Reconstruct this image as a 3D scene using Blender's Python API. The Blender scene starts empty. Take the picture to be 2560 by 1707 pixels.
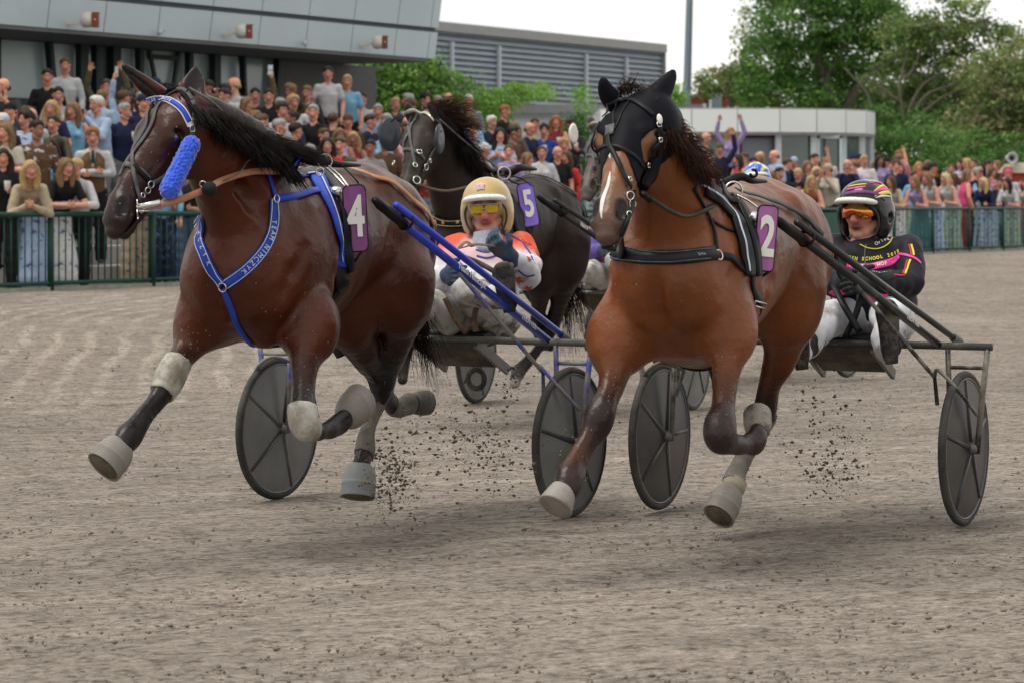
import bpy, math, random
import numpy as np
from mathutils import Vector, Matrix
from mathutils.bvhtree import BVHTree
R = math.radians
SC = bpy.context.scene
COL = SC.collection
# ---------------------------------------------------------------- camera, sky, sun, exposure
F, HX, HY, CH = 7000.0, 1280.0, 502.0, 1.45       # focal length and horizon in photo pixels, eye height
cd = bpy.data.cameras.new('camera'); cam = bpy.data.objects.new('camera', cd); COL.objects.link(cam)
cam.location = (0, 0, CH); cam.rotation_euler = (R(90), 0, 0)
cd.sensor_width = 36; cd.lens = F * 36 / 2560; cd.shift_y = -(853.5 - HY) / 2560
cd.clip_start = 0.5; cd.clip_end = 3000
cd.dof.use_dof = True; cd.dof.focus_distance = 12.6; cd.dof.aperture_fstop = 6.5
SC.camera = cam
w = bpy.data.worlds.new("World"); SC.world = w; w.use_nodes = True
nt = w.node_tree; nt.nodes.clear()
SUN_EL, SUN_AZ = 58, -38
out = nt.nodes.new('ShaderNodeOutputWorld'); bg = nt.nodes.new('ShaderNodeBackground')
sky = nt.nodes.new('ShaderNodeTexSky'); sky.sky_type = 'NISHITA'; sky.sun_disc = False
sky.sun_elevation = R(SUN_EL); sky.sun_rotation = R(SUN_AZ)
mix = nt.nodes.new('ShaderNodeMix'); mix.data_type = 'RGBA'
tc = nt.nodes.new('ShaderNodeTexCoord'); mp = nt.nodes.new('ShaderNodeMapping'); mp.inputs['Scale'].default_value = (1, 1, 3.2)
ns = nt.nodes.new('ShaderNodeTexNoise'); ns.inputs['Scale'].default_value = 2.6; ns.inputs['Detail'].default_value = 5
rp = nt.nodes.new('ShaderNodeValToRGB')
rp.color_ramp.elements[0].position = .36; rp.color_ramp.elements[0].color = (9.2, 9.3, 9.4, 1)
rp.color_ramp.elements[1].position = .56; rp.color_ramp.elements[1].color = (10.9, 10.5, 9.7, 1)
nt.links.new(tc.outputs['Generated'], mp.inputs['Vector']); nt.links.new(mp.outputs[0], ns.inputs['Vector'])
nt.links.new(ns.outputs['Fac'], rp.inputs['Fac'])
nt.links.new(sky.outputs[0], mix.inputs['A']); nt.links.new(rp.outputs[0], mix.inputs['B'])
mix.inputs['Factor'].default_value = .94
nt.links.new(mix.outputs['Result'], bg.inputs['Color']); bg.inputs['Strength'].default_value = .1
nt.links.new(bg.outputs[0], out.inputs[0])
sd = bpy.data.lights.new('sun', 'SUN'); sd.energy = 2.3; sd.angle = R(28); sd.color = (1, .95, .87)
sun = bpy.data.objects.new('sun', sd); COL.objects.link(sun)
dv = Vector((math.sin(R(SUN_AZ)) * math.cos(R(SUN_EL)), math.cos(R(SUN_AZ)) * math.cos(R(SUN_EL)) * -0.35, math.sin(R(SUN_EL))))
sun.rotation_euler = dv.to_track_quat('Z', 'Y').to_euler()
SC.view_settings.view_transform = 'Standard'; SC.view_settings.look = 'None'
SC.view_settings.exposure = 0.16; SC.view_settings.gamma = 1.0
# ---------------------------------------------------------------- frames: photo pixel + distance -> world metres
def P(px, py, d): return np.array(((px - HX) / F * d, d, CH - (py - HY) / F * d))
FE = np.array((.517, .856)); FN = np.array((-.856, .517))      # along the fence / away from the track
def W(t, D, z): return np.array((FN[0]*D + FE[0]*t, FN[1]*D + FE[1]*t, z))
def tpx(px, D):
    k = (px - HX) / F
    return D * (.517 * k + .856) / (.517 - .856 * k)
def Q(px, py, D):
    t = tpx(px, D); y = FN[1]*D + FE[1]*t
    return t, CH - (py - HY) / F * y
def toP(v): return (HX + F * v[0] / v[1], HY - F * (v[2] - CH) / v[1])
FENCE_D = 22.5
def ground_z(x, y):
    n = FENCE_D - (FN[0] * x + FN[1] * y)
    u = np.clip(1 - n / 13.0, 0, 1)
    return .35 * u * u * (3 - 2 * u)
# ---------------------------------------------------------------- materials
MATS = {}
def M(name, col=(.5,.5,.5), rough=.6, metal=0, var=.12, vs=6, bump=0, bs=60, attr=False, alpha=1, coat=0, sheen=0, dirt=None, ds=3, spec=.25, trans=0, dth=(.45,.65), stretch=None, gain=1.0):
    if name in MATS: return MATS[name]
    m = bpy.data.materials.new(name); m.use_nodes = True; n = m.node_tree; b = n.nodes['Principled BSDF']
    L = n.links.new
    t = n.nodes.new('ShaderNodeTexCoord')
    vec = t.outputs['Object']
    if stretch:
        mpp = n.nodes.new('ShaderNodeMapping'); mpp.inputs['Scale'].default_value = stretch; L(vec, mpp.inputs[0]); vec = mpp.outputs[0]
    nz = n.nodes.new('ShaderNodeTexNoise'); nz.inputs['Scale'].default_value = vs; nz.inputs['Detail'].default_value = 6; nz.inputs['Roughness'].default_value = .6
    L(vec, nz.inputs['Vector'])
    mr = n.nodes.new('ShaderNodeMapRange'); mr.inputs['From Min'].default_value = .25; mr.inputs['From Max'].default_value = .75
    mr.inputs['To Min'].default_value = gain*(1 - var); mr.inputs['To Max'].default_value = gain*(1 + var); L(nz.outputs['Fac'], mr.inputs['Value'])
    mx = n.nodes.new('ShaderNodeMix'); mx.data_type = 'RGBA'; mx.blend_type = 'MULTIPLY'; mx.inputs['Factor'].default_value = 1
    if attr:
        at = n.nodes.new('ShaderNodeAttribute'); at.attribute_name = 'Col'; L(at.outputs['Color'], mx.inputs['A'])
    else: mx.inputs['A'].default_value = (*col, 1)
    L(mr.outputs[0], mx.inputs['B']); res = mx.outputs['Result']
    if dirt:
        n2 = n.nodes.new('ShaderNodeTexNoise'); n2.inputs['Scale'].default_value = ds; n2.inputs['Detail'].default_value = 8; n2.inputs['Roughness'].default_value = .65
        L(t.outputs['Object'], n2.inputs['Vector'])
        r2 = n.nodes.new('ShaderNodeMapRange'); r2.inputs['From Min'].default_value = dth[0]; r2.inputs['From Max'].default_value = dth[1]; L(n2.outputs['Fac'], r2.inputs['Value'])
        m2 = n.nodes.new('ShaderNodeMix'); m2.data_type = 'RGBA'; L(r2.outputs[0], m2.inputs['Factor']); L(res, m2.inputs['A']); m2.inputs['B'].default_value = (*dirt, 1)
        res = m2.outputs['Result']
    L(res, b.inputs['Base Color'])
    b.inputs['Roughness'].default_value = rough; b.inputs['Metallic'].default_value = metal
    b.inputs['Specular IOR Level'].default_value = spec
    if coat: b.inputs['Coat Weight'].default_value = coat; b.inputs['Coat Roughness'].default_value = .15
    if sheen: b.inputs['Sheen Weight'].default_value = sheen
    if trans: b.inputs['Transmission Weight'].default_value = trans
    if alpha < 1: b.inputs['Alpha'].default_value = alpha
    if bump:
        nb = n.nodes.new('ShaderNodeTexNoise'); nb.inputs['Scale'].default_value = bs; nb.inputs['Detail'].default_value = 4; L(vec, nb.inputs['Vector'])
        bp = n.nodes.new('ShaderNodeBump'); bp.inputs['Strength'].default_value = bump; bp.inputs['Distance'].default_value = .01
        L(nb.outputs['Fac'], bp.inputs['Height']); L(bp.outputs[0], b.inputs['Normal'])
    MATS[name] = m
    return m
# ---------------------------------------------------------------- objects
ORG = {}
def V3(v): return np.array(v, float)
def mesh(name, V, Fc, smooth=True, cols=None):
    V = np.asarray(V, np.float32); me = bpy.data.meshes.new(name)
    if isinstance(Fc, np.ndarray) and Fc.ndim == 2:
        k = Fc.shape[1]; nf = len(Fc)
        me.vertices.add(len(V)); me.vertices.foreach_set('co', V.ravel())
        me.loops.add(nf * k); me.loops.foreach_set('vertex_index', Fc.astype(np.int32).ravel())
        me.polygons.add(nf); me.polygons.foreach_set('loop_start', np.arange(0, nf * k, k, dtype=np.int32))
        me.update(calc_edges=True)
    else: me.from_pydata(V.tolist(), [], [tuple(int(i) for i in f) for f in Fc]); me.update()
    if smooth: me.polygons.foreach_set('use_smooth', [True] * len(me.polygons))
    if cols is not None:
        a = me.color_attributes.new('Col', 'FLOAT_COLOR', 'POINT')
        c = np.ones((len(V), 4), np.float32); c[:, :3] = cols; a.data.foreach_set('color', c.ravel())
    return me
def obj(name, VF, mat, parent=None, org=None, smooth=True, cols=None, kind=None):
    """one mesh object from world-space vertices; its origin is its root's base"""
    V, Fc = VF; V = np.asarray(V, float)
    if parent is not None: o_ = ORG[parent.name]
    else: o_ = V3(org) if org is not None else np.zeros(3)
    me = mesh(name, V - o_, Fc, smooth, cols); o = bpy.data.objects.new(name, me); COL.objects.link(o)
    if mat is not None: me.materials.append(mat)
    ORG[o.name] = o_
    if parent is not None: o.parent = parent
    else: o.location = Vector(o_)
    if kind: o['kind'] = kind
    return o
def root(name, org):
    o = bpy.data.objects.new(name, None); COL.objects.link(o); o.location = Vector(org); o.empty_display_size = .2
    ORG[o.name] = V3(org); return o
def tag(o, label, cat, group=None):
    o['label'] = label; o['category'] = cat
    if group: o['group'] = group
    return o
class MB:
    def __init__(s): s.V = []; s.F = []; s.n = 0
    def add(s, VF):
        V, Fc = VF; s.V.extend([tuple(v) for v in V]); s.F.extend([tuple(i + s.n for i in f) for f in Fc]); s.n += len(V); return s
    def vf(s): return s.V, s.F
def join(*a):
    m = MB()
    for x in a: m.add(x)
    return m.vf()
def nrm(v): v = V3(v); return v / (np.linalg.norm(v) + 1e-12)
def box(p0, p1):
    (a, b, c), (d, e, f) = p0, p1
    V = [(a,b,c),(d,b,c),(d,e,c),(a,e,c),(a,b,f),(d,b,f),(d,e,f),(a,e,f)]
    return V, [(0,3,2,1),(4,5,6,7),(0,1,5,4),(1,2,6,5),(2,3,7,6),(3,0,4,7)]
def hexa(c8): return [tuple(v) for v in c8], [(0,3,2,1),(4,5,6,7),(0,1,5,4),(1,2,6,5),(2,3,7,6),(3,0,4,7)]
def wbox(t0, t1, D0, D1, z0, z1):
    return hexa([W(t0,D0,z0), W(t1,D0,z0), W(t1,D1,z0), W(t0,D1,z0), W(t0,D0,z1), W(t1,D0,z1), W(t1,D1,z1), W(t0,D1,z1)])
def bar(a, b, w, h, up=(0,0,1)):
    a, b = V3(a), V3(b); t = nrm(b - a); s = nrm(np.cross(t, up)); u = np.cross(s, t)
    c = []
    for p in (a, b):
        for i, j in ((-1,-1),(1,-1),(1,1),(-1,1)): c.append(p + s*w/2*i + u*h/2*j)
    return [tuple(v) for v in c], [(0,1,2,3),(7,6,5,4),(0,4,5,1),(1,5,6,2),(2,6,7,3),(3,7,4,0)]
def cr(pts, n=6):
    p = np.array(pts, float)
    if len(p) < 3: return np.array([p[0] + (p[-1]-p[0]) * i / n for i in range(n + 1)])
    q = np.vstack([2*p[0]-p[1], p, 2*p[-1]-p[-2]]); o = []
    for i in range(1, len(q) - 2):
        for k in range(n):
            t = k / n; a, b, c, d = q[i-1], q[i], q[i+1], q[i+2]
            o.append(.5*((2*b)+(-a+c)*t+(2*a-5*b+4*c-d)*t*t+(-a+3*b-3*c+d)*t**3))
    o.append(p[-1]); return np.array(o)
def tube(pts, r, sides=8, n=6, smooth=True, flat=None, side=None):
    """tube along points (x,y,z) with radius r or list of radii; flat=(ratio) squashes"""
    pts = np.array(pts, float)
    rr = np.full(len(pts), r, float) if np.isscalar(r) else np.array(r, float)
    if smooth and len(pts) > 2:
        q = cr(np.hstack([pts, rr[:, None]]), n); pts, rr = q[:, :3], q[:, 3]
    V = []; Fc = []; u = None
    for i, p in enumerate(pts):
        t = nrm(pts[min(i+1, len(pts)-1)] - pts[max(i-1, 0)])
        if u is None:
            ref = V3(side) if side is not None else (V3((0,0,1)) if abs(t[2]) < .9 else V3((1,0,0)))
            u = nrm(ref - t*np.dot(ref, t))
        else: u = nrm(u - t*np.dot(u, t))
        v = np.cross(t, u)
        for k in range(sides):
            a = 2*math.pi*k/sides; V.append(p + rr[i]*(u*math.cos(a) + v*math.sin(a)*(flat or 1)))
    N = len(pts)
    for i in range(N-1):
        for k in range(sides):
            a = i*sides+k; b = i*sides+(k+1) % sides; Fc.append((a, b, b+sides, a+sides))
    Fc.append(tuple(range(sides))[::-1]); Fc.append(tuple((N-1)*sides+k for k in range(sides)))
    return V, Fc
def ring(c, axis, Rr, r, n=32, s=8, a0=0, a1=2*math.pi):
    c = V3(c); ax = nrm(axis); ref = V3((0,0,1)) if abs(ax[2]) < .9 else V3((1,0,0)); u = nrm(np.cross(ax, ref)); v = np.cross(ax, u)
    full = abs(a1-a0-2*math.pi) < 1e-6; V = []; Fc = []; N = n if full else n+1
    for i in range(N):
        a = a0+(a1-a0)*i/n; d = u*math.cos(a)+v*math.sin(a)
        for k in range(s):
            b = 2*math.pi*k/s; V.append(c + d*(Rr + r*math.cos(b)) + ax*r*math.sin(b))
    for i in range(n):
        for k in range(s):
            a = i*s+k; b = i*s+(k+1)%s; j = ((i+1) % N)*s; Fc.append((a, b, j+(k+1)%s, j+k))
    return V, Fc
def lathe(c, axis, prof, n=24, side=None, flat=1):
    """profile (offset along axis, radius)"""
    c = V3(c); ax = nrm(axis); ref = V3(side) if side is not None else (V3((0,0,1)) if abs(ax[2]) < .9 else V3((1,0,0)))
    u = nrm(ref - ax*np.dot(ref, ax)); v = np.cross(ax, u); V = []; Fc = []
    for o_, r_ in prof:
        for k in range(n):
            a = 2*math.pi*k/n; V.append(c + ax*o_ + r_*(u*math.cos(a) + v*math.sin(a)*flat))
    for i in range(len(prof)-1):
        for k in range(n):
            a = i*n+k; b = i*n+(k+1)%n; Fc.append((a, b, b+n, a+n))
    Fc.append(tuple(range(n))[::-1]); Fc.append(tuple((len(prof)-1)*n+k for k in range(n)))
    return V, Fc
def ribbon(pts, nor, w, th=.004):
    """flat strap: pts, surface normals, width (scalar or list)"""
    pts = np.array(pts, float); nor = np.array(nor, float); N = len(pts); ww = np.full(N, w) if np.isscalar(w) else np.array(w)
    V = []; Fc = []
    for i in range(N):
        t = nrm(pts[min(i+1, N-1)] - pts[max(i-1, 0)]); n_ = nrm(nor[i] - t*np.dot(nor[i], t)); s = np.cross(t, n_)*ww[i]/2
        V += [pts[i]-s, pts[i]+s, pts[i]+s*.9+n_*th, pts[i]-s*.9+n_*th]
    for i in range(N-1):
        a = i*4
        for k in range(4): b = (k+1) % 4; Fc.append((a+k, a+4+k, a+4+b, a+b))
    Fc.append((0,1,2,3)); Fc.append((N*4-1, N*4-2, N*4-3, N*4-4))
    return V, Fc
def textmesh(s, size, depth=.002, bold=0, sx=1):
    cu = bpy.data.curves.new('t', 'FONT'); cu.body = s; cu.size = size; cu.extrude = depth; cu.align_x = 'CENTER'; cu.align_y = 'CENTER'; cu.offset = bold; cu.resolution_u = 3
    o = bpy.data.objects.new('t', cu); me = bpy.data.meshes.new_from_object(o)
    V = np.array([v.co[:] for v in me.vertices]); Fc = [tuple(p.vertices) for p in me.polygons]
    bpy.data.objects.remove(o); bpy.data.curves.remove(cu); bpy.data.meshes.remove(me)
    if len(V): V[:, 0] *= sx
    return V, Fc
def placetext(VF, c, xax, yax):
    V, Fc = VF; x = nrm(xax); z = nrm(np.cross(x, yax)); y = np.cross(z, x)
    return [tuple(V3(c) + x*v[0] + y*v[1] + z*v[2]) for v in V], Fc
# ---------------------------------------------------------------- implicit surfaces (smooth union of tapered ellipses), meshed by surface nets
class Sdf:
    def __init__(s): s.p = []
    def c(s, a, b, ra, rb=None, col=None, k=.03, side=None, sub=False):
        """cone a->b; radii scalar or (along side, other)"""
        rb = ra if rb is None else rb
        ra = (ra, ra) if np.isscalar(ra) else ra; rb = (rb, rb) if np.isscalar(rb) else rb
        a, b = V3(a), V3(b); d = b - a
        if np.linalg.norm(d) < 1e-5: b = a + V3((0,0,1e-3)); d = b - a
        t = nrm(d); sd = V3(side) if side is not None else V3((1,0,0))
        if abs(np.dot(sd, t)) > .98: sd = V3((0,1,0))
        u = nrm(sd - t*np.dot(sd, t)); v = np.cross(t, u)
        s.p.append((a, d, np.array(ra, float), np.array(rb, float), u, v, k, sub, col)); return s
    def chain(s, pts, rad, col=None, k=.03, side=None, n=3):
        q = []
        for p_, r_ in zip(pts, rad): r_ = (r_, r_) if np.isscalar(r_) else r_; q.append([*p_, *r_])
        q = cr(q, n); cs = col
        for i in range(len(q)-1):
            cc = col
            if isinstance(col, list): cc = col[min(int(i / n), len(col)-1)]
            s.c(q[i][:3], q[i+1][:3], tuple(q[i][3:]), tuple(q[i+1][3:]), cc, k, side)
        return s
    @staticmethod
    def dist(pr, X):
        a, d, ra, rb, u, v, k, sub, col = pr
        L2 = d @ d; r = X - a; t = np.clip(r @ d / L2, 0, 1); q = r - t[..., None]*d
        rr = ra + (rb - ra)*t[..., None]; x = (q @ u); y = (q @ v); tn = d/math.sqrt(L2); z = q @ tn
        rm = np.minimum(rr[..., 0], rr[..., 1])
        A = x/rr[..., 0]; B = y/rr[..., 1]; Cc = z/rm
        k0 = np.sqrt(A*A + B*B + Cc*Cc) + 1e-9; k1 = np.sqrt((A/rr[..., 0])**2 + (B/rr[..., 1])**2 + (Cc/rm)**2) + 1e-9
        return k0*(k0 - 1)/k1
    def build(s, h, noise=None, bounds=None, clip=None):
        lo = np.min([np.minimum(p[0], p[0]+p[1]) - max(p[2].max(), p[3].max()) for p in s.p if not p[7]], 0) - 3*h
        hi = np.max([np.maximum(p[0], p[0]+p[1]) + max(p[2].max(), p[3].max()) for p in s.p if not p[7]], 0) + 3*h
        n = np.ceil((hi - lo)/h).astype(int) + 1; D = np.full(n, .25, np.float32)
        for p in s.p:
            m = max(p[2].max(), p[3].max()) + p[6]*1.6 + 2*h
            i0 = np.maximum(np.floor((np.minimum(p[0], p[0]+p[1]) - m - lo)/h).astype(int), 0)
            i1 = np.minimum(np.ceil((np.maximum(p[0], p[0]+p[1]) + m - lo)/h).astype(int) + 1, n)
            if (i1 <= i0).any(): continue
            g = np.stack(np.meshgrid(*[lo[a] + h*np.arange(i0[a], i1[a]) for a in range(3)], indexing='ij'), -1)
            d = s.dist(p, g).astype(np.float32); sl = tuple(slice(i0[a], i1[a]) for a in range(3)); k = p[6]; o = D[sl]
            if p[7]:
                hh = np.clip(.5 - .5*(o + d)/k, 0, 1); D[sl] = o*(1-hh) - d*hh + k*hh*(1-hh)
            else:
                hh = np.clip(.5 + .5*(o - d)/k, 0, 1); D[sl] = o*(1-hh) + d*hh - k*hh*(1-hh)
        if noise is not None or clip is not None:
            act = np.argwhere(np.abs(D) < 3.5*h); X = lo + h*act
            ii = tuple(act.T)
            if noise is not None: D[ii] += noise(X)
            if clip is not None:
                allv = np.argwhere(D < 3*h); X = lo + h*allv; ii = tuple(allv.T); D[ii] = np.maximum(D[ii], clip(X))
        V, Fc = nets(D, lo, h)
        # one continuous surface: keep it as it is, colour by nearest primitive
        return V, Fc
    def colors(s, V, base, kc=.02):
        acc = np.zeros((len(V), 3)); ws = np.full(len(V), 1e-9)
        base = V3(base)
        for p in s.p:
            m = max(p[2].max(), p[3].max()) + .12
            lo = np.minimum(p[0], p[0]+p[1]) - m; hi = np.maximum(p[0], p[0]+p[1]) + m
            ix = np.nonzero(((V > lo) & (V < hi)).all(1))[0]
            if not len(ix): continue
            d = s.dist(p, V[ix]); d = np.abs(d) if p[7] else d
            if p[7] and p[8] is None: continue
            wt = 80*np.exp(-(d/.007)**2) if p[7] else np.exp(-np.maximum(d, -.01)/kc)*np.clip((.06/max(p[2].max(), p[3].max()))**1.5, 1, 10)
            acc[ix] += wt[:, None]*(base if p[8] is None else V3(p[8])); ws[ix] += wt
        return np.clip((acc + 1e-9*base)/ws[:, None], 0, 1)
def nets(D, lo, h):
    D = D.astype(np.float32); n = D.shape; ins = D < 0; ids = []; pos = []; quads = []
    def cid(a): return (a[:, 0]*n[1] + a[:, 1])*n[2] + a[:, 2]
    for ax in range(3):
        s0 = [slice(None)]*3; s1 = [slice(None)]*3; s0[ax] = slice(0, -1); s1[ax] = slice(1, None)
        E = np.argwhere(ins[tuple(s0)] != ins[tuple(s1)])
        if not len(E): continue
        e1 = E.copy(); e1[:, ax] += 1; d0 = D[tuple(E.T)]; d1 = D[tuple(e1.T)]; t = d0/(d0 - d1)
        p = E.astype(float); p[:, ax] += t
        b, c = (ax+1) % 3, (ax+2) % 3; cells = []
        for db, dc in ((0,0),(-1,0),(-1,-1),(0,-1)):
            q = E.copy(); q[:, b] += db; q[:, c] += dc; cells.append(cid(q)); ids.append(cells[-1]); pos.append(p)
        qd = np.stack(cells, 1); fl = d0 < 0; qd[~fl] = qd[~fl][:, ::-1]; quads.append(qd)
    ids = np.concatenate(ids); pos = np.concatenate(pos); quads = np.concatenate(quads)
    u, inv = np.unique(ids, return_inverse=True); cnt = np.bincount(inv, minlength=len(u))
    V = np.stack([np.bincount(inv, pos[:, a], len(u))/cnt for a in range(3)], 1)
    Fc = np.searchsorted(u, quads)
    return lo + h*V, Fc
def sines(seed, f, amp, n=6, st=(1,1,1)):
    r = np.random.RandomState(seed); K = r.normal(size=(n, 3)); K = K/np.linalg.norm(K, axis=1)[:, None]*f*r.uniform(.6, 1.6, (n, 1))*np.array(st); ph = r.uniform(0, 6.28, n)
    return lambda X: amp*np.sin(X @ K.T + ph).sum(1)/math.sqrt(n)
class Body:
    """mesh + ray lookups"""
    def __init__(s, V, Fc): s.V = V; s.F = Fc; s.b = BVHTree.FromPolygons([tuple(v) for v in V], [tuple(int(i) for i in f) for f in Fc])
    def hit(s, px, py, off=.004):
        d = Vector(P(px, py, 1.) - V3((0,0,CH))).normalized(); l, n_, i, dd = s.b.ray_cast(Vector((0,0,CH)), d)
        if l is None:
            if not hasattr(s, 'pp'): s.pp = np.stack([HX + F*s.V[:, 0]/s.V[:, 1], HY - F*(s.V[:, 2] - CH)/s.V[:, 1]], 1)
            dd2 = ((s.pp - (px, py))**2).sum(1); m = dd2.min(); c = np.nonzero(dd2 < m + 60)[0]; j = c[np.argmin(s.V[c, 1])]
            dref = s.V[j, 1]; q = P(px, py, dref); n2 = nrm(V3((0, -.3, 0)) + (q - s.V[j])/(np.linalg.norm(q - s.V[j]) + .01))
            return (q if np.linalg.norm(q - s.V[j]) > off else s.V[j] + n2*off), n2
        return V3(l) + V3(n_)*off, V3(n_)
    def near(s, p, off=.004):
        l, n_, i, dd = s.b.find_nearest(Vector(p)); return V3(l) + V3(n_)*off, V3(n_)
    def path(s, pts, off=.004, n=8):
        """pts: (px,py) -> cast on the body, or (x,y,z) -> nearest surface point"""
        A = []
        for p in pts:
            if len(p) == 2: q_ = s.hit(*p, off); A.append(s.near(q_[0], off))
            else: A.append(s.near(p, off))
        ok = [i for i, a in enumerate(A) if a is not None]
        for i, a in enumerate(A):
            if a is None:
                j = min(ok, key=lambda q: abs(q-i)); dref = A[j][0][1]; A[i] = s.near(P(*pts[i], dref), off)
        pp = cr([a[0] for a in A], n); out = []
        for q in pp: out.append(s.near(q, off))
        X = np.array([o_[0] for o_ in out]); N = np.array([o_[1] for o_ in out])
        for _ in range(2): 
            X[1:-1] = (X[:-2] + 2*X[1:-1] + X[2:])/4; N[1:-1] = (N[:-2] + 2*N[1:-1] + N[2:])/4
        return X, N
    def strap(s, pts, w_, off=.004, n=8, th=.004): return ribbon(*s.path(pts, off, n), w_, th)
    def cut(s, mask, off, h=None):
        """copy of the faces whose vertices are all in mask, pushed out by off, with a rim going back in"""
        V = s.V; m = mask[s.F].all(1); Fs = s.F[m]; u, inv = np.unique(Fs, return_inverse=True); Fs = inv.reshape(Fs.shape)
        N = s.normals()[u]; Vo = V[u] + N*off; n_ = len(u); edges = {}
        for f in Fs:
            for i in range(4):
                a, b = int(f[i]), int(f[(i+1) % 4])
                if (b, a) in edges: del edges[(b, a)]
                else: edges[(a, b)] = 1
        for _ in range(2):                      # even out the jagged rim
            nb = {}
            for a, b in edges: nb.setdefault(a, []).append(b); nb.setdefault(b, []).append(a)
            W_ = Vo.copy()
            for a, l in nb.items(): W_[a] = Vo[a]*.34 + Vo[l].mean(0)*.66
            Vo = W_
        rim = sorted({i for e in edges for i in e}); ri = {v: n_ + i for i, v in enumerate(rim)}
        Vi = Vo[rim] - N[rim]*(off + .004)
        F2 = [tuple(f) for f in Fs] + [(b, a, ri[a], ri[b]) for a, b in edges]
        return np.vstack([Vo, Vi]), F2, u
    def normals(s):
        if not hasattr(s, 'N'):
            a, b, c, d = [s.V[s.F[:, i]] for i in range(4)]; fn = np.cross(c - a, d - b); N = np.zeros_like(s.V)
            for i in range(4): np.add.at(N, s.F[:, i], fn)
            s.N = N/(np.linalg.norm(N, axis=1)[:, None] + 1e-12)
        return s.N
# ================================================================ SETTING
# sandy race track: rises gently to the fence
def grid_axis(a, b, n, p=1.0): return a + (b-a)*np.linspace(0, 1, n)**p
def make_ground():
    tt = np.concatenate([np.linspace(-260, -12, 20), np.linspace(-10, 75, 240), np.linspace(80, 900, 30)])
    DD = np.concatenate([np.linspace(-300, -6, 16), np.linspace(-4, 23, 110), np.linspace(25, 60, 6), np.linspace(80, 1200, 20)])
    T, Dd = np.meshgrid(tt, DD, indexing='ij'); X = FN[0]*Dd + FE[0]*T; Y = FN[1]*Dd + FE[1]*T
    Z = ground_z(X, Y)
    rs = np.random.RandomState(3); amp = ((Dd > -4) & (Dd < 22)) * 1.0
    for i in range(26):
        f = rs.uniform(2, 16); a = rs.uniform(0, 6.28); Z += amp*.0035*np.sin(X*f*math.cos(a) + Y*f*math.sin(a) + rs.uniform(0, 6))/1.6
    V = np.stack([X, Y, Z], -1).reshape(-1, 3); n, m = T.shape
    i, j = np.meshgrid(np.arange(n-1), np.arange(m-1), indexing='ij'); a = (i*m + j).ravel()
    return V, np.stack([a, a+m, a+m+1, a+1], 1)[:, ::-1]
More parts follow.
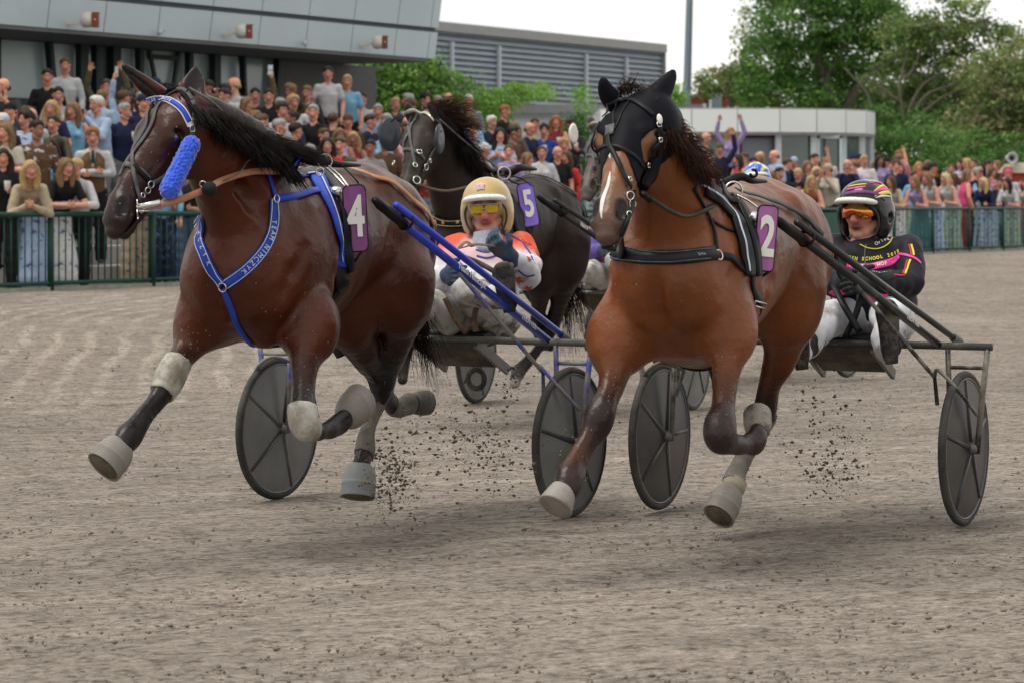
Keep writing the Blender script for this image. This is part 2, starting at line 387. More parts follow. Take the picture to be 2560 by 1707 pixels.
def sand_mat():
    m = bpy.data.materials.new('sand'); m.use_nodes = True; n = m.node_tree; b = n.nodes['Principled BSDF']; L = n.links.new
    tc = n.nodes.new('ShaderNodeTexCoord')
    rot = n.nodes.new('ShaderNodeMapping'); rot.vector_type = 'POINT'; rot.inputs['Rotation'].default_value = (0, 0, -math.atan2(.856, .517) + R(34)); L(tc.outputs['Object'], rot.inputs[0])
    def noise(sc, st, det=6, ro=.6, dist=0):
        mp = n.nodes.new('ShaderNodeMapping'); mp.inputs['Scale'].default_value = st; L(rot.outputs[0], mp.inputs[0])
        z = n.nodes.new('ShaderNodeTexNoise'); z.inputs['Scale'].default_value = sc; z.inputs['Detail'].default_value = det; z.inputs['Roughness'].default_value = ro; z.inputs['Distortion'].default_value = dist
        L(mp.outputs[0], z.inputs['Vector']); return z.outputs['Fac']
    def ramp(src, a, b_, ca, cb):
        r = n.nodes.new('ShaderNodeValToRGB'); r.color_ramp.elements[0].position = a; r.color_ramp.elements[1].position = b_
        r.color_ramp.elements[0].color = (*ca, 1); r.color_ramp.elements[1].color = (*cb, 1); L(src, r.inputs[0]); return r.outputs[0]
    def mul(a, b_, f=1, mode='MULTIPLY'):
        x = n.nodes.new('ShaderNodeMix'); x.data_type = 'RGBA'; x.blend_type = mode; x.inputs['Factor'].default_value = f; L(a, x.inputs['A']); L(b_, x.inputs['B']); return x.outputs['Result']
    base = ramp(noise(.35, (1, 1, 1), 5), .3, .7, (.205, .180, .156), (.285, .252, .221))
    streak = ramp(noise(1.3, (.35, 1.8, 1), 7, .62, .3), .34, .68, (.91, .905, .90), (1.09, 1.085, 1.08))
    fine = ramp(noise(9, (.5, 1.5, 1), 6, .7), .33, .62, (.74, .73, .72), (1.12, 1.12, 1.12))
    clod = ramp(noise(34, (.5, .7, 1), 4, .65), .34, .50, (.40, .38, .36), (1.04, 1.04, 1.04))
    pits = ramp(noise(5, (.8, 1.0, 1), 4, .6, .6), .36, .50, (.84, .83, .82), (1.03, 1.03, 1.03))
    g = ramp(noise(75, (.5, .7, 1), 3, .7), .34, .62, (.66, .65, .64), (1.18, 1.18, 1.18))
    # long pale wheel furrows running with the track
    wv = n.nodes.new('ShaderNodeTexWave'); wv.wave_type = 'BANDS'; wv.bands_direction = 'Y'; wv.inputs['Scale'].default_value = .42; wv.inputs['Distortion'].default_value = 6; wv.inputs['Detail'].default_value = 3; wv.inputs['Detail Scale'].default_value = .35
    mpw = n.nodes.new('ShaderNodeMapping'); mpw.inputs['Scale'].default_value = (.35, 1, 1); L(rot.outputs[0], mpw.inputs[0]); L(mpw.outputs[0], wv.inputs['Vector'])
    fur = ramp(wv.outputs['Fac'], .86, .99, (1, 1, 1), (1.12, 1.115, 1.11))
    # pale harrow lines that run towards the camera at the left and bend along the rail
    sep = n.nodes.new('ShaderNodeSeparateXYZ'); L(tc.outputs['Object'], sep.inputs[0])
    def mth(op, a, b_=None, c_=None):
        x = n.nodes.new('ShaderNodeMath'); x.operation = op
        for i, v in enumerate((a, b_, c_)):
            if v is None: continue
            if hasattr(v, 'links') or hasattr(v, 'is_linked'): L(v, x.inputs[i])
            else: x.inputs[i].default_value = v
        return x.outputs[0]
    X_, Y_ = sep.outputs[0], sep.outputs[1]
    yy = mth('MAXIMUM', mth('SUBTRACT', Y_, 27.5), 0.0); s_ = mth('SUBTRACT', mth('ADD', X_, mth('MULTIPLY', Y_, .10)), mth('MULTIPLY', mth('MULTIPLY', yy, yy), .07))
    s_ = mth('ADD', s_, mth('MULTIPLY', noise(.5, (1, 1, 1), 2), .30)); w_ = mth('SINE', mth('MULTIPLY', s_, 6.2832/.30))
    def mrange(v, a, b_): x = n.nodes.new('ShaderNodeMapRange'); x.interpolation_type = 'SMOOTHSTEP'; x.inputs['From Min'].default_value = a; x.inputs['From Max'].default_value = b_; L(v, x.inputs['Value']); return x.outputs[0]
    mk = mth('MULTIPLY', mrange(Y_, 17.0, 23.0), mrange(mth('MULTIPLY', X_, -1.0), .8, 2.6)); mk = mth('MULTIPLY', mk, mrange(noise(.45, (1, 1, 1), 2), .36, .48))
    lines = mth('MULTIPLY', mrange(w_, .15, .95), mk); one = mth('ADD', 1.0, mth('MULTIPLY', lines, .36))
    cmb = n.nodes.new('ShaderNodeCombineXYZ'); [L(one, cmb.inputs[i]) for i in range(3)]
    c = mul(mul(mul(mul(mul(mul(mul(base, streak), fine), clod), g), fur), cmb.outputs[0]), pits)
    L(c, b.inputs['Base Color']); b.inputs['Roughness'].default_value = .95; b.inputs['Specular IOR Level'].default_value = .15
    bp = n.nodes.new('ShaderNodeBump'); bp.inputs['Strength'].default_value = .9; bp.inputs['Distance'].default_value = .035
    ad = n.nodes.new('ShaderNodeMath'); ad.operation = 'ADD'; L(noise(14, (.5, 1.6, 1), 6, .7), ad.inputs[0]); L(noise(3, (.3, 2, 1), 4), ad.inputs[1])
    L(ad.outputs[0], bp.inputs['Height']); L(bp.outputs[0], b.inputs['Normal'])
    return m
g = obj('ground', make_ground(), sand_mat(), kind='structure')
# loose clods lying on the track, and clods thrown up by the hooves
def clods(name, gen, n, seed, mat, kind='stuff'):
    rs = random.Random(seed); V = []; Fc = []
    base = [(1,0,0),(-1,0,0),(0,1,0),(0,-1,0),(0,0,1),(0,0,-1)]; fs = [(0,2,4),(2,1,4),(1,3,4),(3,0,4),(2,0,5),(1,2,5),(3,1,5),(0,3,5)]
    for i in range(n):
        p, r_ = gen(rs); k = len(V); q = [rs.uniform(.5, 1.3) for _ in range(6)]; st = rs.uniform(.8, 1.8)
        for b_, s_ in zip(base, q): V.append((p[0]+b_[0]*r_*s_*st, p[1]+b_[1]*r_*s_, p[2]+b_[2]*r_*s_))
        Fc += [(a+k, b_+k, c+k) for a, b_, c in fs]
    return obj(name, (V, np.array(Fc)), mat, kind=kind, smooth=False)
def lying(rs):
    d = 8.2 + 19*rs.random()**1.6; x = rs.uniform(-.2, .2)*d; z = float(ground_z(x, d)); r_ = .002 + .007*rs.random()**4
    return (x, d, z + r_*.3), r_
clods('loose_clods', lying, 13000, 5, M('clod', (.17, .14, .115), .95, var=.5, vs=3))
PLUMES = [((985, 1190, 11.9), 60, 85, 330), ((1210, 1130, 12.2), 95, 85, 230), ((1120, 1060, 12.8), 150, 70, 110), ((1560, 1010, 13.5), 170, 60, 60), ((2080, 1080, 12.6), 150, 110, 160), ((2080, 1190, 12.2), 70, 50, 120), ((1290, 950, 13.4), 40, 40, 60)]
def flying(rs):
    k = rs.choices(range(len(PLUMES)), [p[3] for p in PLUMES])[0]; (cx, cy, d), sx, sy, _ = PLUMES[k]
    p = P(rs.gauss(cx, sx*.6), rs.gauss(cy, sy*.6), d + rs.uniform(-.5, .5)); p[2] = max(p[2], .015)
    return p, .0016 + .0075*rs.random()**4
clods('flying_clods', flying, 2600, 9, M('clod_dark', (.10, .078, .062), .95, var=.4))
# concrete terrace the crowd stands on
CON = M('concrete', (.32, .31, .30), .9, var=.15, vs=2, bump=.2, bs=30)
ROWS = [(22.62, .36), (23.45, .60), (24.2, .84), (24.95, 1.08), (25.7, 1.3), (26.45, 1.5)]
TE = tpx(1440, 24)
st = MB()
for i, (D_, z_) in enumerate(ROWS[1:]):
    st.add(wbox(8, TE + 1, D_ - .28, (ROWS[i+2][0] - .28) if i + 2 < len(ROWS) else 29.6, .0, z_))
obj('terrace_steps', st.vf(), CON, kind='structure', smooth=False)
st = MB()
for D_, D2, z_ in ((24.0, 24.9, .48), (24.9, 27.5, .62)): st.add(wbox(TE + 2.5, 120, D_, D2, .0, z_))
obj('paved_bank', st.vf(), CON, kind='structure', smooth=False)
# ---- green track fence, one run left of the horses and on to the right
GREEN = M('green_paint', (.006, .045, .032), .5, var=.25, vs=3)
fr = root('track_fence', W(30, FENCE_D, .35)); tag(fr, 'dark green metal railing between the sand track and the crowd', 'fence')
t0, t1 = 26.35 - 1.98*8, 62.5
obj('top_rail', tube([W(t0, FENCE_D, 1.28), W(t1, FENCE_D, 1.28)], .032, 8, smooth=False), GREEN, fr)
obj('bottom_rail', join(tube([W(t0, FENCE_D, .44), W(t1, FENCE_D, .44)], .025, 6, smooth=False)), GREEN, fr)
obj('kerb_board', wbox(t0, t1, FENCE_D - .03, FENCE_D + .05, .30, .395), M('weathered_board', (.22, .24, .2), .8, var=.3), fr, smooth=False)
bb = MB(); t = t0
while t < t1:
    step = .125
    step = .125 if t < 40 else .22; bb.add(tube([W(t, FENCE_D, .44), W(t, FENCE_D, 1.27)], .0095 if t < 40 else .007, 5, smooth=False)); t += step
obj('bars', bb.vf(), GREEN, fr)
t = 26.35 - 1.98*8
while t < t1:
    obj('post', join(tube([W(t, FENCE_D - .005, .28), W(t, FENCE_D - .005, 1.30)], .042, 8, smooth=False)), GREEN, fr); t += 1.98
def on_fence(px0, px1, py0, py1, name, mat, label, cat):
    ta, tb = tpx(px0, FENCE_D - .06), tpx(px1, FENCE_D - .06); _, za = Q(px0, py0, FENCE_D - .06); _, zb = Q(px0, py1, FENCE_D - .06)
    o = obj(name, wbox(ta, tb, FENCE_D - .075, FENCE_D - .055, zb, za), mat, org=W(ta, FENCE_D, .4), smooth=False); tag(o, label, cat)
on_fence(2056, 2132, 532, 600, 'banner', M('banner_green', (.008, .07, .052), .55, var=.2), 'plain dark green banner on the railing behind the black jacketed driver', 'banner')
# ---- grandstand with pale overhanging fascia
PAN = M('fascia_panel', (.44, .52, .57), .42, var=.05, vs=.6); GRV = M('fascia_groove', (.055, .065, .085), .5)
gs = root('grandstand', W(30, 29, .3)); tag(gs, 'modern grandstand with pale grey overhanging fascia above dark glazing', 'building')
D0 = 27.6
seams = [-1300, -1100, -910, -730, -560, -405, -260, -130, -8, 117, 259, 393, 523, 645, 763, 876, 985, 1068, 1088]
def fz(py_at0): return CH + (HY - py_at0)/(5508*.03826*FENCE_D/D0)
zb, zg0, zg1, zt = fz(68), fz(-20+0), fz(-32), fz(-420)
# the groove line: (204,0)->(1094,74): find its height in fence terms
_, zg0 = Q(872, 62, D0); _, zg1 = Q(872, 50, D0); _, zb = Q(640, 112, D0)
def fD(z): return D0 - (z - zb)*.10       # fascia leans outward
ts = [tpx(p, D0) for p in seams]; lean = .17
def tl(t, z): return t + (z - zb)*lean*.35
for a, b_ in zip(ts[:-1], ts[1:]):
    for z0, z1 in ((zb, zg0), (zg1, zg1 + 3.2)):
        g_ = .012; c8 = []
        for z_ in (z0, z1):
            D_ = fD(z_); ta, tb = tl(a, z_) + g_, tl(b_, z_) - g_
            c8 += [W(ta, D_, z_), W(tb, D_, z_), W(tb, D_ + .12, z_), W(ta, D_ + .12, z_)]
        obj('fascia_panel', hexa(c8), PAN, gs, smooth=False)
c8 = []
for z_ in (zb + .01, zg1 + 3.19):
    D_ = fD(z_) + .05; c8 += [W(ts[0], D_, z_), W(tl(ts[-1], z_) - .04, D_, z_), W(tl(ts[-1], z_) - .04, D_ + 6, z_), W(ts[0], D_ + 6, z_)]
obj('core', hexa(c8), GRV, gs, smooth=False)
SOF = M('soffit', (.12, .125, .13), .7)
obj('soffit', wbox(ts[0], ts[-1] - .2, D0 + .02, 33, zb - .06, zb - .002), SOF, gs, smooth=False)
STU = M('dark_stucco', (.115, .12, .128), .92, var=.14, vs=14, bump=.6, bs=50)
DW = 29.4
tw0, tw1 = tpx(688, DW), tpx(940, DW)
obj('stucco_wall', wbox(tw0, tw1, DW, 36, .2, zb - .07), STU, gs, smooth=False)
FRM = M('dark_frame', (.012, .022, .028), .4, var=.1)
gm = bpy.data.materials.new('window_glass'); gm.use_nodes = True; b_ = gm.node_tree.nodes['Principled BSDF']
b_.inputs['Base Color'].default_value = (.16, .22, .23, 1); b_.inputs['Roughness'].default_value = .12; b_.inputs['Metallic'].default_value = .0; b_.inputs['Specular IOR Level'].default_value = .9
GLS = gm; GLL = M('painted_reflection_glass', (.40, .52, .53), .25, var=.12, vs=.8, spec=.8)  # pale panes have their reflection painted into the glass colour
tA = tpx(-1100, DW)
_, zh = Q(400, 126, DW); _, zs = Q(400, 262, DW); _, zt_ = Q(400, 208, DW)
obj('window_head', wbox(tA, tw0 - .01, DW - .02, DW + .3, zh, zb - .07), FRM, gs, smooth=False)
obj('window_sill', wbox(tA, tw0 - .01, DW - .02, DW + .3, .5, zs), M('sill_teal', (.03, .06, .07), .5), gs, smooth=False)
mull = [(-900, 12), (-700, 12), (-500, 12), (-330, 12), (-170, 12), (-20, 12), (112, 12), (190, 14), (228, 12), (276, 26), (338, 14), (462, 14), (528, 22), (596, 8), (684, 12)]
lean_m = {112: 22, 684: -14, 596: 10}
for i, (p0, w0) in enumerate(mull):
    ta = tpx(p0, DW); wd = w0/150.
    l = lean_m.get(p0, 0)/150.
    a = W(ta + l, DW - .09, zs - .2); b2 = W(ta - l*.2, DW - .09, zh + .1)
    obj('mullion', bar(a, b2, wd*1.15, .12, (FN[0], FN[1], 0)), FRM, gs, smooth=False)
for i in range(len(mull)-1):
    ta, tb = tpx(mull[i][0], DW), tpx(mull[i+1][0], DW)
    m_ = GLL if i in (4, 5, 6, 9, 10, 11, 12) else GLS
    obj('window_pane', wbox(ta, tb, DW + .03, DW + .06, zs, zh), m_, gs, smooth=False)
obj('transom', wbox(tpx(228, DW), tpx(596, DW), DW - .06, DW + .01, zt_ - .1, zt_), FRM, gs, smooth=False)
# slanted inner struts seen through the panes
for p0, q0 in ((368, 384), (442, 430)):
    obj('strut', bar(W(tpx(p0, DW), DW - .04, zh), W(tpx(q0, DW), DW - .04, zt_), .07, .05, (FN[0], FN[1], 0)), FRM, gs, smooth=False)
obj('strut', bar(W(tpx(368, DW), DW - .045, zh - .12), W(tpx(442, DW), DW - .045, zh - .12), .05, .08, (0, 0, 1)), FRM, gs, smooth=False)
# floodlights on the fascia
LB = M('lamp_white', (.62, .60, .54), .4, coat=.3); LO = M('lamp_louvre', (.20, .06, .025), .55, var=.3, vs=40)
for i, (px, py) in enumerate(((216, 51), (602, 80), (942, 107))):
    t_, z_ = Q(px, py, D0 - .3); c = W(t_, D0 - .42, z_); r = root('floodlight', c)
    tag(r, ('leftmost', 'middle', 'rightmost')[i] + ' of the three round floodlights with rust brown louvres on the grandstand fascia', 'floodlight', 'floodlights on the fascia')
    ax = nrm(V3((1, -.25, -.03))); L_ = 1/152*28
    obj('housing', lathe(c - ax*L_*.9, ax, [(-.01, .06), (.0, .095), (.03, .118), (.10, .118), (L_*.95, .11), (L_, .10)], 20), LB, r)
    hb = MB(); hb.add(lathe(c + ax*.005, ax, [(0, .112), (.012, .112), (.012, .105)], 4, side=(0, .7, .7)))
    for k in range(6): hb.add(box(c + V3((.02 + k*.012, -.10, -.10)), c + V3((.026 + k*.012, .10, .10))))
    hb.add(box(c + V3((.0, -.105, -.11)), c + V3((.095, -.095, .11)))); hb.add(box(c + V3((.0, -.1, .10)), c + V3((.10, .1, .11)))); hb.add(box(c + V3((.0, -.1, -.11)), c + V3((.085, .1, -.10))))
    obj('louvre', hb.vf(), LO, r, smooth=False)
    obj('lens', lathe(c + V3((.05, -.106, .0)), (0, -1, 0), [(0, .014), (.004, .012)], 10), LB, r)
    obj('bracket', bar(c + V3((-.12, 0, -.02)), W(t_ - .1, D0 + .1, z_ - .05), .05, .05), LB, r, smooth=False)
for px, py in ((398, 76), (760, 104)):
    t_, z_ = Q(px, py, D0 - .1); c = W(t_, D0 - .16, z_)
    o = obj('wall_spotlight', join(lathe(c, (-.7, -.3, -.7), [(0, .012), (.01, .035), (.08, .04), (.09, .03)], 12), bar(c, c + V3((.0, .25, .0)), .02, .02)), M('grey_lamp', (.42, .46, .5), .4), org=c)
    tag(o, 'small pale spotlight on the grandstand fascia, ' + ('left one, between two floodlights' if px < 500 else 'right one, nearer the stucco wall'), 'spotlight', 'small spotlights on the fascia')
# ---- louvred shed behind
SL = M('louvre_slat', (.33, .385, .44), .5, var=.08, vs=2); SP = M('louvre_post', (.42, .49, .55), .45)
DS = 60; ls = root('louvred_shed', W(tpx(1400, DS), DS, .3)); tag(ls, 'large grey hall clad in horizontal louvres beyond the white pavilion', 'building')
ta, tb = tpx(900, DS), tpx(1658, DS); _, zt = Q(1658, 112, DS)
obj('wall', wbox(ta, tb, DS + .25, DS + 12, .3, zt - .1), M('shed_dark', (.10, .12, .14), .8), ls, smooth=False)
obj('roof_edge', wbox(ta, tb, DS - .2, DS + .26, zt - .38, zt), M('shed_cap', (.27, .28, .28), .5), ls, smooth=False)
sl = MB(); z = .8
while z < zt - .45:
    c8 = [W(ta, DS - .02, z), W(tb - .15, DS - .02, z), W(tb - .15, DS + .2, z + .12), W(ta, DS + .2, z + .12), W(ta, DS - .02, z + .03), W(tb - .15, DS - .02, z + .03), W(tb - .15, DS + .2, z + .24), W(ta, DS + .2, z + .24)]
    sl.add(hexa(c8)); z += .235
obj('slats', sl.vf(), SL, ls, smooth=False)
for px in (1012, 1125, 1243, 1461, 1562): obj('post', wbox(tpx(px, DS) - .07, tpx(px, DS) + .07, DS - .16, DS - .03, .4, zt - .75), SP, ls, smooth=False)
obj('corner_post', wbox(tb - .15, tb, DS - .15, DS + .24, .4, zt - .39), M('shed_corner', (.2, .22, .24), .5), ls, smooth=False)
# ---- low flat-roofed hall and glazed pavilion
WH = M('white_cladding', (.66, .70, .71), .45, var=.05, vs=.7, dirt=(.46, .40, .35), ds=.5, dth=(.6, .8)); Y0 = 80.
def at(px, py, Y): return P(px, py, Y)
lh = root('low_hall', P(1500, 560, 92)); tag(lh, 'long low white hall with a flat dark roof edge in front of the louvred hall', 'building')
def fbox(x0, x1, y0, y1, Y, Y2):
    a = P(x0, y1, Y); b_ = P(x1, y0, Y); return box((a[0], Y, a[2]), (b_[0], Y2, b_[2]))
obj('wall', fbox(1150, 1750, 284, 470, 90, 98), M('white_render', (.55, .62, .66), .6, var=.06, vs=.5), lh, smooth=False)
obj('roof', fbox(1140, 1757, 262, 284, 89.4, 99), M('felt_roof', (.16, .165, .18), .8, var=.25, vs=1), lh, smooth=False)
obj('gutter', fbox(1140, 1757, 284, 291, 89.6, 89.95), M('gutter_blue', (.33, .42, .5), .5), lh, smooth=False)
obj('roof_light', fbox(1757, 1766, 260, 272, 89.6, 89.95), M('gutter_blue'), lh, smooth=False)
pv = root('glazed_pavilion', P(1950, 560, Y0)); tag(pv, 'white curved pavilion with tall windows under a deep white fascia', 'building')
fx = [1500, 1620, 1729, 1844, 1950, 2042, 2115, 2166, 2188]; fy = [79.2, 79, 78.8, 78.8, 78.9, 79.3, 79.8, 80.6, 82.2]
yt = [274, 274, 275, 276, 277, 279, 280, 282, 284]; yb = [331, 331, 331, 331, 332, 333, 334, 335, 334]
for i in range(len(fx)-1):
    a0 = P(fx[i], yt[i], fy[i]); a1 = P(fx[i+1], yt[i+1], fy[i+1]); b0 = P(fx[i], yb[i], fy[i]); b1 = P(fx[i+1], yb[i+1], fy[i+1])
    a0[2] = a1[2] = 4.02; b0[2] = b1[2] = 3.38
    u = nrm(a1 - a0)*.012; dpt = V3((0, .3, 0))
    obj('fascia', hexa([b0+u, b1-u, b1+dpt-u, b0+dpt+u, a0+u, a1-u, a1+dpt-u, a0+dpt+u]), WH, pv, smooth=False)
top = [P(x, 0, y) for x, y in zip(fx, fy)]
rv = [(p[0], p[1]+.02, 4.06) for p in top] + [(top[-1][0], 90, 4.06), (top[0][0], 90, 4.06)]; n_ = len(rv)
rv2 = [(x, y + .1, 3.3) for x, y, z in rv]
obj('roof', (rv + rv2, [tuple(range(n_)), tuple(range(n_, 2*n_))[::-1]] + [(i, n_+i, n_+(i+1) % n_, (i+1) % n_) for i in range(n_)]), M('roof_grey', (.32, .34, .34), .6), pv, smooth=False)
cols_px = [(1600, 79.6), (1729, 79.3), (1839, 79.3), (1945, 79.4), (2034, 79.8), (2108, 80.3), (2155, 81.1), (2177, 82.6)]
FW = M('white_frame', (.55, .62, .67), .4)
DKG = M('dark_interior_glass', (.05, .085, .08), .1, var=.5, vs=.5, spec=.9); PLG = M('grey_blind', (.17, .20, .235), .35, var=.1, vs=.6); PUR = M('purple_frame', (.06, .02, .055), .4)
for i, (px, Y) in enumerate(cols_px):
    a = P(px, 0, Y); obj('column', box((a[0]-.09, Y - .08, .3), (a[0]+.09, Y + .08, 3.40)), FW, pv, smooth=False)
for i in range(len(cols_px)-1):
    (p0, Ya), (p1, Yb) = cols_px[i], cols_px[i+1]; a = P(p0, 0, Ya + .05); b_ = P(p1, 0, Yb + .05)
    wn = obj('window', hexa([(a[0], a[1], .4), (b_[0], b_[1], .4), (b_[0], b_[1]+.04, .4), (a[0], a[1]+.04, .4), (a[0], a[1], 3.39), (b_[0], b_[1], 3.39), (b_[0], b_[1]+.04, 3.39), (a[0], a[1]+.04, 3.39)]), [DKG, PLG, PLG, DKG, DKG, DKG, DKG][i], pv, smooth=False)
    if i in (2, 4):
        fm = PUR if i == 2 else FW; mb_ = MB(); w2 = .07
        for (q0, q1, z0, z1) in ((a[0]+.1, a[0]+.1+w2, .5, 3.3), (b_[0]-.1-w2, b_[0]-.1, .5, 3.3), (a[0]+.1, b_[0]-.1, 3.22, 3.32)):
            mb_.add(box((q0, min(Ya, Yb)-.02, z0), (q1, min(Ya, Yb)+.04, z1)))
        obj('frame', mb_.vf(), fm, wn, smooth=False)
# ---- brick building far behind
br = root('brick_building', P(1800, 500, 130)); tag(br, 'red brick building low on the skyline behind the pavilion roof', 'building')
obj('wall', fbox(1700, 1950, 240, 420, 130, 140), M('brick', (.30, .085, .065), .85, var=.2, vs=3), br, smooth=False)
obj('roof', fbox(1695, 1955, 235, 240, 129.6, 141), M('roof_grey'), br, smooth=False)
obj('column', fbox(1773, 1779, 240, 420, 129.5, 129.9), FW, br, smooth=False)
obj('door', fbox(1779, 1805, 240, 420, 129.6, 129.95), M('grey_metal', (.16, .19, .21), .5), br, smooth=False)
obj('window', fbox(1820, 1950, 267, 276, 129.6, 129.95), M('blue_white', (.55, .68, .8), .5), br, smooth=False)
# ---- mast
mr = root('mast', P(1717, 560, 100)); tag(mr, 'tall blue grey metal mast rising behind the low hall roof', 'mast')
obj('pole', tube([P(1716, 540, 100), P(1717, 255, 100), P(1724, 0, 100), P(1730, -250, 100)], [.15, .15, .122, .10], 14, smooth=False), M('mast_paint', (.17, .215, .26), .45, var=.12, vs=1.5), mr)
obj('base_plate', lathe(P(1716, 560, 100), (0,0,1), [(0, .3), (.1, .3), (.1, .18), (.3, .16)], 14), M('mast_paint'), mr)
# ---- trees
LEAFM = M('leaves', rough=.55, attr=True, var=.35, vs=1.2, spec=.3, gain=2.1)
_n = LEAFM.node_tree; _b = _n.nodes['Principled BSDF']; _t = _n.nodes.new('ShaderNodeBsdfTranslucent'); _m = _n.nodes.new('ShaderNodeMixShader'); _m.inputs[0].default_value = .42
_n.links.new(_b.inputs['Base Color'].links[0].from_socket, _t.inputs['Color']); _n.links.new(_b.outputs[0], _m.inputs[1]); _n.links.new(_t.outputs[0], _m.inputs[2]); _n.links.new(_m.outputs[0], _n.nodes['Material Output'].inputs[0])
BARK = M('bark', (.11, .10, .075), .9, var=.3, vs=8, bump=.5, bs=20)
def tree(name, c, blobs, nleaf, size, cols, seed, label, cat='tree', trunk=None, parent_lab=None):
    """c base; blobs: (center, radii) ellipsoids that the leaf clumps fill"""
    rs = np.random.RandomState(seed); r = root(name, c); c = V3(c); tag(r, label, cat, parent_lab)
    tr = MB()
    for path, rad in trunk or []: tr.add(tube(path, rad, 7, 4))
    if trunk: obj('trunk', tr.vf(), BARK, r)
    vol = np.array([b[1][0]*b[1][1]*b[1][2] for b in blobs])**.8; cnt = (vol/vol.sum()*nleaf).astype(int); V = []; C_ = []
    for (bc, br_), k in zip(blobs, cnt):
        bc = V3(bc); br_ = V3(br_); ncl = max(k//22, 3)
        d = rs.normal(size=(ncl, 3)); d /= np.linalg.norm(d, axis=1)[:, None]; cc = bc + d*br_*rs.uniform(.35, 1.0, (ncl, 1))**.6
        cs = rs.uniform(.55, 1.35, (ncl, 1))
        ci = rs.randint(0, ncl, k); p = cc[ci] + rs.normal(size=(k, 3))*size*np.array((2.0, 2.0, 1.3))*cs[ci]
        n_ = rs.normal(size=(k, 3)) + np.array((0, -.3, .8)); n_ /= np.linalg.norm(n_, axis=1)[:, None]
        u = np.cross(n_, rs.normal(size=(k, 3))); u /= np.linalg.norm(u, axis=1)[:, None]; v = np.cross(n_, u)
        s_ = size*rs.uniform(.5, 1.1, (k, 1)); 
        V.append(np.stack([p - u*s_, p - v*s_*.5, p + u*s_, p + v*s_*.5], 1).reshape(-1, 3))
        col = np.array(cols)[rs.randint(0, len(cols), ncl)][ci]*rs.uniform(.75, 1.3, (k, 1)); C_.append(np.repeat(col, 4, 0))
    V = np.concatenate(V); C_ = np.concatenate(C_); n4 = len(V)//4
    obj('crown', (V, np.arange(n4*4).reshape(-1, 4)), LEAFM, r, cols=C_, smooth=False)
    return r
G1 = [(.045, .105, .018), (.03, .075, .014), (.065, .13, .022), (.085, .15, .03)]
G2 = [(.03, .06, .018), (.05, .09, .02), (.085, .12, .035), (.11, .14, .04), (.06, .075, .035)]
G3 = [(.09, .17, .03), (.07, .15, .02), (.12, .2, .05)]
def B(px, py, d, rx, ry, rz): return (P(px, py, d), (rx, ry, rz))
def limb(*pts, d=95): return [P(x, y, d) for x, y in pts]
tree('tree', P(1000, 560, 58), [B(960, 200, 58, .7, .9, .65), B(1000, 225, 58, 1.1, 1.2, .95), B(1070, 215, 58, 1., 1.1, .65), B(1120, 250, 58, 1.0, 1, .5), B(1175, 285, 58, .8, 1, .4), B(1050, 290, 58, 1.3, 1, .6), B(1030, 175, 58, .8, .8, .4), B(960, 300, 58, .9, 1, .9), B(1130, 330, 58, 1, 1, .5), B(1010, 350, 58, 1, 1, .6)], 17000, .065, G1, 11,
     'bushy bright green tree between the stucco wall and the louvred hall', trunk=[([P(1000, 560, 58), P(1010, 420, 58), P(1030, 250, 58)], [.15, .12, .03])])
tree('shrub', P(1290, 480, 52), [B(1270, 240, 52, .75, .8, .18), B(1330, 225, 52, .55, .8, .12), B(1230, 262, 52, .6, .8, .16), B(1190, 300, 52, .6, .8, .3), B(1460, 255, 56, .18, .5, .3)], 4200, .05, G3, 12,
     'light green shrub tips above the flat roof in front of the louvres', 'shrub', trunk=[([P(1260, 480, 52), P(1262, 350, 52), P(1270, 250, 52)], [.06, .05, .02])])
tree('shrub', P(1430, 560, 56), [B(1440, 380, 56, .5, .6, .75), B(1425, 320, 56, .25, .5, .3), B(1450, 440, 56, .55, .6, .6)], 3600, .06, [(.02, .06, .012), (.035, .09, .02)], 13,
     'dark green bush against the white wall behind the red dress', 'shrub', trunk=[([P(1440, 560, 56), P(1440, 460, 56), P(1437, 380, 56)], [.06, .05, .02])])
tree('shrub', P(1690, 420, 88), [B(1688, 236, 88, .22, .3, .4), B(1682, 250, 88, .35, .3, .2)], 700, .07, G3[:2], 14, 'small pale bush tip just left of the mast foot', 'shrub', trunk=[([P(1688, 400, 88), P(1688, 250, 88)], [.04, .02])])
tk = [(limb((2075, 560), (2080, 330), (2060, 200), (2010, 90)), [.35, .28, .2, .08]), (limb((2080, 330), (2160, 200), (2235, 150)), [.2, .13, .06]), (limb((2075, 300), (2000, 230), (1930, 190)), [.14, .1, .05]), (limb((2060, 200), (2110, 110), (2120, 20)), [.14, .1, .04])]
tree('tree', P(2075, 560, 95), [B(1990, 60, 95, 1.7, 2, 1.2), B(2110, 30, 95, 1.6, 2, 1.1), B(1930, 150, 95, 1.1, 2, .95), B(2030, 160, 96, 1.6, 2, 1.1), B(1900, 220, 95, .9, 1.5, .65), B(1985, 250, 95, 1.3, 2, .7), B(2120, 140, 97, 1.4, 2, 1.0), B(2100, 250, 97, 1.4, 2, .8), B(2190, 60, 96, 1.1, 2, .9), B(1960, -40, 95, 1.5, 2, .8), B(2090, -60, 95, 1.6, 2, .8), B(2180, 0, 96, 1.0, 2, .7), B(2235, 130, 97, 1.0, 1.6, .8)], 33000, .105, G1[:3] + [(.05, .10, .03)], 21,
     'tallest dark green leafy tree directly behind the pavilion roof', trunk=tk)
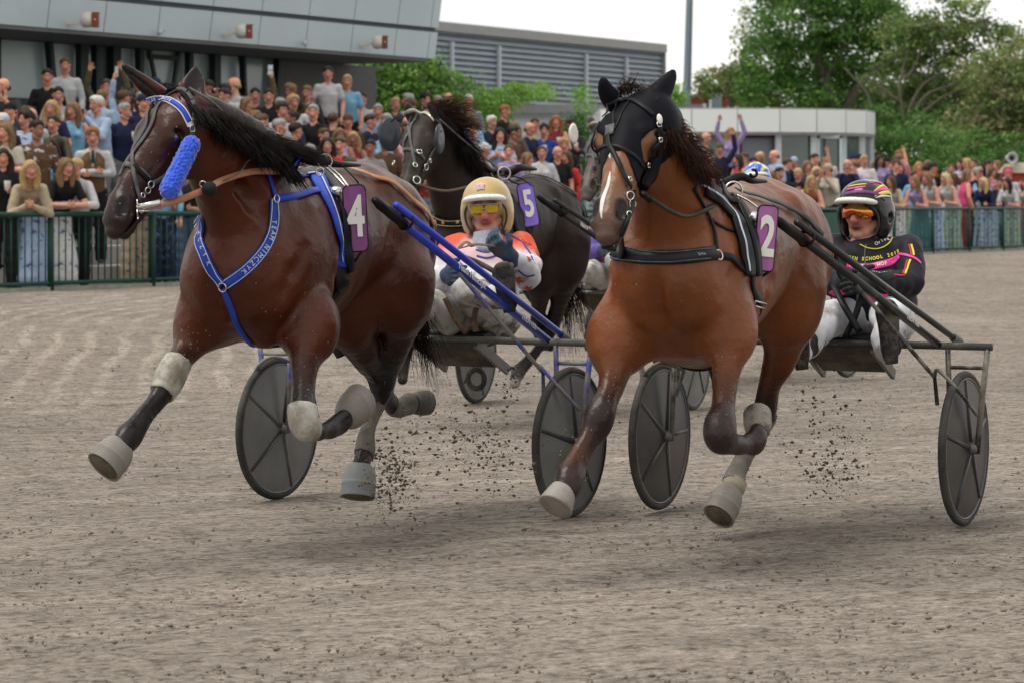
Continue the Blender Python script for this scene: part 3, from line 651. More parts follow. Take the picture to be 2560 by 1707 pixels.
tree('tree', P(1780, 560, 110), [B(1800, 205, 110, 1.0, 1, .55), B(1855, 195, 110, .8, 1, .7), B(1745+20, 225, 110, .45, 1, .35), B(1865, 60, 108, .25, .5, .55), B(1872, 250, 110, .6, 1, .4), B(1850, 100, 108, .15, .4, .25)], 4200, .10, [(.07, .10, .03), (.05, .09, .025), (.10, .10, .03)], 22, 'thin small leaved tree left of the tallest tree, above the brick building', trunk=[([P(1820, 560, 110), P(1825, 300, 110), P(1860, 120, 110)], [.15, .12, .03])])
tk2 = [(limb((2262, 560), (2262, 330), (2250, 220), (2270, 120), d=90), [.09, .07, .05, .02]), (limb((2262, 300), (2310, 210), (2400, 170), d=90), [.06, .045, .02]), (limb((2255, 260), (2190, 210), (2165, 190), d=90), [.05, .035, .02]), (limb((2262, 200), (2285, 170), (2300, 130), d=90), [.06, .05, .03]), (limb((2290, 270), (2330, 230), (2440, 200), d=90), [.07, .05, .03]), (limb((2180, 340), (2170, 240), (2110, 170), d=90), [.06, .045, .02]), (limb((2262, 330), (2340, 255), (2420, 215), d=90), [.07, .05, .02])]
tree('tree', P(2262, 560, 90), [B(2270, 100, 91, 1.1, 1.5, .9), B(2300, 70, 91, .9, 1.2, .6), B(2350, 340, 91, 1.2, 1.4, .7), B(2350, 95, 91, 1.2, 1.5, .7), B(2440, 95, 91, 1.2, 1.5, .6), B(2400, 180, 91, 1.4, 1.5, .6), B(2250, 200, 92, 1.2, 1.5, .7), B(2300, 270, 92, 1.4, 1.5, .8), B(2400, 280, 92, 1.5, 1.5, .8), B(2230, 310, 92, 1.2, 1.5, .9), B(2380, 20, 91, .5, 1, .4), B(2425, 20, 91, .4, 1, .3), B(2520, 100, 91, .6, 1, .5)], 18000, .10, G2, 23,
     'tree with pale bare branches showing, right of the pavilion', trunk=tk2)
tree('tree', P(2480, 560, 86), [B(2480, 190, 86, 1.1, 1.5, .9), B(2550, 170, 86, .9, 1.5, 1.1), B(2500, 280, 86, 1.5, 1.5, .9), B(2440, 340, 86, 1.3, 1.5, .8), B(2560, 370, 86, 1.3, 1.5, .8), B(2610, 250, 86, 1., 1.5, 1.5)], 13000, .10, [(.11, .13, .05), (.08, .11, .035), (.05, .08, .025), (.14, .13, .07)], 24,
     'olive green tree at the right edge above the crowd', trunk=[([P(2500, 560, 86), P(2505, 380, 86), P(2490, 220, 86)], [.2, .15, .05])])
tree('hedge', P(2330, 560, 82), [B(x, y, 82 + (x % 3), 1.2, 1.2, .75) for x, y in ((2210, 385), (2290, 370), (2370, 385), (2450, 390), (2530, 400), (2610, 400), (2240, 440), (2330, 440), (2420, 440), (2510, 440))] + [B(x, 350, 88, 1.2, 1.2, 1.1) for x in (2200, 2290, 2380)], 17000, .085, [(.025, .075, .012), (.04, .1, .018), (.018, .05, .01), (.06, .1, .03)], 25,
     'dense dark green hedge behind the crowd right of the pavilion', 'hedge', trunk=[([P(x, 560, 83), P(x, 380, 83)], [.06, .03]) for x in (2220, 2300, 2380, 2460, 2540)])
tree('tree_line', P(2300, 560, 150), [B(x, y, 150, 4, 3, 2.1) for x, y in ((1850, 330), (1950, 350), (2050, 310), (2150, 300), (2250, 270), (2350, 290), (2450, 250), (2550, 270), (2620, 250))], 14000, .26, [(.03, .055, .03), (.04, .06, .035), (.05, .07, .045)], 26,
     'dull dark belt of distant trees filling the gaps low behind', 'trees', trunk=[([P(x, 520, 150), P(x, 300, 150)], [.2, .1]) for x in (1950, 2150, 2350, 2550)])
# ---- kiosk with horn loudspeaker at the right edge
kd = 68; kr = root('kiosk', P(2540, 600, kd)); tag(kr, 'small red kiosk with rounded cream roof at the right edge', 'kiosk')
ka = P(2505, 432, kd); kb = P(2640, 600, kd)
obj('body', box((ka[0], kd, .3), (kb[0], kd+1.5, ka[2])), M('kiosk_red', (.42, .05, .03), .5), kr, smooth=False)
obj('roof', tube([P(2560 + 10, 421, kd-.1), P(2570, 421, kd+1.6)], .1, 4, smooth=False) if 0 else hexa([P(2493, 433, kd-.15), P(2650, 433, kd-.15), P(2650, 433, kd+1.6), P(2493, 433, kd+1.6), P(2512, 410, kd-.1), P(2640, 402, kd-.1), P(2640, 402, kd+1.5), P(2512, 410, kd+1.5)]), M('cream', (.48, .45, .36), .5), kr, smooth=False)
hc = P(2530, 396, kd-.2); hr = root('horn_loudspeaker', hc); tag(hr, 'grey round horn loudspeaker on the cream kiosk roof', 'loudspeaker'); ax = nrm((.15, -1, -.02))
obj('horn', lathe(hc, ax, [(-.32, .07), (-.2, .1), (.0, .135), (.03, .15), (.03, .12), (-.02, .08)], 20), M('horn_grey', (.4, .42, .43), .5), hr)
obj('driver_unit', lathe(hc + ax*.0, ax, [(-.02, .062), (.012, .05), (.015, .02)], 14), M('black_plastic', (.01, .01, .012), .4), hr)
obj('bracket', bar(hc - V3((0,0,.13)), hc - V3((0,0,.24)), .1, .1, (0,1,0)), M('horn_grey'), hr, smooth=False)
# ================================================================ HORSES
HM = bpy.data.materials.new('horse_coat')
M('coat_bay', rough=.35, attr=True, var=.38, vs=3.2, bump=.5, bs=28, spec=.27, dirt=(.04, .026, .02), ds=2.2, dth=(.62, .95))
M('coat_black', rough=.45, attr=True, var=.25, vs=5, bump=.45, bs=26, spec=.14, dirt=(.045, .038, .034), ds=2.2, dth=(.6, .85))
SILVER = M('steel', (.62, .62, .60), .25, 1, var=.1); BLACKL = M('black_leather', (.006, .0065, .008), .42, var=.3, vs=12, dirt=(.05, .045, .04), ds=12, dth=(.62, .85), spec=.18)
GREYL = M('dusty_leather', (.075, .08, .085), .6, var=.3, vs=25, dirt=(.18, .17, .15), ds=20, dth=(.5, .75)); TAN = M('tan_leather', (.34, .145, .07), .5, var=.2, vs=10, dirt=(.42, .26, .16), ds=9)
BLUE = M('blue_webbing', (.012, .05, .42), .5, var=.15, vs=12, dirt=(.06, .09, .25), ds=8, dth=(.55, .8)); BOOTW = M('dirty_boot', (.46, .45, .41), .55, var=.12, vs=8, dirt=(.20, .18, .14), ds=9, dth=(.38, .6))
BELL = M('bell_boot', (.215, .205, .185), .5, var=.14, vs=7, dirt=(.15, .135, .11), ds=7, dth=(.45, .7)); WRAP = M('bandage', (.13, .12, .105), .85, var=.3, vs=9, dirt=(.2, .18, .15), ds=10)
WHITE = M('white_paint', (.72, .72, .70), .5, var=.05, dirt=(.4, .38, .35), ds=14, dth=(.6, .8)); EYE = M('eye_gloss', (.006, .004, .003), .06, var=0, coat=1, spec=.8)
HAIRB = M('mane_hair', (.008, .006, .006), .5, var=.5, vs=20, spec=.14); HAIRR = M('mane_hair_red', (.034, .014, .009), .5, var=.6, vs=18, spec=.14)
def specks(b, h, seed, boxes, n, mat):
    rs = random.Random(seed); m = MB()
    for _ in range(n):
        x0, y0, x1, y1 = rs.choice(boxes); q = b.hit(rs.uniform(x0, x1), rs.uniform(y0, y1), 0); r_ = .0012 + .0035*rs.random()**3
        m.add(lathe(q[0] - q[1]*.001, q[1], [(0, r_), (r_*.5, r_*.7)], 5, None, rs.uniform(.4, 1)))
    o = obj('mud_specks', m.vf(), mat, h); o['kind'] = 'stuff'; return o
class Frame:
    def __init__(s, ox, oy, a): s.o = (ox, oy); s.a = R(a); s.f = V3((-math.sin(s.a), -math.cos(s.a), 0)); s.l = V3((math.cos(s.a), -math.sin(s.a), 0)); s.O = V3((ox, oy, 0))
    def L(s, f, q, z): return s.O + s.f*f + s.l*q + V3((0, 0, z))
    def J(s, px, py, f):
        k = (px - HX)/F; c, sn = math.cos(s.a), math.sin(s.a)
        q = (k*(s.o[1] - f*c) - s.o[0] + f*sn)/(c + k*sn); p = s.O + s.f*f + s.l*q
        p[2] = CH - (py - HY)/F*p[1]; return p
class Head:
    """axis down the face, e = horse's left, g = from forehead back to the jaw"""
    def __init__(s, poll, tip, roll=0, sc=1.0):
        s.sc = sc
        s.o = V3(poll); s.u = nrm(V3(tip) - s.o); h = nrm((s.u[0], s.u[1], 0)); s.e = nrm(V3((-h[1], h[0], 0)))
        s.g = np.cross(s.e, s.u)
        if s.g[2] > 0 and s.u[2] < -.5 and False: s.g = -s.g
        if np.dot(s.g, -h) < 0: s.g = -s.g
        if roll: c, n = math.cos(R(roll)), math.sin(R(roll)); s.e, s.g = s.e*c + s.g*n, s.g*c - s.e*n
    def p(s, u, e, g): return s.o + (s.u*u + s.e*e + s.g*g)*s.sc
    def loc(s, X): d = (X - s.o)/s.sc; return d @ s.u, d @ s.e, d @ s.g
def head_sdf(S, H, col, muz, sc=1.0, mouth=0):
    p = H.p; e = H.e; i0 = len(S.p)
    S.c(p(.045,0,.095), p(.12,0,.085), (.070,.072), (.088,.082), col, .04, e)          # cranium
    S.c(p(.12,0,.080), p(.21,0,.080), (.092,.080), (.084,.078), col, .04, e)
    S.chain([p(.20,0,.068), p(.33,0,.062), p(.46,0,.058), p(.53,0,.060)], [(.066,.062),(.049,.056),(.043,.050),(.048,.050)], col, .03, e, 2)   # nasal
    for q in (-1, 1):
        S.c(p(.165,q*.072,.050), p(.185,q*.074,.055), .032, .030, col, .025)       # brow
        S.c(p(.11,q*.050,.045), p(.15,q*.066,.045), .030, .030, col, .03)
        S.c(p(.15,q*.050,.175), p(.20,q*.048,.175), (.030,.080), (.030,.085), col, .04, e)   # jowl disc
        S.chain([p(.22,q*.044,.175), p(.33,q*.032,.150), p(.44,q*.024,.125), p(.52,q*.020,.112)], [(.024,.070),(.022,.042),(.020,.028),(.020,.022)], col, .035, e, 2)
        S.c(p(.235,q*.066,.100), p(.34,q*.050,.085), .012, .010, col, .02)         # facial crest
        S.c(p(.485,q*.036,.040), p(.548,q*.040,.055), (.026,.030), (.024,.028), muz, .02, e)   # nostril wing
    S.c(p(.20,0,.13), p(.36,0,.105), (.058,.085), (.044,.055), col, .04, e)
    S.c(p(.46,0,.085), p(.52,0,.085), (.040,.050), (.044,.046), muz, .035, e)
    S.c(p(.535,0,.062), p(.585,0,.078), (.048,.042), (.040,.034), muz, .03, e)      # upper lip
    S.c(p(.545,0,.125), p(.570,0,.125), (.034,.026), (.028,.022), muz, .02, e)      # lower lip, chin
    for q in (-1, 1):
        S.c(p(.166,q*.104,.062), p(.182,q*.106,.068), .020, .019, muz, .018, None, True)   # eye socket
        S.c(p(.178,q*.092,.060), p(.178,q*.092,.070), .024, .024, col, .010)
        S.c(p(.496,q*.052,.008), p(.536,q*.052,.030), (.017,.022), (.016,.020), (.004,.003,.003), .010, e, True)  # nostril
        S.c(p(.490,q*.052,.106), p(.592,q*.03,.103), (.030,.008), (.03,.008), (.008,.006,.006), .006, e, True)  # mouth line
    for i in range(i0, len(S.p)):
        t = list(S.p[i]); t[2] = t[2]*H.sc; t[3] = t[3]*H.sc; S.p[i] = tuple(t)
def ears(S, H, tips, col, dark, wid=.036, ins=True):
    for q, tip in zip((1, -1), tips):
        b = H.p(.0, q*.062, .07); tip = V3(tip); d = tip - b; m = b + d*.5
        out = nrm(H.e*q*.8 - H.u*0 + nrm(V3((0,-1,0)))*1.0); fwd = nrm(out - nrm(d)*np.dot(out, nrm(d))); side = np.cross(nrm(d), fwd)
        S.chain([b, b + d*.30 + H.e*q*.006, b + d*.62 + H.e*q*.008, tip], [(wid*.80,.028),(wid,.026),(wid*.72,.018),(.007,.006)], [col, col, dark], .018, side, 3)
        if ins: S.chain([b + d*.26 + fwd*.030, b + d*.55 + fwd*.026, b + d*.86 + fwd*.014], [(wid*.60,.016),(wid*.55,.014),(.010,.005)], dark, .008, side, 2); 
        if ins:
            n_ = len(S.p)
            for i in range(n_-4, n_):
                t = list(S.p[i]); t[7] = True; S.p[i] = tuple(t)
def torso_sdf(S, Fr, col, belly, dark, dz=0):
    l = Fr.l
    def L(f, q, z): return Fr.L(f, q, z - (dz*min(1, max(0, (z - .9)/.5)) if f < 1.25 else dz*min(1, max(0, (z - .9)/.5))*max(0, 1 - (f-1.25)/.3)))
    S.chain([L(.06,0,1.29), L(.20,0,1.325), L(.40,0,1.335), L(.62,0,1.300), L(.90,0,1.250), L(1.15,0,1.225), L(1.36,0,1.19), L(1.52,0,1.14)],
            [(.16,.16),(.225,.240),(.250,.262),(.250,.262),(.266,.297),(.258,.328),(.230,.312),(.205,.235)], col, .06, l, 3)
    S.chain([L(1.0,0,1.45), L(1.18,0,1.52), L(1.30,0,1.47)], [(.06,.10),(.055,.085),(.07,.10)], col, .08, l, 2)    # withers
    for q in (-1, 1):
        S.chain([L(1.16,q*.13,1.42), L(1.30,q*.185,1.22), L(1.50,q*.15,1.06)], [(.055,.13),(.075,.14),(.075,.10)], col, .08, l, 3)    # scapula
        S.c(L(1.50,q*.13,1.08), L(1.34,q*.17,1.0), (.075,.11), (.070,.11), col, .08, l)          # arm / triceps
        S.chain([L(.42,q*.16,1.40), L(.22,q*.165,1.30), L(.10,q*.15,1.10)], [(.10,.15),(.12,.20),(.10,.15)], col, .06, l, 3)    # gluteals, hamstrings
        S.chain([L(.28,q*.15,1.24), L(.36,q*.17,1.10), L(.44,q*.165,1.00)], [(.115,.18),(.10,.14),(.065,.075)], col, .06, l, 3)     # thigh to stifle
    for q in (-1, 1): S.c(L(1.55,q*.085,1.04), L(1.44,q*.09,.93), (.08,.11), (.08,.08), col, .04, l)     # pectorals
    S.c(L(1.2,0,.935), L(.80,0,1.01), (.12,.055), (.12,.05), belly, .08, l)
    for q in (-1, 1):
        S.chain([L(1.28,q*.20,1.40), L(1.40,q*.225,1.20), L(1.52,q*.20,1.03)], [.016,.022,.016], col, .05, l, 2)      # scapular ridge
        S.chain([L(1.02,q*.22,1.30), L(1.12,q*.26,1.15), L(1.26,q*.25,1.00)], [(.022,.05),(.022,.055),(.02,.04)], col, .06, l, 2)   # triceps
        def cutc(pts, rad, k=.04):
            i0 = len(S.p); S.chain(pts, rad, None, k, l, 2)
            for i in range(i0, len(S.p)): t = list(S.p[i]); t[7] = True; S.p[i] = tuple(t)
        cutc([L(1.06,q*.295,1.36), L(1.10,q*.308,1.18), L(1.16,q*.298,.98)], [.018,.024,.020], .06)       # behind the elbow
        cutc([L(.50,q*.312,1.36), L(.56,q*.315,1.20), L(.60,q*.295,1.06)], [.030,.040,.028], .06)    # flank
        cutc([L(.17,q*.295,1.34), L(.20,q*.31,1.16), L(.30,q*.28,1.00)], [.012,.016,.012])            # hamstring line
        cutc([L(1.44,q*.285,1.26), L(1.58,q*.255,1.08)], [.010,.014], .06)
        for j in range(5): cutc([L(1.0-.085*j,q*.298,1.28), L(.97-.085*j,q*.302,1.08)], [.006,.007], .012)   # ribs
        S.c(L(.48,q*.19,1.50), L(.40,q*.20,1.46), .035, .03, col, .06)     # point of hip
    cutc([L(1.74,0,1.16), L(1.71,0,1.06), L(1.64,0,.94)], [.010,.012,.010], .06)      # between the pectorals
def leg(S, pts, rad, cols, k=.022, side=(.93, -.36, 0)):
    rad = [(r*.78, r*1.01) if np.isscalar(r) and r < .062 else r for r in rad]
    i0 = len(S.p); S.chain(pts, rad, cols, k, side, 4)
    for i in range(i0, min(i0+5, len(S.p))):
        if np.max(S.p[i][2]) > .075: t = list(S.p[i]); t[6] = .075; S.p[i] = tuple(t)
def hoof(S, a, b, r0, r1, col): S.c(a, V3(a) + (V3(b) - V3(a))*.45, min(r0, .036), min(r1, .036), col, .012)
def strands(name, roots, dirs, length, mat, parent, n=220, seed=1, r0=.004, droop=.5, wav=.03, clump=5, spread=.25, taper=.25):
    """hair: thin tapering locks grown from a root line; dirs give the wind direction at each root"""
    rs = np.random.RandomState(seed); m = MB(); roots = np.array(roots); dirs = np.array(dirs)
    rq, dq = cr(roots, 12), cr(dirs, 12)
    for i in range(n):
        if i % clump == 0: cu = rs.uniform(0, 1); cd_ = rs.normal(size=3)*spread; cl = rs.uniform(.6, 1.15); ph = rs.uniform(0, 6.28)
        u = np.clip(cu + rs.normal()*.012, 0, 1)*(len(rq)-1); j = int(u); d = nrm(dq[j] + cd_ + rs.normal(size=3)*spread*.22)
        p = rq[j] + rs.normal(size=3)*.010; L_ = length*cl*rs.uniform(.8, 1.1)*(np.linalg.norm(dq[j])); pts = []; K = 7; wv = nrm(rs.normal(size=3))
        for k in range(K):
            t = k/(K-1); pts.append(p + d*L_*t + V3((0,0,-1))*droop*L_*t*t + wv*wav*math.sin(t*5+ph)*t)
        m.add(tube(pts, [r0*(1 - (1-taper)*t/(K-1)) for t in range(K)], 3, smooth=False))
    return obj(name, m.vf(), mat, parent)
def jug(S, pts, rad, k=.04):
    i0 = len(S.p); S.chain(pts, rad, None, k, None, 2)
    for i in range(i0, len(S.p)): t = list(S.p[i]); t[7] = True; S.p[i] = tuple(t)
def bell(name, parent, top, bot, r0, r1, mat=None, side=None, band=True):
    top, bot = V3(top), V3(bot); ax = bot - top; Ln = np.linalg.norm(ax)
    g_ = lambda t: r0 + (r1 - r0)*t
    prof = [(0, r0*.90), (.004, r0*1.02), (Ln*.06, g_(.22)), (Ln*.16, g_(.55)), (Ln*.32, g_(.82)), (Ln*.50, g_(.93)), (Ln*.56, g_(.95)), (Ln*.58, g_(1.02)), (Ln*.63, g_(1.02)), (Ln*.65, g_(.95)), (Ln*.97, r1), (Ln, r1*.98), (Ln*.97, r1*.88)]
    o = obj(name, lathe(top, ax, prof, 22, side, .88), mat or BELL, parent)
    ref = V3((0, 0, 1)) if abs(nrm(ax)[2]) < .9 else V3((1, 0, 0))
    obj('sole', lathe(top + nrm(ax)*Ln*.974, ax, [(0, r1*.84), (Ln*.02, r1*.82)], 18, side, .88), M('muddy_sole', (.10, .085, .06), .8, var=.4, vs=20), o)
    return o
def sleeve(name, parent, pts, rad, mat, sides=18): return obj(name, tube(pts, rad, sides, 5), mat, parent)
def buckle(c, n_, up, w_=.022, h_=.026, r_=.0025):
    c, n_ = V3(c), nrm(n_); x = nrm(np.cross(up, n_)); y = np.cross(n_, x)
    pts = [c + x*w_*i/2 + y*h_*j/2 for i, j in ((-1,-1),(1,-1),(1,1),(-1,1),(-1,-1))]
    return tube(pts, r_, 6, smooth=False)
def plate(name, parent, corners, mat, digit, th=.006, dsz=.165, sx=.62, edge=True, tilt=0):
    """number plate hanging at the horse's side: corners = top-left, top-right, bottom-right, bottom-left in world metres"""
    c = [V3(x) for x in corners]; cx = sum(c)/4; x = nrm(c[1] - c[0] + c[2] - c[3]); y = nrm((c[0]+c[1]) - (c[2]+c[3])); n_ = nrm(np.cross(x, y)); y = np.cross(n_, x)
    w_ = (np.linalg.norm(c[1]-c[0]) + np.linalg.norm(c[2]-c[3]))/4; h_ = np.linalg.norm((c[0]+c[1]) - (c[2]+c[3]))/4; sh = np.dot((c[0]+c[1]-c[2]-c[3])/2, x)*0
    out = []; rr = w_*.45
    for sx_, sy_, a0 in ((1,1,0),(-1,1,90),(-1,-1,180),(1,-1,270)):
        for k in range(6):
            a = R(a0 + 18*k); out.append((sx_*(w_-rr) + rr*math.cos(a), sy_*(h_-rr*1.2) + rr*1.2*math.sin(a)))
    N = len(out); bow = lambda u: -.25*u*u/(w_)*.5
    V = [cx + x*u + y*v + n_*(bow(u) + th/2) for u, v in out] + [cx + x*u + y*v + n_*(bow(u) - th/2) for u, v in out]
    V += [cx + n_*th/2, cx - n_*th/2]
    Fc = [(i, (i+1) % N, 2*N) for i in range(N)] + [(N+(i+1) % N, N+i, 2*N+1) for i in range(N)] + [(i, N+i, N+(i+1) % N, (i+1) % N) for i in range(N)]
    o = obj(name, (V, Fc), mat, parent, smooth=False)
    if edge: obj('plate_edging', tube([cx + x*u + y*v + n_*bow(u) for u, v in out + out[:1]], .0042, 6, smooth=False), BLACKL, o)
    T = textmesh(digit, h_*1.72, .0015, .006, sx); zz = [v[2] for v in T[0]]
    obj('number', placetext(T, cx + n_*(th/2 + .0055), x, y), WHITE, o, smooth=False)
    return o, (cx, x, y, n_, w_, h_)
def ontext(body, s, pts, size, mat, parent, name='lettering', off=.007, sx=1, flip=False, up=None, n=24, depth=.0012, bold=0, fill=1.0):
    """letters one by one along a path on a surface"""
    X, N = body.path(pts, off, n); seg = np.r_[0, np.cumsum(np.linalg.norm(np.diff(X, axis=0), axis=1))]; L_ = seg[-1]; m = MB(); k = len(s)
    for i, ch in enumerate(s):
        if ch == ' ': continue
        u = L_*(.5 + ((i + .5)/k - .5)*fill); j = min(np.searchsorted(seg, u), len(X)-1); a = max(j-1, 0); p = X[a] + (X[j]-X[a])*((u-seg[a])/max(seg[j]-seg[a], 1e-6))
        t = nrm(X[min(j+1, len(X)-1)] - X[max(a-1, 0)]); n_ = N[j]; y = np.cross(n_, t)
        T = textmesh(ch, size, depth, bold, sx)
        if len(T[0]): m.add(placetext(T, p, t, y))
    return obj(name, m.vf(), mat, parent, smooth=False)
def loopband(body, fr, pts, w_, off, th): return body.strap(pts, w_, off, 6, th)
def make_body(S, h, base, name, org, mat, noise=None, label=None, cat='horse'):
    V, Fc = S.build(h, noise); C_ = S.colors(V, base); o = obj(name, (V, Fc), mat, org=org, cols=C_)
    if label: tag(o, label, cat)
    return o, Body(V, Fc)
def hpath(fr, pts): return [tuple(fr.L(*p)) for p in pts]
# ---------------------------------------------------------------- horse with plate 4 (dark bay, blue harness)
FA = Frame(-.574, 12.8, 21.3); J = FA.J; L = FA.L
CA = (.062, .0135, .0045); CB = (.036, .012, .0065); CD = (.012, .009, .010); CM = (.022, .014, .012); CG = (.035, .02, .014)
SA = Sdf(); torso_sdf(SA, FA, CA, CB, CD)
SA.chain([J(640,520,1.42), J(590,465,1.55), J(543,395,1.70), J(495,325,1.84), J(458,290,1.92)], [(.15,.28),(.112,.215),(.084,.165),(.072,.126),(.068,.10)], CA, .06, FA.l, 4)
HA = Head(P(416,226,FA.J(412,222,1.93)[1]), P(256,540,FA.J(412,222,1.93)[1] - .25), sc=1.04)
head_sdf(SA, HA, (.032,.0105,.006), CM)
jug(SA, [J(505,440,1.74)+FA.l*.075, J(552,500,1.63)+FA.l*.15, J(600,590,1.55)+FA.l*.215], [.010,.013,.010], .06); jug(SA, [J(585,330,1.66)+FA.l*.085, J(640,420,1.5)+FA.l*.13], [.012,.016])
dA = HA.o[1]
ears(SA, HA, (P(490,166,dA+.04), P(311,167,dA-.02)), CA, CD, .048)
SA.chain([J(505,268,1.88), J(548,284,1.81), J(610,318,1.68), J(680,372,1.5), J(725,402,1.38)], [(.035,.03),(.04,.045),(.042,.05),(.042,.05),(.03,.03)], CD, .03, FA.l, 3)
# right fore, reaching forward
leg(SA, [J(590,740,1.45), J(500,815,1.52), J(462,880,1.60), J(430,932,1.70), J(412,968,1.74)], [.11,.085,.058,.054,.047], [CA, CA, CG, CD], .03)
leg(SA, [J(412,968,1.74), J(392,995,1.79), J(350,1045,1.90), J(330,1074,1.95), J(319,1092,1.98), J(302,1115,2.03)], [.048,.034,.031,.036,.047,.035], CD)
leg(SA, [J(420,985,1.72), J(400,1010,1.79), J(362,1058,1.90), J(334,1100,1.97)], [.026,.018,.017,.024], CD, .012)
hoof(SA, J(300,1115,2.03), J(272,1152,2.06), .034, .046, CD)
# left fore, folded
leg(SA, [J(785,790,1.32), J(772,840,1.38), J(764,900,1.46), J(758,980,1.54), J(756,1050,1.61)], [.09,.078,.060,.044,.056], [CA, CA, CB, CD], .03)
leg(SA, [J(756,1060,1.61), J(790,1078,1.50), J(822,1072,1.36), J(845,1060,1.27), J(866,1042,1.22)], [.046,.032,.034,.042,.033], CD)
hoof(SA, J(868,1038,1.2), J(888,1016,1.13), .034, .046, CD)
# left hind (near), reaching forward under the body
leg(SA, [J(995,700,.34), J(998,770,.32), J(988,840,.25), J(966,925,.14), J(958,972,.08)], [.15,.105,.072,.048,.056], [CA, CB, CD, CD], .03)
leg(SA, [J(957,975,.08), J(942,1018,.12), J(918,1080,.22), J(912,1125,.28), J(900,1165,.34)], [.05,.031,.032,.042,.034], CD)
hoof(SA, J(899,1170,.34), J(896,1208,.37), .034, .046, CD)
# right hind (far), trailing
leg(SA, [J(870,730,.50), J(872,805,.50), J(905,870,.36), J(942,935,.12), J(960,985,-.02)], [.13,.092,.068,.05,.052], [CA, CB, CD, CD], .03)
leg(SA, [J(960,985,-.02), J(985,1020,-.14), J(1005,1018,-.25), J(1022,1008,-.33), J(1036,1006,-.38)], [.046,.032,.034,.040,.032], CD)
hoof(SA, J(1034,1006,-.38), J(1052,1006,-.42), .034, .04, CD)
nzA = sines(4, 13, .0040, 8); nzB = sines(5, 24, .0026, 10, (1.5, 1.5, .45))
hA, bA = make_body(SA, .0085, CA, 'horse', L(.8,0,0), MATS['coat_bay'], lambda X: nzA(X) + nzB(X), 'dark bay horse in a blue harness with purple number 4 plate, trotting at the left')
# eyes
def eyes(H, h, dep=.058, r_=.019):
    for q in (-1, 1): obj('eye', lathe(H.p(.178, q*(.0995), dep + .004), (0,0,1), [(-.9*r_, .3*r_), (-.6*r_, .8*r_), (0, r_), (.6*r_, .8*r_), (.9*r_, .3*r_)], 14), EYE, h)
eyes(HA, hA)
# mane and forelock, tail
dw = V3((.92, .25, .02))
strands('mane', [J(455,235,1.95), J(500,255,1.86), J(560,290,1.74), J(620,330,1.60), J(680,375,1.45), J(725,400,1.33)], [dw*.3+V3((0,0,-.35)), dw*.5+V3((0,0,-.38)), dw*.75+V3((0,0,-.42)), dw*1.0+V3((0,0,-.30)), dw*1.1+V3((0,0,-.1)), dw*.8], .20, HAIRB, hA, 1300, 3, .0030, .05, .02, 14, .07, .12)
strands('mane_side', [J(455,240,1.93), J(520,275,1.82), J(580,310,1.68), J(640,350,1.55), J(700,395,1.38)], [V3((.55,-.5,-.55))*.9]*5, .20, HAIRB, hA, 1500, 8, .0040, .15, .008, 12, .07, .3)
strands('forelock', [HA.p(.0,-.02,.03), HA.p(-.02,0,.03), HA.p(.0,.03,.04)], [V3((.2,-.35,.12)), V3((.35,-.1,.25)), V3((.5,-.1,.15))], .10, HAIRB, hA, 160, 5, .003, .4, .02)
strands('tail', [L(.0,-.02,1.36), L(-.07,0,1.30), L(-.10,.02,1.20)], [V3((.35,.30,-1.0)), V3((.30,.28,-1.0)), V3((.26,.2,-1.0))], .44, HAIRB, hA, 600, 6, .0030, .25, .05, 10, .12, .2)
# knee boots, bandages, bell boots
def segmask(body, a, b, r_, t0=0, t1=1):
    a, b = V3(a), V3(b); d = b - a; t = (body.V - a) @ d/(d @ d); q = body.V - a - np.clip(t, 0, 1)[:, None]*d
    return (t > t0) & (t < t1) & (np.linalg.norm(q, axis=1) < r_)
def wrap(name, body, h, a, b, r_, off, mat, t0=0, t1=1):
    V_, F_, u_ = body.cut(segmask(body, a, b, r_, t0, t1), off); return obj(name, (V_, F_), mat, h)
wrap('knee_boot', bA, hA, J(446,895,1.66), J(410,985,1.76), .10, .007, BOOTW)
wrap('knee_boot', bA, hA, J(757,1016,1.57), J(758,1100,1.62), .085, .009, BOOTW)
obj('boot_strap', tube([J(722,1040,1.57) , J(757,1052,1.50), J(794,1040,1.55)], .009, 6), BLACKL, hA)
wrap('bandage', bA, hA, J(945,1010,.12), J(911,1140,.29), .075, .006, WRAP)
wrap('bandage', bA, hA, J(978,1010,-.10), J(1026,1007,-.34), .07, .006, WRAP)
bell('bell_boot', hA, J(309,1108,2.0), J(258,1168,2.09), .048, .080)
bell('bell_boot', hA, J(862,1046,1.22), J(902,1000,1.08), .048, .080)
bell('bell_boot', hA, J(902,1160,.33), J(894,1243,.38), .052, .078, M('bell_grey', (.20, .225, .235), .5, var=.15, vs=8, dirt=(.2, .19, .17), ds=8))
bell('bell_boot', hA, J(1034,1007,-.37), J(1068,1006,-.48), .042, .060, M('bell_dark', (.10, .095, .085), .6, var=.2))
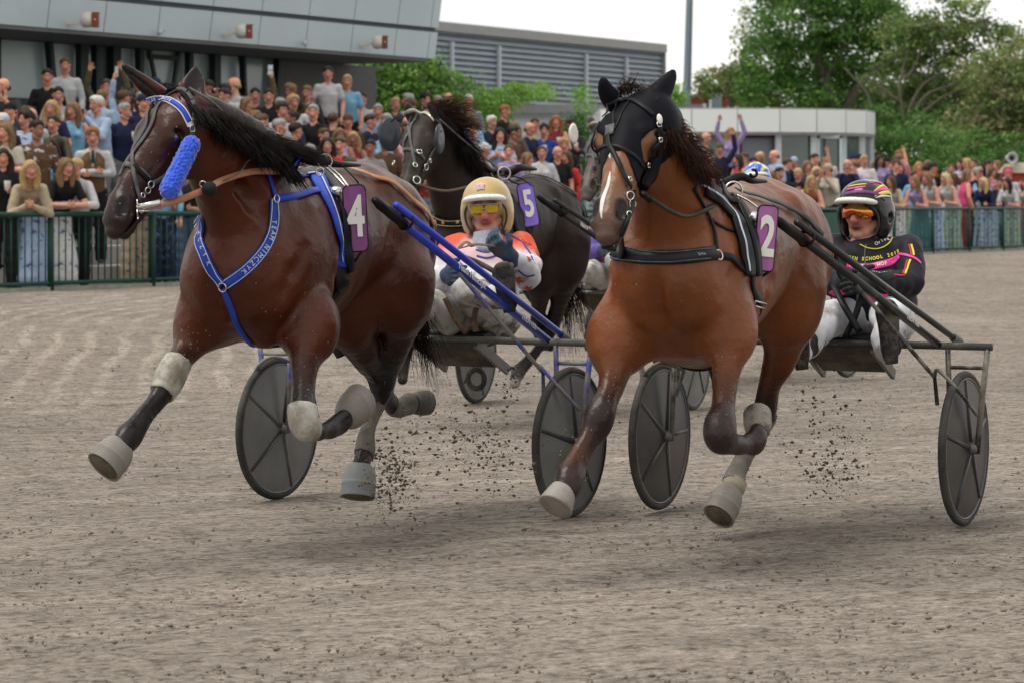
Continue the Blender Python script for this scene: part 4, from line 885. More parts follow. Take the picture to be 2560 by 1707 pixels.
# ---- bridle
def strap(h, b, name, pts, w_, mat, off=.003, th=.004, n=8): return obj(name, b.strap(pts, w_, off, n, th), mat, h)
bb_ = strap(hA, bA, 'brow_band', [(360,262), (378,250), (402,246), (430,256), (456,276), (473,306), (477,316)], .030, M('band_white', (.66,.68,.7), .5), .004)
strap(hA, bA, 'brow_band_blue', [(362,262), (378,250), (402,246), (430,256), (456,276), (473,306)], .020, BLUE, .009, .003)
ontext(bA, 'TEAM NIMCZYK', [(364,259), (378,250), (402,246), (432,259)], .020, WHITE, bb_, off=.0135, sx=.8)
strap(hA, bA, 'cheek_strap', [(480,250), (486,285), (484,312), (478,345), (460,395), (425,430), (395,452), (372,462)], .020, GREYL)
strap(hA, bA, 'face_strap', [(384,256), (370,300), (352,345), (336,372), (332,400), (334,440), (342,478), (350,505)], .016, GREYL, .006)
strap(hA, bA, 'face_strap', [(404,258), (385,300), (362,345), (338,378), (322,400), (300,418), (288,425)], .016, GREYL, .005)
strap(hA, bA, 'nose_band', [(284,432), (296,414), (316,412), (332,416), (352,428), (372,448)], .022, GREYL, .004)
strap(hA, bA, 'jaw_strap', [(336,412), (352,432), (372,452), (378,462)], .018, BLACKL, .006)
strap(hA, bA, 'crown_piece', [(480,252), (462,228), (436,232), (405,252)], .018, GREYL, .005)
def ringat(h, b, px, py, Rr, r_, name='ring', off=.012, ax=None):
    hh = b.hit(px, py, off)
    if hh is None: return
    return obj(name, ring(hh[0], hh[1] if ax is None else ax, Rr, r_, 20, 6), SILVER, h)
for x, y, q in ((374,462,.013), (366,476,.012), (352,490,.010), (350,523,.013)): ringat(hA, bA, x, y, q, .003, 'bit_ring')
obj('bit_shank', tube([bA.hit(338,500,.01)[0], bA.hit(332,530,.02)[0], P(345,548,HA.p(.5,0,0)[1]-.05)], .0035, 6), SILVER, hA)
obj('bit_strap', tube([bA.hit(345,500,.008)[0], bA.hit(357,530,.008)[0]], .010, 6), BLACKL, hA)
m_ = MB(); q_ = bA.hit(480,322,.008); m_.add(buckle(q_[0], q_[1], (0,0,1), .018, .022)); obj('buckle', m_.vf(), SILVER, hA)
# blue fleece roll
ra, rb = bA.hit(478,362,.03), bA.hit(420,470,.03)
dd_ = (HA.p(.2,.09,.15)[1]) - .06
pa, pb = P(478,362,dd_), P(424,474,dd_ - .07)
SR = Sdf(); SR.c(pa, pb, .036, .040, (.012,.07,.55), .02); nf1 = sines(8, 330, .0022, 12); nf2 = sines(9, 520, .0016, 8)
V_, F_ = SR.build(.0036, lambda X: nf1(X) + nf2(X))
obj('fleece_roll', (V_, F_), M('blue_fleece', (.015, .08, .62), .9, var=.3, vs=60, bump=.5, bs=200, sheen=.6), hA)
obj('fleece_tip', tube([pb, P(428,493,dd_-.09)], [.03, .018], 10, smooth=False), MATS['blue_fleece'], hA)
# tan rein with black ball
rp_ = [P(362,520,HA.p(.5,0,0)[1]-.03), P(400,512,dd_-.08), P(450,500,dd_-.06), P(510,476,dd_-.02)]
hp = [bA.hit(620,430,.02)[0], bA.hit(700,418,.02)[0], bA.hit(760,412,.03)[0]]
X_ = cr(rp_ + [P(560,450,(rp_[-1][1]+hp[0][1])/2)] + hp, 8); obj('rein', ribbon(X_, [V3((.1,-1,.15))]*len(X_), .028, .004), TAN, hA)
X_, N_ = bA.path([(800,418), (850,424), (905,436), (960,452), (1010,486), (1050,520), (1088,566)], .012, 8); obj('rein', ribbon(X_, N_, .026, .004), TAN, hA)
obj('rein_buckle', join(buckle(rp_[0] + V3((0,-.01,0)), (0,-1,0), (0,0,1), .05, .026, .003), tube([rp_[0]-V3((.03,0,.0)), rp_[0]+V3((.06,0,.02))], .014, 8)), SILVER, hA)
bc_ = P(523,473,rp_[3][1]-.02); obj('rein_ball', lathe(bc_, (0,0,1), [(-.030,.003),(-.027,.014),(-.018,.025),(0,.031),(.018,.025),(.027,.014),(.030,.003)], 18), M('black_foam', (.01, .01, .014), .8), hA)
obj('ring', ring(P(507,461,rp_[3][1]-.03), (0,1,.3), .012, .0025, 18, 6), SILVER, hA)
# overcheck line along the mane
X_ = [bA.hit(470,232,.02)[0], bA.hit(500,252,.03)[0] if bA.hit(500,252) else P(500,252,dA), P(545,268,J(545,268,1.8)[1]-.08), P(600,320,J(600,320,1.65)[1]-.1), P(650,382,J(650,382,1.5)[1]-.12), P(700,415,J(700,415,1.35)[1]-.16), P(760,412,J(760,412,1.2)[1]-.14)]
obj('check_line', tube(X_, .0045, 6), GREYL, hA)
obj('check_line', tube([P(645,392,J(650,390,1.5)[1]-.14), P(618,405,J(620,400,1.55)[1]-.16), P(598,432,J(600,430,1.6)[1]-.2), P(540,462,J(540,460,1.7)[1]-.2)], .003, 5), GREYL, hA)
# ---- breast collar and girth
BLS = M('blue_collar', (.012, .045, .34), .55, var=.15, vs=10, dirt=(.05, .08, .22), ds=7, dth=(.5, .75)); WTX = M('webbing_white', (.50, .58, .74), .6)
c1 = [(682,500), (684,560), (665,615), (622,668), (566,712)]; c2 = [(497,545), (499,595), (513,642), (535,684), (558,714)]
for cc_ in (c1, c2):
    o_ = strap(hA, bA, 'breast_strap', cc_, .046, BLS, .004, .007)
    X_, N_ = bA.path(cc_, .0118, 8); T_ = np.gradient(X_, axis=0); S_ = np.array([nrm(np.cross(t, n)) for t, n in zip(T_, N_)])
    obj('piping', join(ribbon(X_ + S_*.0165, N_, .003, .002), ribbon(X_ - S_*.0165, N_, .003, .002)), WTX, o_)
ontext(bA, 'TEAM NIMCZYK', [(683,550), (678,590), (658,628), (626,662), (604,684)], .030, WTX, hA, off=.0125, sx=.9)
ontext(bA, 'TEAM NIMCZYK', [(498,548), (499,580), (506,612), (518,645), (530,668)], .026, WTX, hA, off=.0125, sx=.9)
strap(hA, bA, 'breast_strap', [(688,498), (730,492), (780,480), (828,478)], .030, BLUE, .010)
strap(hA, bA, 'neck_strap', [(667,430), (674,450), (682,478), (688,498)], .022, BLUE, .006)
strap(hA, bA, 'centre_strap', [(560,722), (572,752), (585,790), (604,830), (632,862)], .026, BLS, .006)
ringat(hA, bA, 686, 499, .016, .003); ringat(hA, bA, 560, 718, .018, .003)
sd_ = [(742,408), (775,432), (800,470), (825,520), (843,575), (853,640), (852,668)]
strap(hA, bA, 'surcingle', sd_, .085, BLUE, .006, .010)
X_, N_ = bA.path([(752,412), (786,440), (812,478), (832,530), (846,590), (852,655)], .0175, 8); obj('surcingle_piping', ribbon(X_, N_, .006, .003), WTX, hA)
strap(hA, bA, 'saddle_strap', [(760,408), (796,432), (830,470), (852,520), (862,580), (868,640), (872,676)], .045, BLACKL, .012, .008)
strap(hA, bA, 'girth', [(858,650), (852,700), (842,735), tuple(L(1.2,.1,.9)), tuple(L(1.2,0,.85)), tuple(L(1.2,-.15,.92)), tuple(L(1.2,-.28,1.15)), tuple(L(1.2,-.22,1.4)), tuple(L(1.2,0,1.6))], .075, BLACKL, .006, .008)
# saddle top hardware
sp = P(812,405,J(812,405,1.14)[1]-.12); 
obj('terret', join(ring(sp, (.3,-1,0), .030, .0035, 22, 6), ring(P(800,430,sp[1]-.08), (.3,-1,0), .016, .003)), SILVER, hA)
obj('saddle_tree', tube([P(765,402,sp[1]+.05), P(800,405,sp[1]+.05), P(850,412,sp[1]+.10), P(900,414,sp[1]+.22)], [.016,.02,.014,.006], 8), BLACKL, hA)
obj('bit_clip', join(tube([P(812,418,sp[1]-.05), P(838,440,sp[1]-.12), P(862,466,sp[1]-.16)], .005, 6), tube([P(822,416,sp[1]-.03), P(850,440,sp[1]-.10), P(870,466,sp[1]-.15)], .004, 6)), SILVER, hA)
PLATE = M('plate_purple', (.205, .058, .21), .4, var=.12, vs=5, coat=.2)
dp = J(888,548,1.1)[1] - .02
hh_ = bA.hit(886,545); dp = hh_[0][1] - .05 if hh_ is not None else dp
plate('number_plate', hA, [P(861,466,dp-.05), P(914,462,dp-.03), P(920,628,dp-.03), P(861,630,dp-.05)], PLATE, '4')
obj('plate_strap', join(tube([P(856,415,sp[1]-.06), P(890,450,dp-.01), P(900,468,dp-.01)], .004, 6), tube([P(865,628,dp), P(874,660,dp), P(866,690,dp+.02)], .006, 6), tube([P(905,628,dp), P(885,658,dp)], .005, 6)), BLACKL, hA)
obj('shaft_ring', join(lathe(P(838,480,dp-.03), (.8,-.5,0), [(-.02,.018),(0,.024),(.02,.02),(.03,.01)], 14), ring(P(872,675,dp-.0), (.2,-1,0), .016, .003)), SILVER, hA)

SPM = M('mud_speck', (.22, .19, .16), .9, var=.3)
specks(bA, hA, 4, [(480, 560, 800, 850), (440, 800, 500, 900), (720, 850, 800, 1000), (260, 300, 450, 540), (930, 780, 1000, 960), (640, 700, 830, 870)], 260, SPM)
# ---------------------------------------------------------------- horse with plate 2 (bright bay, black hood)
FB = Frame(1.165, 12.4, 21.0); J = FB.J; L = FB.L
BA = (.142, .041, .0120); BB_ = (.08, .024, .009); BD = (.022, .013, .012); BM = (.06, .045, .038); BN = (.17, .072, .032); BG = (.16, .075, .045)
SB = Sdf(); torso_sdf(SB, FB, BA, (.055, .033, .028), BD, .07)
SB.c(L(1.50,.145,1.05), L(1.36,.20,.92), (.09,.10), (.08,.09), BA, .05, FB.l); SB.c(L(1.50,-.12,1.05), L(1.40,-.13,.92), (.07,.10), (.06,.09), BA, .05, FB.l)
SB.c(L(1.45,.07,.93), L(1.2,.06,.86), (.13,.10), (.13,.07), BA, .06, FB.l); SB.c(L(1.45,-.07,.93), L(1.2,-.06,.86), (.13,.10), (.13,.07), BA, .06, FB.l)
SB.chain([J(1700,540,1.45), J(1680,460,1.56), J(1652,385,1.68), J(1630,330,1.78), J(1615,302,1.84)], [(.16,.26),(.120,.205),(.092,.165),(.080,.130),(.074,.10)], BA, .06, FB.l, 4)
HB = Head(P(1574,232,FB.J(1600,235,1.86)[1]), P(1508,552,FB.J(1600,235,1.86)[1] - .40), sc=1.09)
head_sdf(SB, HB, BN, BM)
jug(SB, [J(1700,430,1.60)+FB.l*.12, J(1740,520,1.5)+FB.l*.18, J(1770,590,1.42)+FB.l*.2], [.014,.018,.014])
dB = HB.o[1]
ears(SB, HB, (P(1682,182,dB+.10), P(1508,198,dB+.02)), BD, BD, .036, ins=False)
# right fore, reaching forward (left in the photo)
leg(SB, [J(1585,800,1.46), J(1540,868,1.55), J(1536,935,1.62), J(1516,1002,1.70), J(1502,1032,1.74), J(1488,1062,1.77)], [.12,.090,.060,.045,.053,.056], [BA, BA, BB_, BD, BD], .03)
leg(SB, [J(1488,1062,1.77), J(1474,1090,1.81), J(1446,1138,1.88), J(1430,1172,1.93), J(1420,1195,1.96), J(1414,1225,2.0)], [.054,.036,.031,.036,.050,.037], [BD, BB_, BB_, BD, BD])
leg(SB, [J(1500,1075,1.75), J(1486,1105,1.81), J(1458,1152,1.88), J(1438,1200,1.95)], [.028,.018,.017,.026], BD, .012)
hoof(SB, J(1412,1222,2.0), J(1400,1248,2.03), .036, .046, BD)
# left fore, folded with the knee forward
leg(SB, [J(1815,800,1.42), J(1822,870,1.50), J(1815,940,1.56), J(1808,1020,1.63), J(1803,1056,1.67), J(1799,1096,1.71)], [.105,.070,.054,.042,.056,.058], [BA, BA, BB_, BD], .03)
leg(SB, [J(1802,1096,1.70), J(1832,1110,1.60), J(1862,1112,1.50), J(1886,1104,1.42), J(1897,1078,1.38)], [.052,.034,.033,.044,.034], BD)
# left hind (near), about to land
leg(SB, [J(1960,720,.36), J(1962,800,.34), J(1955,880,.26), J(1925,960,.14), J(1912,1040,.06)], [.16,.105,.070,.047,.058], [BA, BA, BB_, BD], .03)
leg(SB, [J(1910,1045,.06), J(1880,1110,.14), J(1842,1180,.28), J(1832,1215,.34), J(1818,1245,.40)], [.052,.033,.034,.044,.036], BD)
hoof(SB, J(1816,1245,.40), J(1800,1275,.44), .036, .05, BD)
# right hind (far), folded up behind the forelegs
leg(SB, [J(1830,760,.45), J(1800,830,.48), J(1800,880,.36), J(1800,930,.1), J(1805,975,-.05)], [.14,.09,.066,.05,.05], [BA, BB_, BD], .03)
leg(SB, [J(1805,975,-.05), J(1800,1010,-.2), J(1805,1010,-.32), J(1808,1000,-.40)], [.046,.032,.036,.034], BD)
hoof(SB, J(1808,1000,-.40), J(1808,985,-.46), .036, .05, BD)
hB, bB = make_body(SB, .0085, BA, 'horse', L(.8,0,0), MATS['coat_bay'], lambda X: nzA(X) + nzB(X), 'bright bay horse in a black hood and harness with pink number 2 plate')
eyes(HB, hB, .060)
# white star and stripe down the nose
def blaze(b, h, pts, w_, name='blaze'): return obj(name, ribbon(*b.path(pts, .0008, 8), w_, .0012), M('white_hair', (.62, .60, .56), .7, var=.15, vs=30), h)
blaze(bB, hB, [(1526,430), (1522,455), (1510,490), (1504,520), (1505,548)], np.interp(np.linspace(0,1,33), [0,.15,.5,.8,1], [.003,.012,.020,.014,.004]))
blaze(bB, hB, [(1522,378), (1524,388), (1526,398)], np.interp(np.linspace(0,1,17), [0,.5,1], [.003,.014,.002]), 'star')
# hood: cut from the head surface, with eye holes
HOOD = M('hood_black', (.0045, .005, .0085), .55, var=.25, vs=14, spec=.08)
u_, e_, g_ = HB.loc(bB.V); pj = np.stack([HX + F*bB.V[:, 0]/bB.V[:, 1], HY - F*(bB.V[:, 2]-CH)/bB.V[:, 1]], 1)
eyeh = (((u_-.185)/.060)**2 + ((g_-.075)/.052)**2 < 1) & (np.abs(e_) > .035)
edge = .275 + .10*np.clip((np.abs(e_) - .02)/.06, 0, 1)
mk_ = (u_ < edge) & (u_ > -.22) & (g_ < .17) & (g_ > -.15) & ~eyeh & (np.linalg.norm(bB.V - HB.p(.1,0,.1), axis=1) < .42)
V_, F_, _u = bB.cut(mk_, .0045); obj('hood', (V_, F_), HOOD, hB)
bH = Body(np.array(V_), np.array([f for f in F_ if len(f) == 4]))
obj('hood_binding', bB.strap([(1483,402), (1495,378), (1520,366), (1545,368), (1575,385), (1600,408), (1612,428)], .018, .005, 8, .004), BLACKL, hB)
strap(hB, bH, 'hood_seam', [(1545,232), (1538,258), (1534,300), (1530,322)], .007, BLACKL, .002, .003); strap(hB, bH, 'hood_seam', [(1588,236), (1568,262), (1548,300), (1536,325)], .007, BLACKL, .002, .003)
obj('hood_patch', ribbon(*bH.path([(1526,314), (1524,340)], .003, 4), .042, .004), GREYL, hB)
strap(hB, bB, 'brow_band', [(1506,286), (1520,262), (1545,250), (1575,252), (1605,268), (1632,292)], .020, BLACKL, .009)
strap(hB, bB, 'face_strap', [(1524,340), (1526,365), (1540,395), (1552,430), (1562,455), (1572,470)], .020, BLACKL, .010)
strap(hB, bB, 'cheek_strap', [(1644,300), (1640,335), (1632,370), (1622,400), (1612,430), (1598,465)], .024, BLACKL, .012)
strap(hB, bB, 'cheek_strap', [(1655,330), (1648,370), (1640,410), (1625,450), (1600,478)], .028, BLACKL, .010)
obj('cheek_pad', tube([bB.hit(1628,392,.018)[0], bB.hit(1612,440,.018)[0], bB.hit(1598,470,.018)[0]], [.014,.022,.016], 10), HOOD, hB)
strap(hB, bB, 'far_cheek_strap', [(1492,300), (1484,340), (1482,380), (1484,410)], .014, BLACKL, .008)
for x, y, rr in ((1566,452,.012), (1612,412,.011), (1640,316,.011), (1642,352,.010)): 
    q_ = bB.hit(x, y, .018); obj('buckle', buckle(q_[0], q_[1], (0,0,1), .020, .016), SILVER, hB)
q_ = bB.hit(1643,302,.016); obj('badge', lathe(q_[0], q_[1], [(0,.012),(.003,.021),(.006,.018)], 16, None, .6), WHITE, hB)
for x, y, q in ((1567,492,.016), (1572,512,.014), (1566,538,.010)): obj('bit_ring', ring(bB.hit(x, y, .014)[0], (.5,-.8,0), q, .003, 20, 6), SILVER, hB)
obj('bit_strap', tube([bB.hit(1578,478,.014)[0], bB.hit(1572,520,.014)[0], bB.hit(1562,555,.012)[0], bB.hit(1545,590,.012)[0]], .008, 6), BLACKL, hB)
obj('chin_line', tube([P(1566,520,HB.p(.5,.05,.1)[1]), P(1562,570,J(1560,570,1.6)[1]-.1), bB.hit(1545,622,.02)[0], bB.hit(1530,640,.02)[0]], .006, 6), BLACKL, hB)
# mane
dw = V3((.75, .30, -.15))
SBm = [J(1630,262,1.86), J(1665,296,1.78), J(1700,335,1.68), J(1740,390,1.55), J(1775,440,1.40)]
strands('mane', SBm, [dw*.35, dw*.5, dw*.6, dw*.6, dw*.5], .15, HAIRR, hB, 900, 13, .0030, .35, .02, 11, .12, .2)
strands('mane_side', SBm, [V3((.35,-.5,-.9))*.8, V3((.40,-.5,-.9)), V3((.5,-.5,-.9))*1.1, V3((.4,-.5,-.7))*.9, V3((.4,-.4,-.4))*.4], .135, HAIRR, hB, 1500, 18, .0034, .2, .02, 12, .12, .3)
strands('forelock', [HB.p(-.03,-.04,.04), HB.p(-.04,0,.03), HB.p(-.03,.05,.05)], [V3((-.3,0,1))*.8, V3((.1,0,1)), V3((.9,0,.5))], .06, HAIRR, hB, 130, 15, .0022, .1, .03, 5, .5)
strands('tail', [L(.0,-.02,1.36), L(-.07,0,1.28), L(-.10,.02,1.18)], [V3((.05,.4,-1.0))]*3, .26, HAIRB, hB, 200, 16, .0034, .3, .04, 7, .12)
obj('tail_tie', tube([P(2052,745,12.75), P(2046,772,12.7), P(2055,800,12.68), P(2050,830,12.66), P(2056,858,12.66)], [.018,.030,.022,.028,.016], 9), HAIRB, hB)
# harness
strap(hB, bB, 'breast_band', [(1524,616), (1540,634), (1590,642), (1660,645), (1720,642), (1765,636), (1785,634)], .058, M('breast_black', (.010, .012, .018), .45, var=.2, vs=10), .006, .012)
obj('band_binding', join(ribbon(*bB.path([(1528,608), (1545,622), (1600,630), (1680,632), (1770,626)], .0175, 8), .005, .003), ribbon(*bB.path([(1526,636), (1545,650), (1600,656), (1680,658), (1770,650)], .0175, 8), .005, .003)), GREYL, hB)
ontext(bB, 'Tarfive', [(1740,640), (1757,638)], .016, M('grey_print', (.3,.32,.36), .5), hB, off=.0195)
strap(hB, bB, 'breast_strap', [(1800,640), (1828,646), (1850,668), (1868,686)], .030, BLACKL, .008); ringat(hB, bB, 1792, 640, .020, .0032)
strap(hB, bB, 'neck_strap', [(1732,470), (1755,510), (1772,545), (1784,580), (1790,625)], .016, BLACKL, .006)
strap(hB, bB, 'side_strap', [(1778,550), (1800,565), (1830,578), (1862,588)], .013, BLACKL, .005)
strap(hB, bB, 'surcingle', [(1760,470), (1800,500), (1832,540), (1852,590), (1866,650), (1870,690)], .070, BLACKL, .006, .012)
X_, N_ = bB.path([(1745,462), (1790,490), (1825,530), (1848,580), (1860,630), (1866,680)], .018, 8); obj('surcingle_piping', ribbon(X_, N_, .008, .003), WTX, hB)
strap(hB, bB, 'saddle_strap', [(1795,470), (1835,505), (1862,545), (1880,600), (1888,655), (1889,690)], .055, BLACKL, .010, .010)
strap(hB, bB, 'girth', [(1880,690), (1882,720), tuple(L(1.18,.25,1.0)), tuple(L(1.2,.1,.87)), tuple(L(1.2,0,.85)), tuple(L(1.2,-.28,1.1)), tuple(L(1.2,-.22,1.4)), tuple(L(1.2,0,1.52))], .040, BLACKL, .004, .005)
ds_ = J(1830,470,1.15)[1] - .12
obj('terret', ring(P(1834,478,ds_), (.25,-1,0), .036, .0042, 26, 7), SILVER, hB)
obj('rein', tube([bB.hit(1588,486,.03)[0], P(1640,505,J(1640,500,1.8)[1]-.14), P(1690,535,J(1690,535,1.7)[1]-.2), P(1725,540,J(1720,540,1.55)[1]-.2), P(1775,520,J(1770,520,1.4)[1]-.2), P(1815,492,ds_-.02), P(1834,486,ds_)], .0085, 7), M('rubber_rein', (.035, .03, .028), .6), hB)
obj('rein_end', tube([bB.hit(1588,486,.03)[0], P(1624,500,J(1640,500,1.85)[1]-.12)], .013, 8), BLACKL, hB)
strap(hB, bB, 'back_rein', [(1838,482), (1880,494), (1930,510), (1980,530), (2020,558), (2050,590)], .030, BLACKL, .014)
obj('saddle_tree', tube([P(1775,470,ds_+.08), P(1815,458,ds_+.10), P(1850,442,ds_+.13), P(1880,452,ds_+.18), P(1915,454,ds_+.3)], [.014,.02,.018,.014,.007], 8), BLACKL, hB)
obj('hook', ring(P(1884,434,ds_+.16), (.3,-1,0), .014, .006, 18, 7, 0, 5.2), BLACKL, hB)
obj('plate_line', join(tube([P(1842,488,ds_), P(1870,502,ds_-.02), P(1895,520,ds_-.04)], .0045, 6)), SILVER, hB)
hh_ = bB.hit(1905,600); dp = hh_[0][1] - .05
plate('number_plate', hB, [P(1889,512,dp-.06), P(1938,518,dp-.03), P(1942,680,dp-.03), P(1893,676,dp-.06)], M('plate_pink', (.33, .11, .32), .4, var=.1, vs=5, coat=.2), '2', dsz=.16)
obj('plate_strap', join(tube([P(1900,676,dp), P(1898,720,dp+.03), P(1890,760,dp+.02)], .004, 6), tube([P(1925,678,dp), P(1905,692,dp)], .006, 6)), BLACKL, hB)
obj('shaft_ring', join(lathe(P(1884,545,dp-.02), (.8,-.5,0), [(-.02,.018),(0,.026),(.02,.022),(.03,.01)], 14), ring(P(1868,686,dp+.02), (.2,-1,0), .014, .003)), SILVER, hB)
obj('girth_buckle', buckle(bB.hit(1888,762,.02)[0], (.4,-1,0), (.3,0,1), .05, .02, .004), SILVER, hB)
# boots
obj('hoof', lathe(J(1411,1220,2.0), J(1386,1270,2.06) - J(1411,1220,2.0), [(0,.046),(.005,.052),(.03,.060),(.075,.071),(.085,.073),(.088,.070),(.084,.05)], 22, None, .9), M('hoof_horn', (.27,.255,.23), .5, var=.25, vs=12, dirt=(.14,.12,.10), ds=6), hB)
wrap('hock_boot', bB, hB, J(1935,990,.1), J(1890,1075,.1), .085, .008, M('boot_black', (.02, .019, .018), .5, var=.3, vs=8, dirt=(.24, .22, .19), ds=5, dth=(.5, .62)), .45, 1.0)
wrap('bandage', bB, hB, J(1905,1065,.06), J(1836,1215,.34), .085, .008, WRAP, .25, 1)
bell('bell_boot', hB, J(1830,1222,.36), J(1796,1290,.46), .050, .078)
obj('pastern_wrap', tube([J(1838,1205,.33), J(1828,1228,.37)], [.054,.050], 16, smooth=False), M('pastern_band', (.3, .26, .2), .7), hB)
bell('bell_boot', hB, J(1896,1084,1.38), J(1893,1034,1.30), .044, .064, M('boot_black'))

specks(bB, hB, 5, [(1520, 660, 1860, 900), (1490, 900, 1570, 1060), (1400, 1060, 1500, 1220), (1780, 880, 1850, 1060), (1480, 420, 1560, 570), (1900, 800, 1990, 1000)], 300, SPM)
# ---------------------------------------------------------------- horse with plate 5 (nearly black, open blinkers), farther back
FC = Frame(.29, 19.2, 24); J = FC.J; L = FC.L
KA = (.022, .0145, .012); KB = (.016, .011, .009); KD = (.012, .010, .010); KM = (.05, .042, .038)
SCc = Sdf(); torso_sdf(SCc, FC, KA, KB, KD)
SCc.chain([J(1165,505,1.42), J(1138,450,1.56), J(1110,385,1.70), J(1088,338,1.82), J(1078,322,1.88)], [(.16,.29),(.125,.23),(.10,.175),(.085,.135),(.075,.10)], KA, .06, FC.l, 4)
HC = Head(P(1056,283,17.46), P(1008,470,17.46-.38), sc=1.08); head_sdf(SCc, HC, (.030,.022,.019), KM)
ears(SCc, HC, (P(1130,262,17.55), P(1018,258,17.45)), KA, KM, .040)
leg(SCc, [J(1085,640,1.45), J(1058,720,1.55), J(1035,790,1.62), J(1018,860,1.68), J(1010,905,1.72), J(1008,935,1.74)], [.11,.08,.052,.05,.036,.036], [KA, KA, KD], .03)
hoof(SCc, J(1008,935,1.74), J(1006,965,1.78), .042, .06, KD)
leg(SCc, [J(1200,640,1.38), J(1190,720,1.45), J(1180,800,1.55), J(1205,845,1.4), J(1228,850,1.28)], [.12,.08,.052,.042,.04], KD, .03)
hoof(SCc, J(1228,850,1.28), J(1240,832,1.2), .042, .056, KD)
leg(SCc, [J(1418,600,.34), J(1412,680,.30), J(1396,760,.14), J(1378,822,.02), J(1340,880,.14), J(1300,922,.30), J(1292,940,.33)], [.15,.105,.06,.055,.034,.044,.036], [KA, KA, KD], .03)
hoof(SCc, J(1290,942,.33), J(1284,972,.38), .044, .066, (.33,.31,.28))
leg(SCc, [J(1352,620,.42), J(1350,700,.42), J(1346,770,.22), J(1345,815,.05), J(1356,850,-.12), J(1364,862,-.2)], [.13,.09,.055,.052,.036,.04], [KA, KA, KD], .03)
hoof(SCc, J(1366,862,-.2), J(1384,872,-.28), .04, .055, KD)
hC, bC = make_body(SCc, .011, KA, 'horse', L(.8,0,0), MATS['coat_black'], lambda X: nzA(X) + nzB(X), 'nearly black horse with open blinkers and lilac number 5 plate, behind the gold helmet')
eyes(HC, hC, .058, .02)
def px_(x): return x
GOLD = M('brass_trim', (.45, .33, .16), .4, .6)
strap(hC, bC, 'brow_band', [(1003,292), (1012,283), (1030,276), (1052,277), (1072,288), (1088,305)], .026, M('band_silver', (.42,.38,.32), .35, .4), .006)
strap(hC, bC, 'face_strap', [(1046,282), (1036,305), (1024,330), (1010,360), (995,385), (984,400)], .020, GREYL, .006)
strap(hC, bC, 'face_strap', [(1040,282), (1026,305), (1024,330), (1028,360), (1034,395), (1036,415)], .020, GREYL, .008)
strap(hC, bC, 'nose_band', [(986,392), (1000,378), (1020,374), (1040,382), (1060,400)], .022, GREYL, .005)
strap(hC, bC, 'cheek_strap', [(1092,310), (1090,345), (1080,378), (1068,405), (1055,430)], .022, GREYL, .006)
q_ = bC.hit(1046,384,.02); obj('buckle', buckle(q_[0], q_[1], (0,0,1), .030, .026, .004), SILVER, hC)
for x, y, r_ in ((1062,418,.02), (1036,415,.014), (984,408,.014), (1040,452,.024), (1072,402,.014)): ringat(hC, bC, x, y, r_, .0042, 'bit_ring')
BK = M('blinker_navy', (.022, .028, .040), .35, coat=.3)
obj('blinker', lathe(P(1098,350,17.1), (.9,-.35,0), [(-.012,.02),(-.008,.085),(.0,.098),(.012,.080),(.008,.02)], 22, (0,0,1), .72), BK, hC)
obj('blinker', lathe(P(974,336,17.2), (.45,-.9,.05), [(-.012,.03),(-.008,.095),(.0,.108),(.016,.095),(.008,.02)], 22, (0,0,1), .72), BK, hC)
for q_ in ([P(1000,290,17.25), P(985,298,17.2), P(970,312,17.2)], [P(1090,300,17.2), P(1102,312,17.15), P(1102,330,17.1)]): obj('blinker_arm', tube(q_, .006, 6), BLACKL, hC)
MB_ = [J(1075,262,1.92), J(1100,285,1.85), J(1130,320,1.72), J(1160,365,1.60), J(1185,405,1.45)]
dw = V3((.95, .1, -.05))
strands('mane', MB_, [dw*1.1+V3((0,0,.22)), dw*1.0+V3((0,0,.12)), dw*.8, dw*.6+V3((0,0,-.2)), dw*.3], .25, HAIRR, hC, 600, 23, .0030, .10, .04, 8, .16)
strands('mane_side', MB_, [V3((.45,-.4,-.7))]*5, .2, HAIRB, hC, 700, 28, .0045, .3, .02, 8, .18, .3)
strands('tail', [L(.0,-.02,1.36), L(-.07,0,1.28), L(-.10,.02,1.18)], [V3((.25,.4,-1.0))]*3, .6, HAIRB, hC, 300, 26, .004, .3, .05, 7, .14)
strap(hC, bC, 'surcingle', [(1212,408), (1240,440), (1262,480), (1280,530), (1292,580)], .085, BLACKL, .008, .012)
X_, N_ = bC.path([(1196,405), (1222,425), (1244,452), (1262,482)], .020, 8); obj('surcingle_piping', ribbon(X_, N_, .008, .003), GOLD, hC)
strap(hC, bC, 'girth', [(1290,575), tuple(L(1.2,.22,1.0)), tuple(L(1.2,.1,.87)), tuple(L(1.2,-.1,.87))], .08, BLACKL, .008)
strap(hC, bC, 'back_rein', [(1262,433), (1310,437), (1360,446), (1410,470), (1450,510), (1470,545)], .032, BLACKL, .012)
strap(hC, bC, 'breast_band', [(1082,548), (1110,556), (1150,560), (1180,558)], .05, BLACKL, .008, .012)
obj('band_binding', join(ribbon(*bC.path([(1082,541), (1110,549), (1150,552), (1180,550)], .0215, 6), .005, .003), ribbon(*bC.path([(1082,556), (1110,564), (1150,568), (1180,566)], .0215, 6), .005, .003)), GOLD, hC)
for x, y in ((1096,553), (1112,556), (1144,556)):
    q_ = bC.hit(x, y, .0215); obj('heart_stud', lathe(q_[0], q_[1], [(0,.012),(.004,.010)], 8), GOLD, hC)
dT = J(1260,430,1.15)[1] - .15
obj('terret', ring(P(1260,434,dT), (.2,-1,0), .040, .0055, 24, 7), M('cream_metal', (.5,.48,.42), .4, .5), hC)
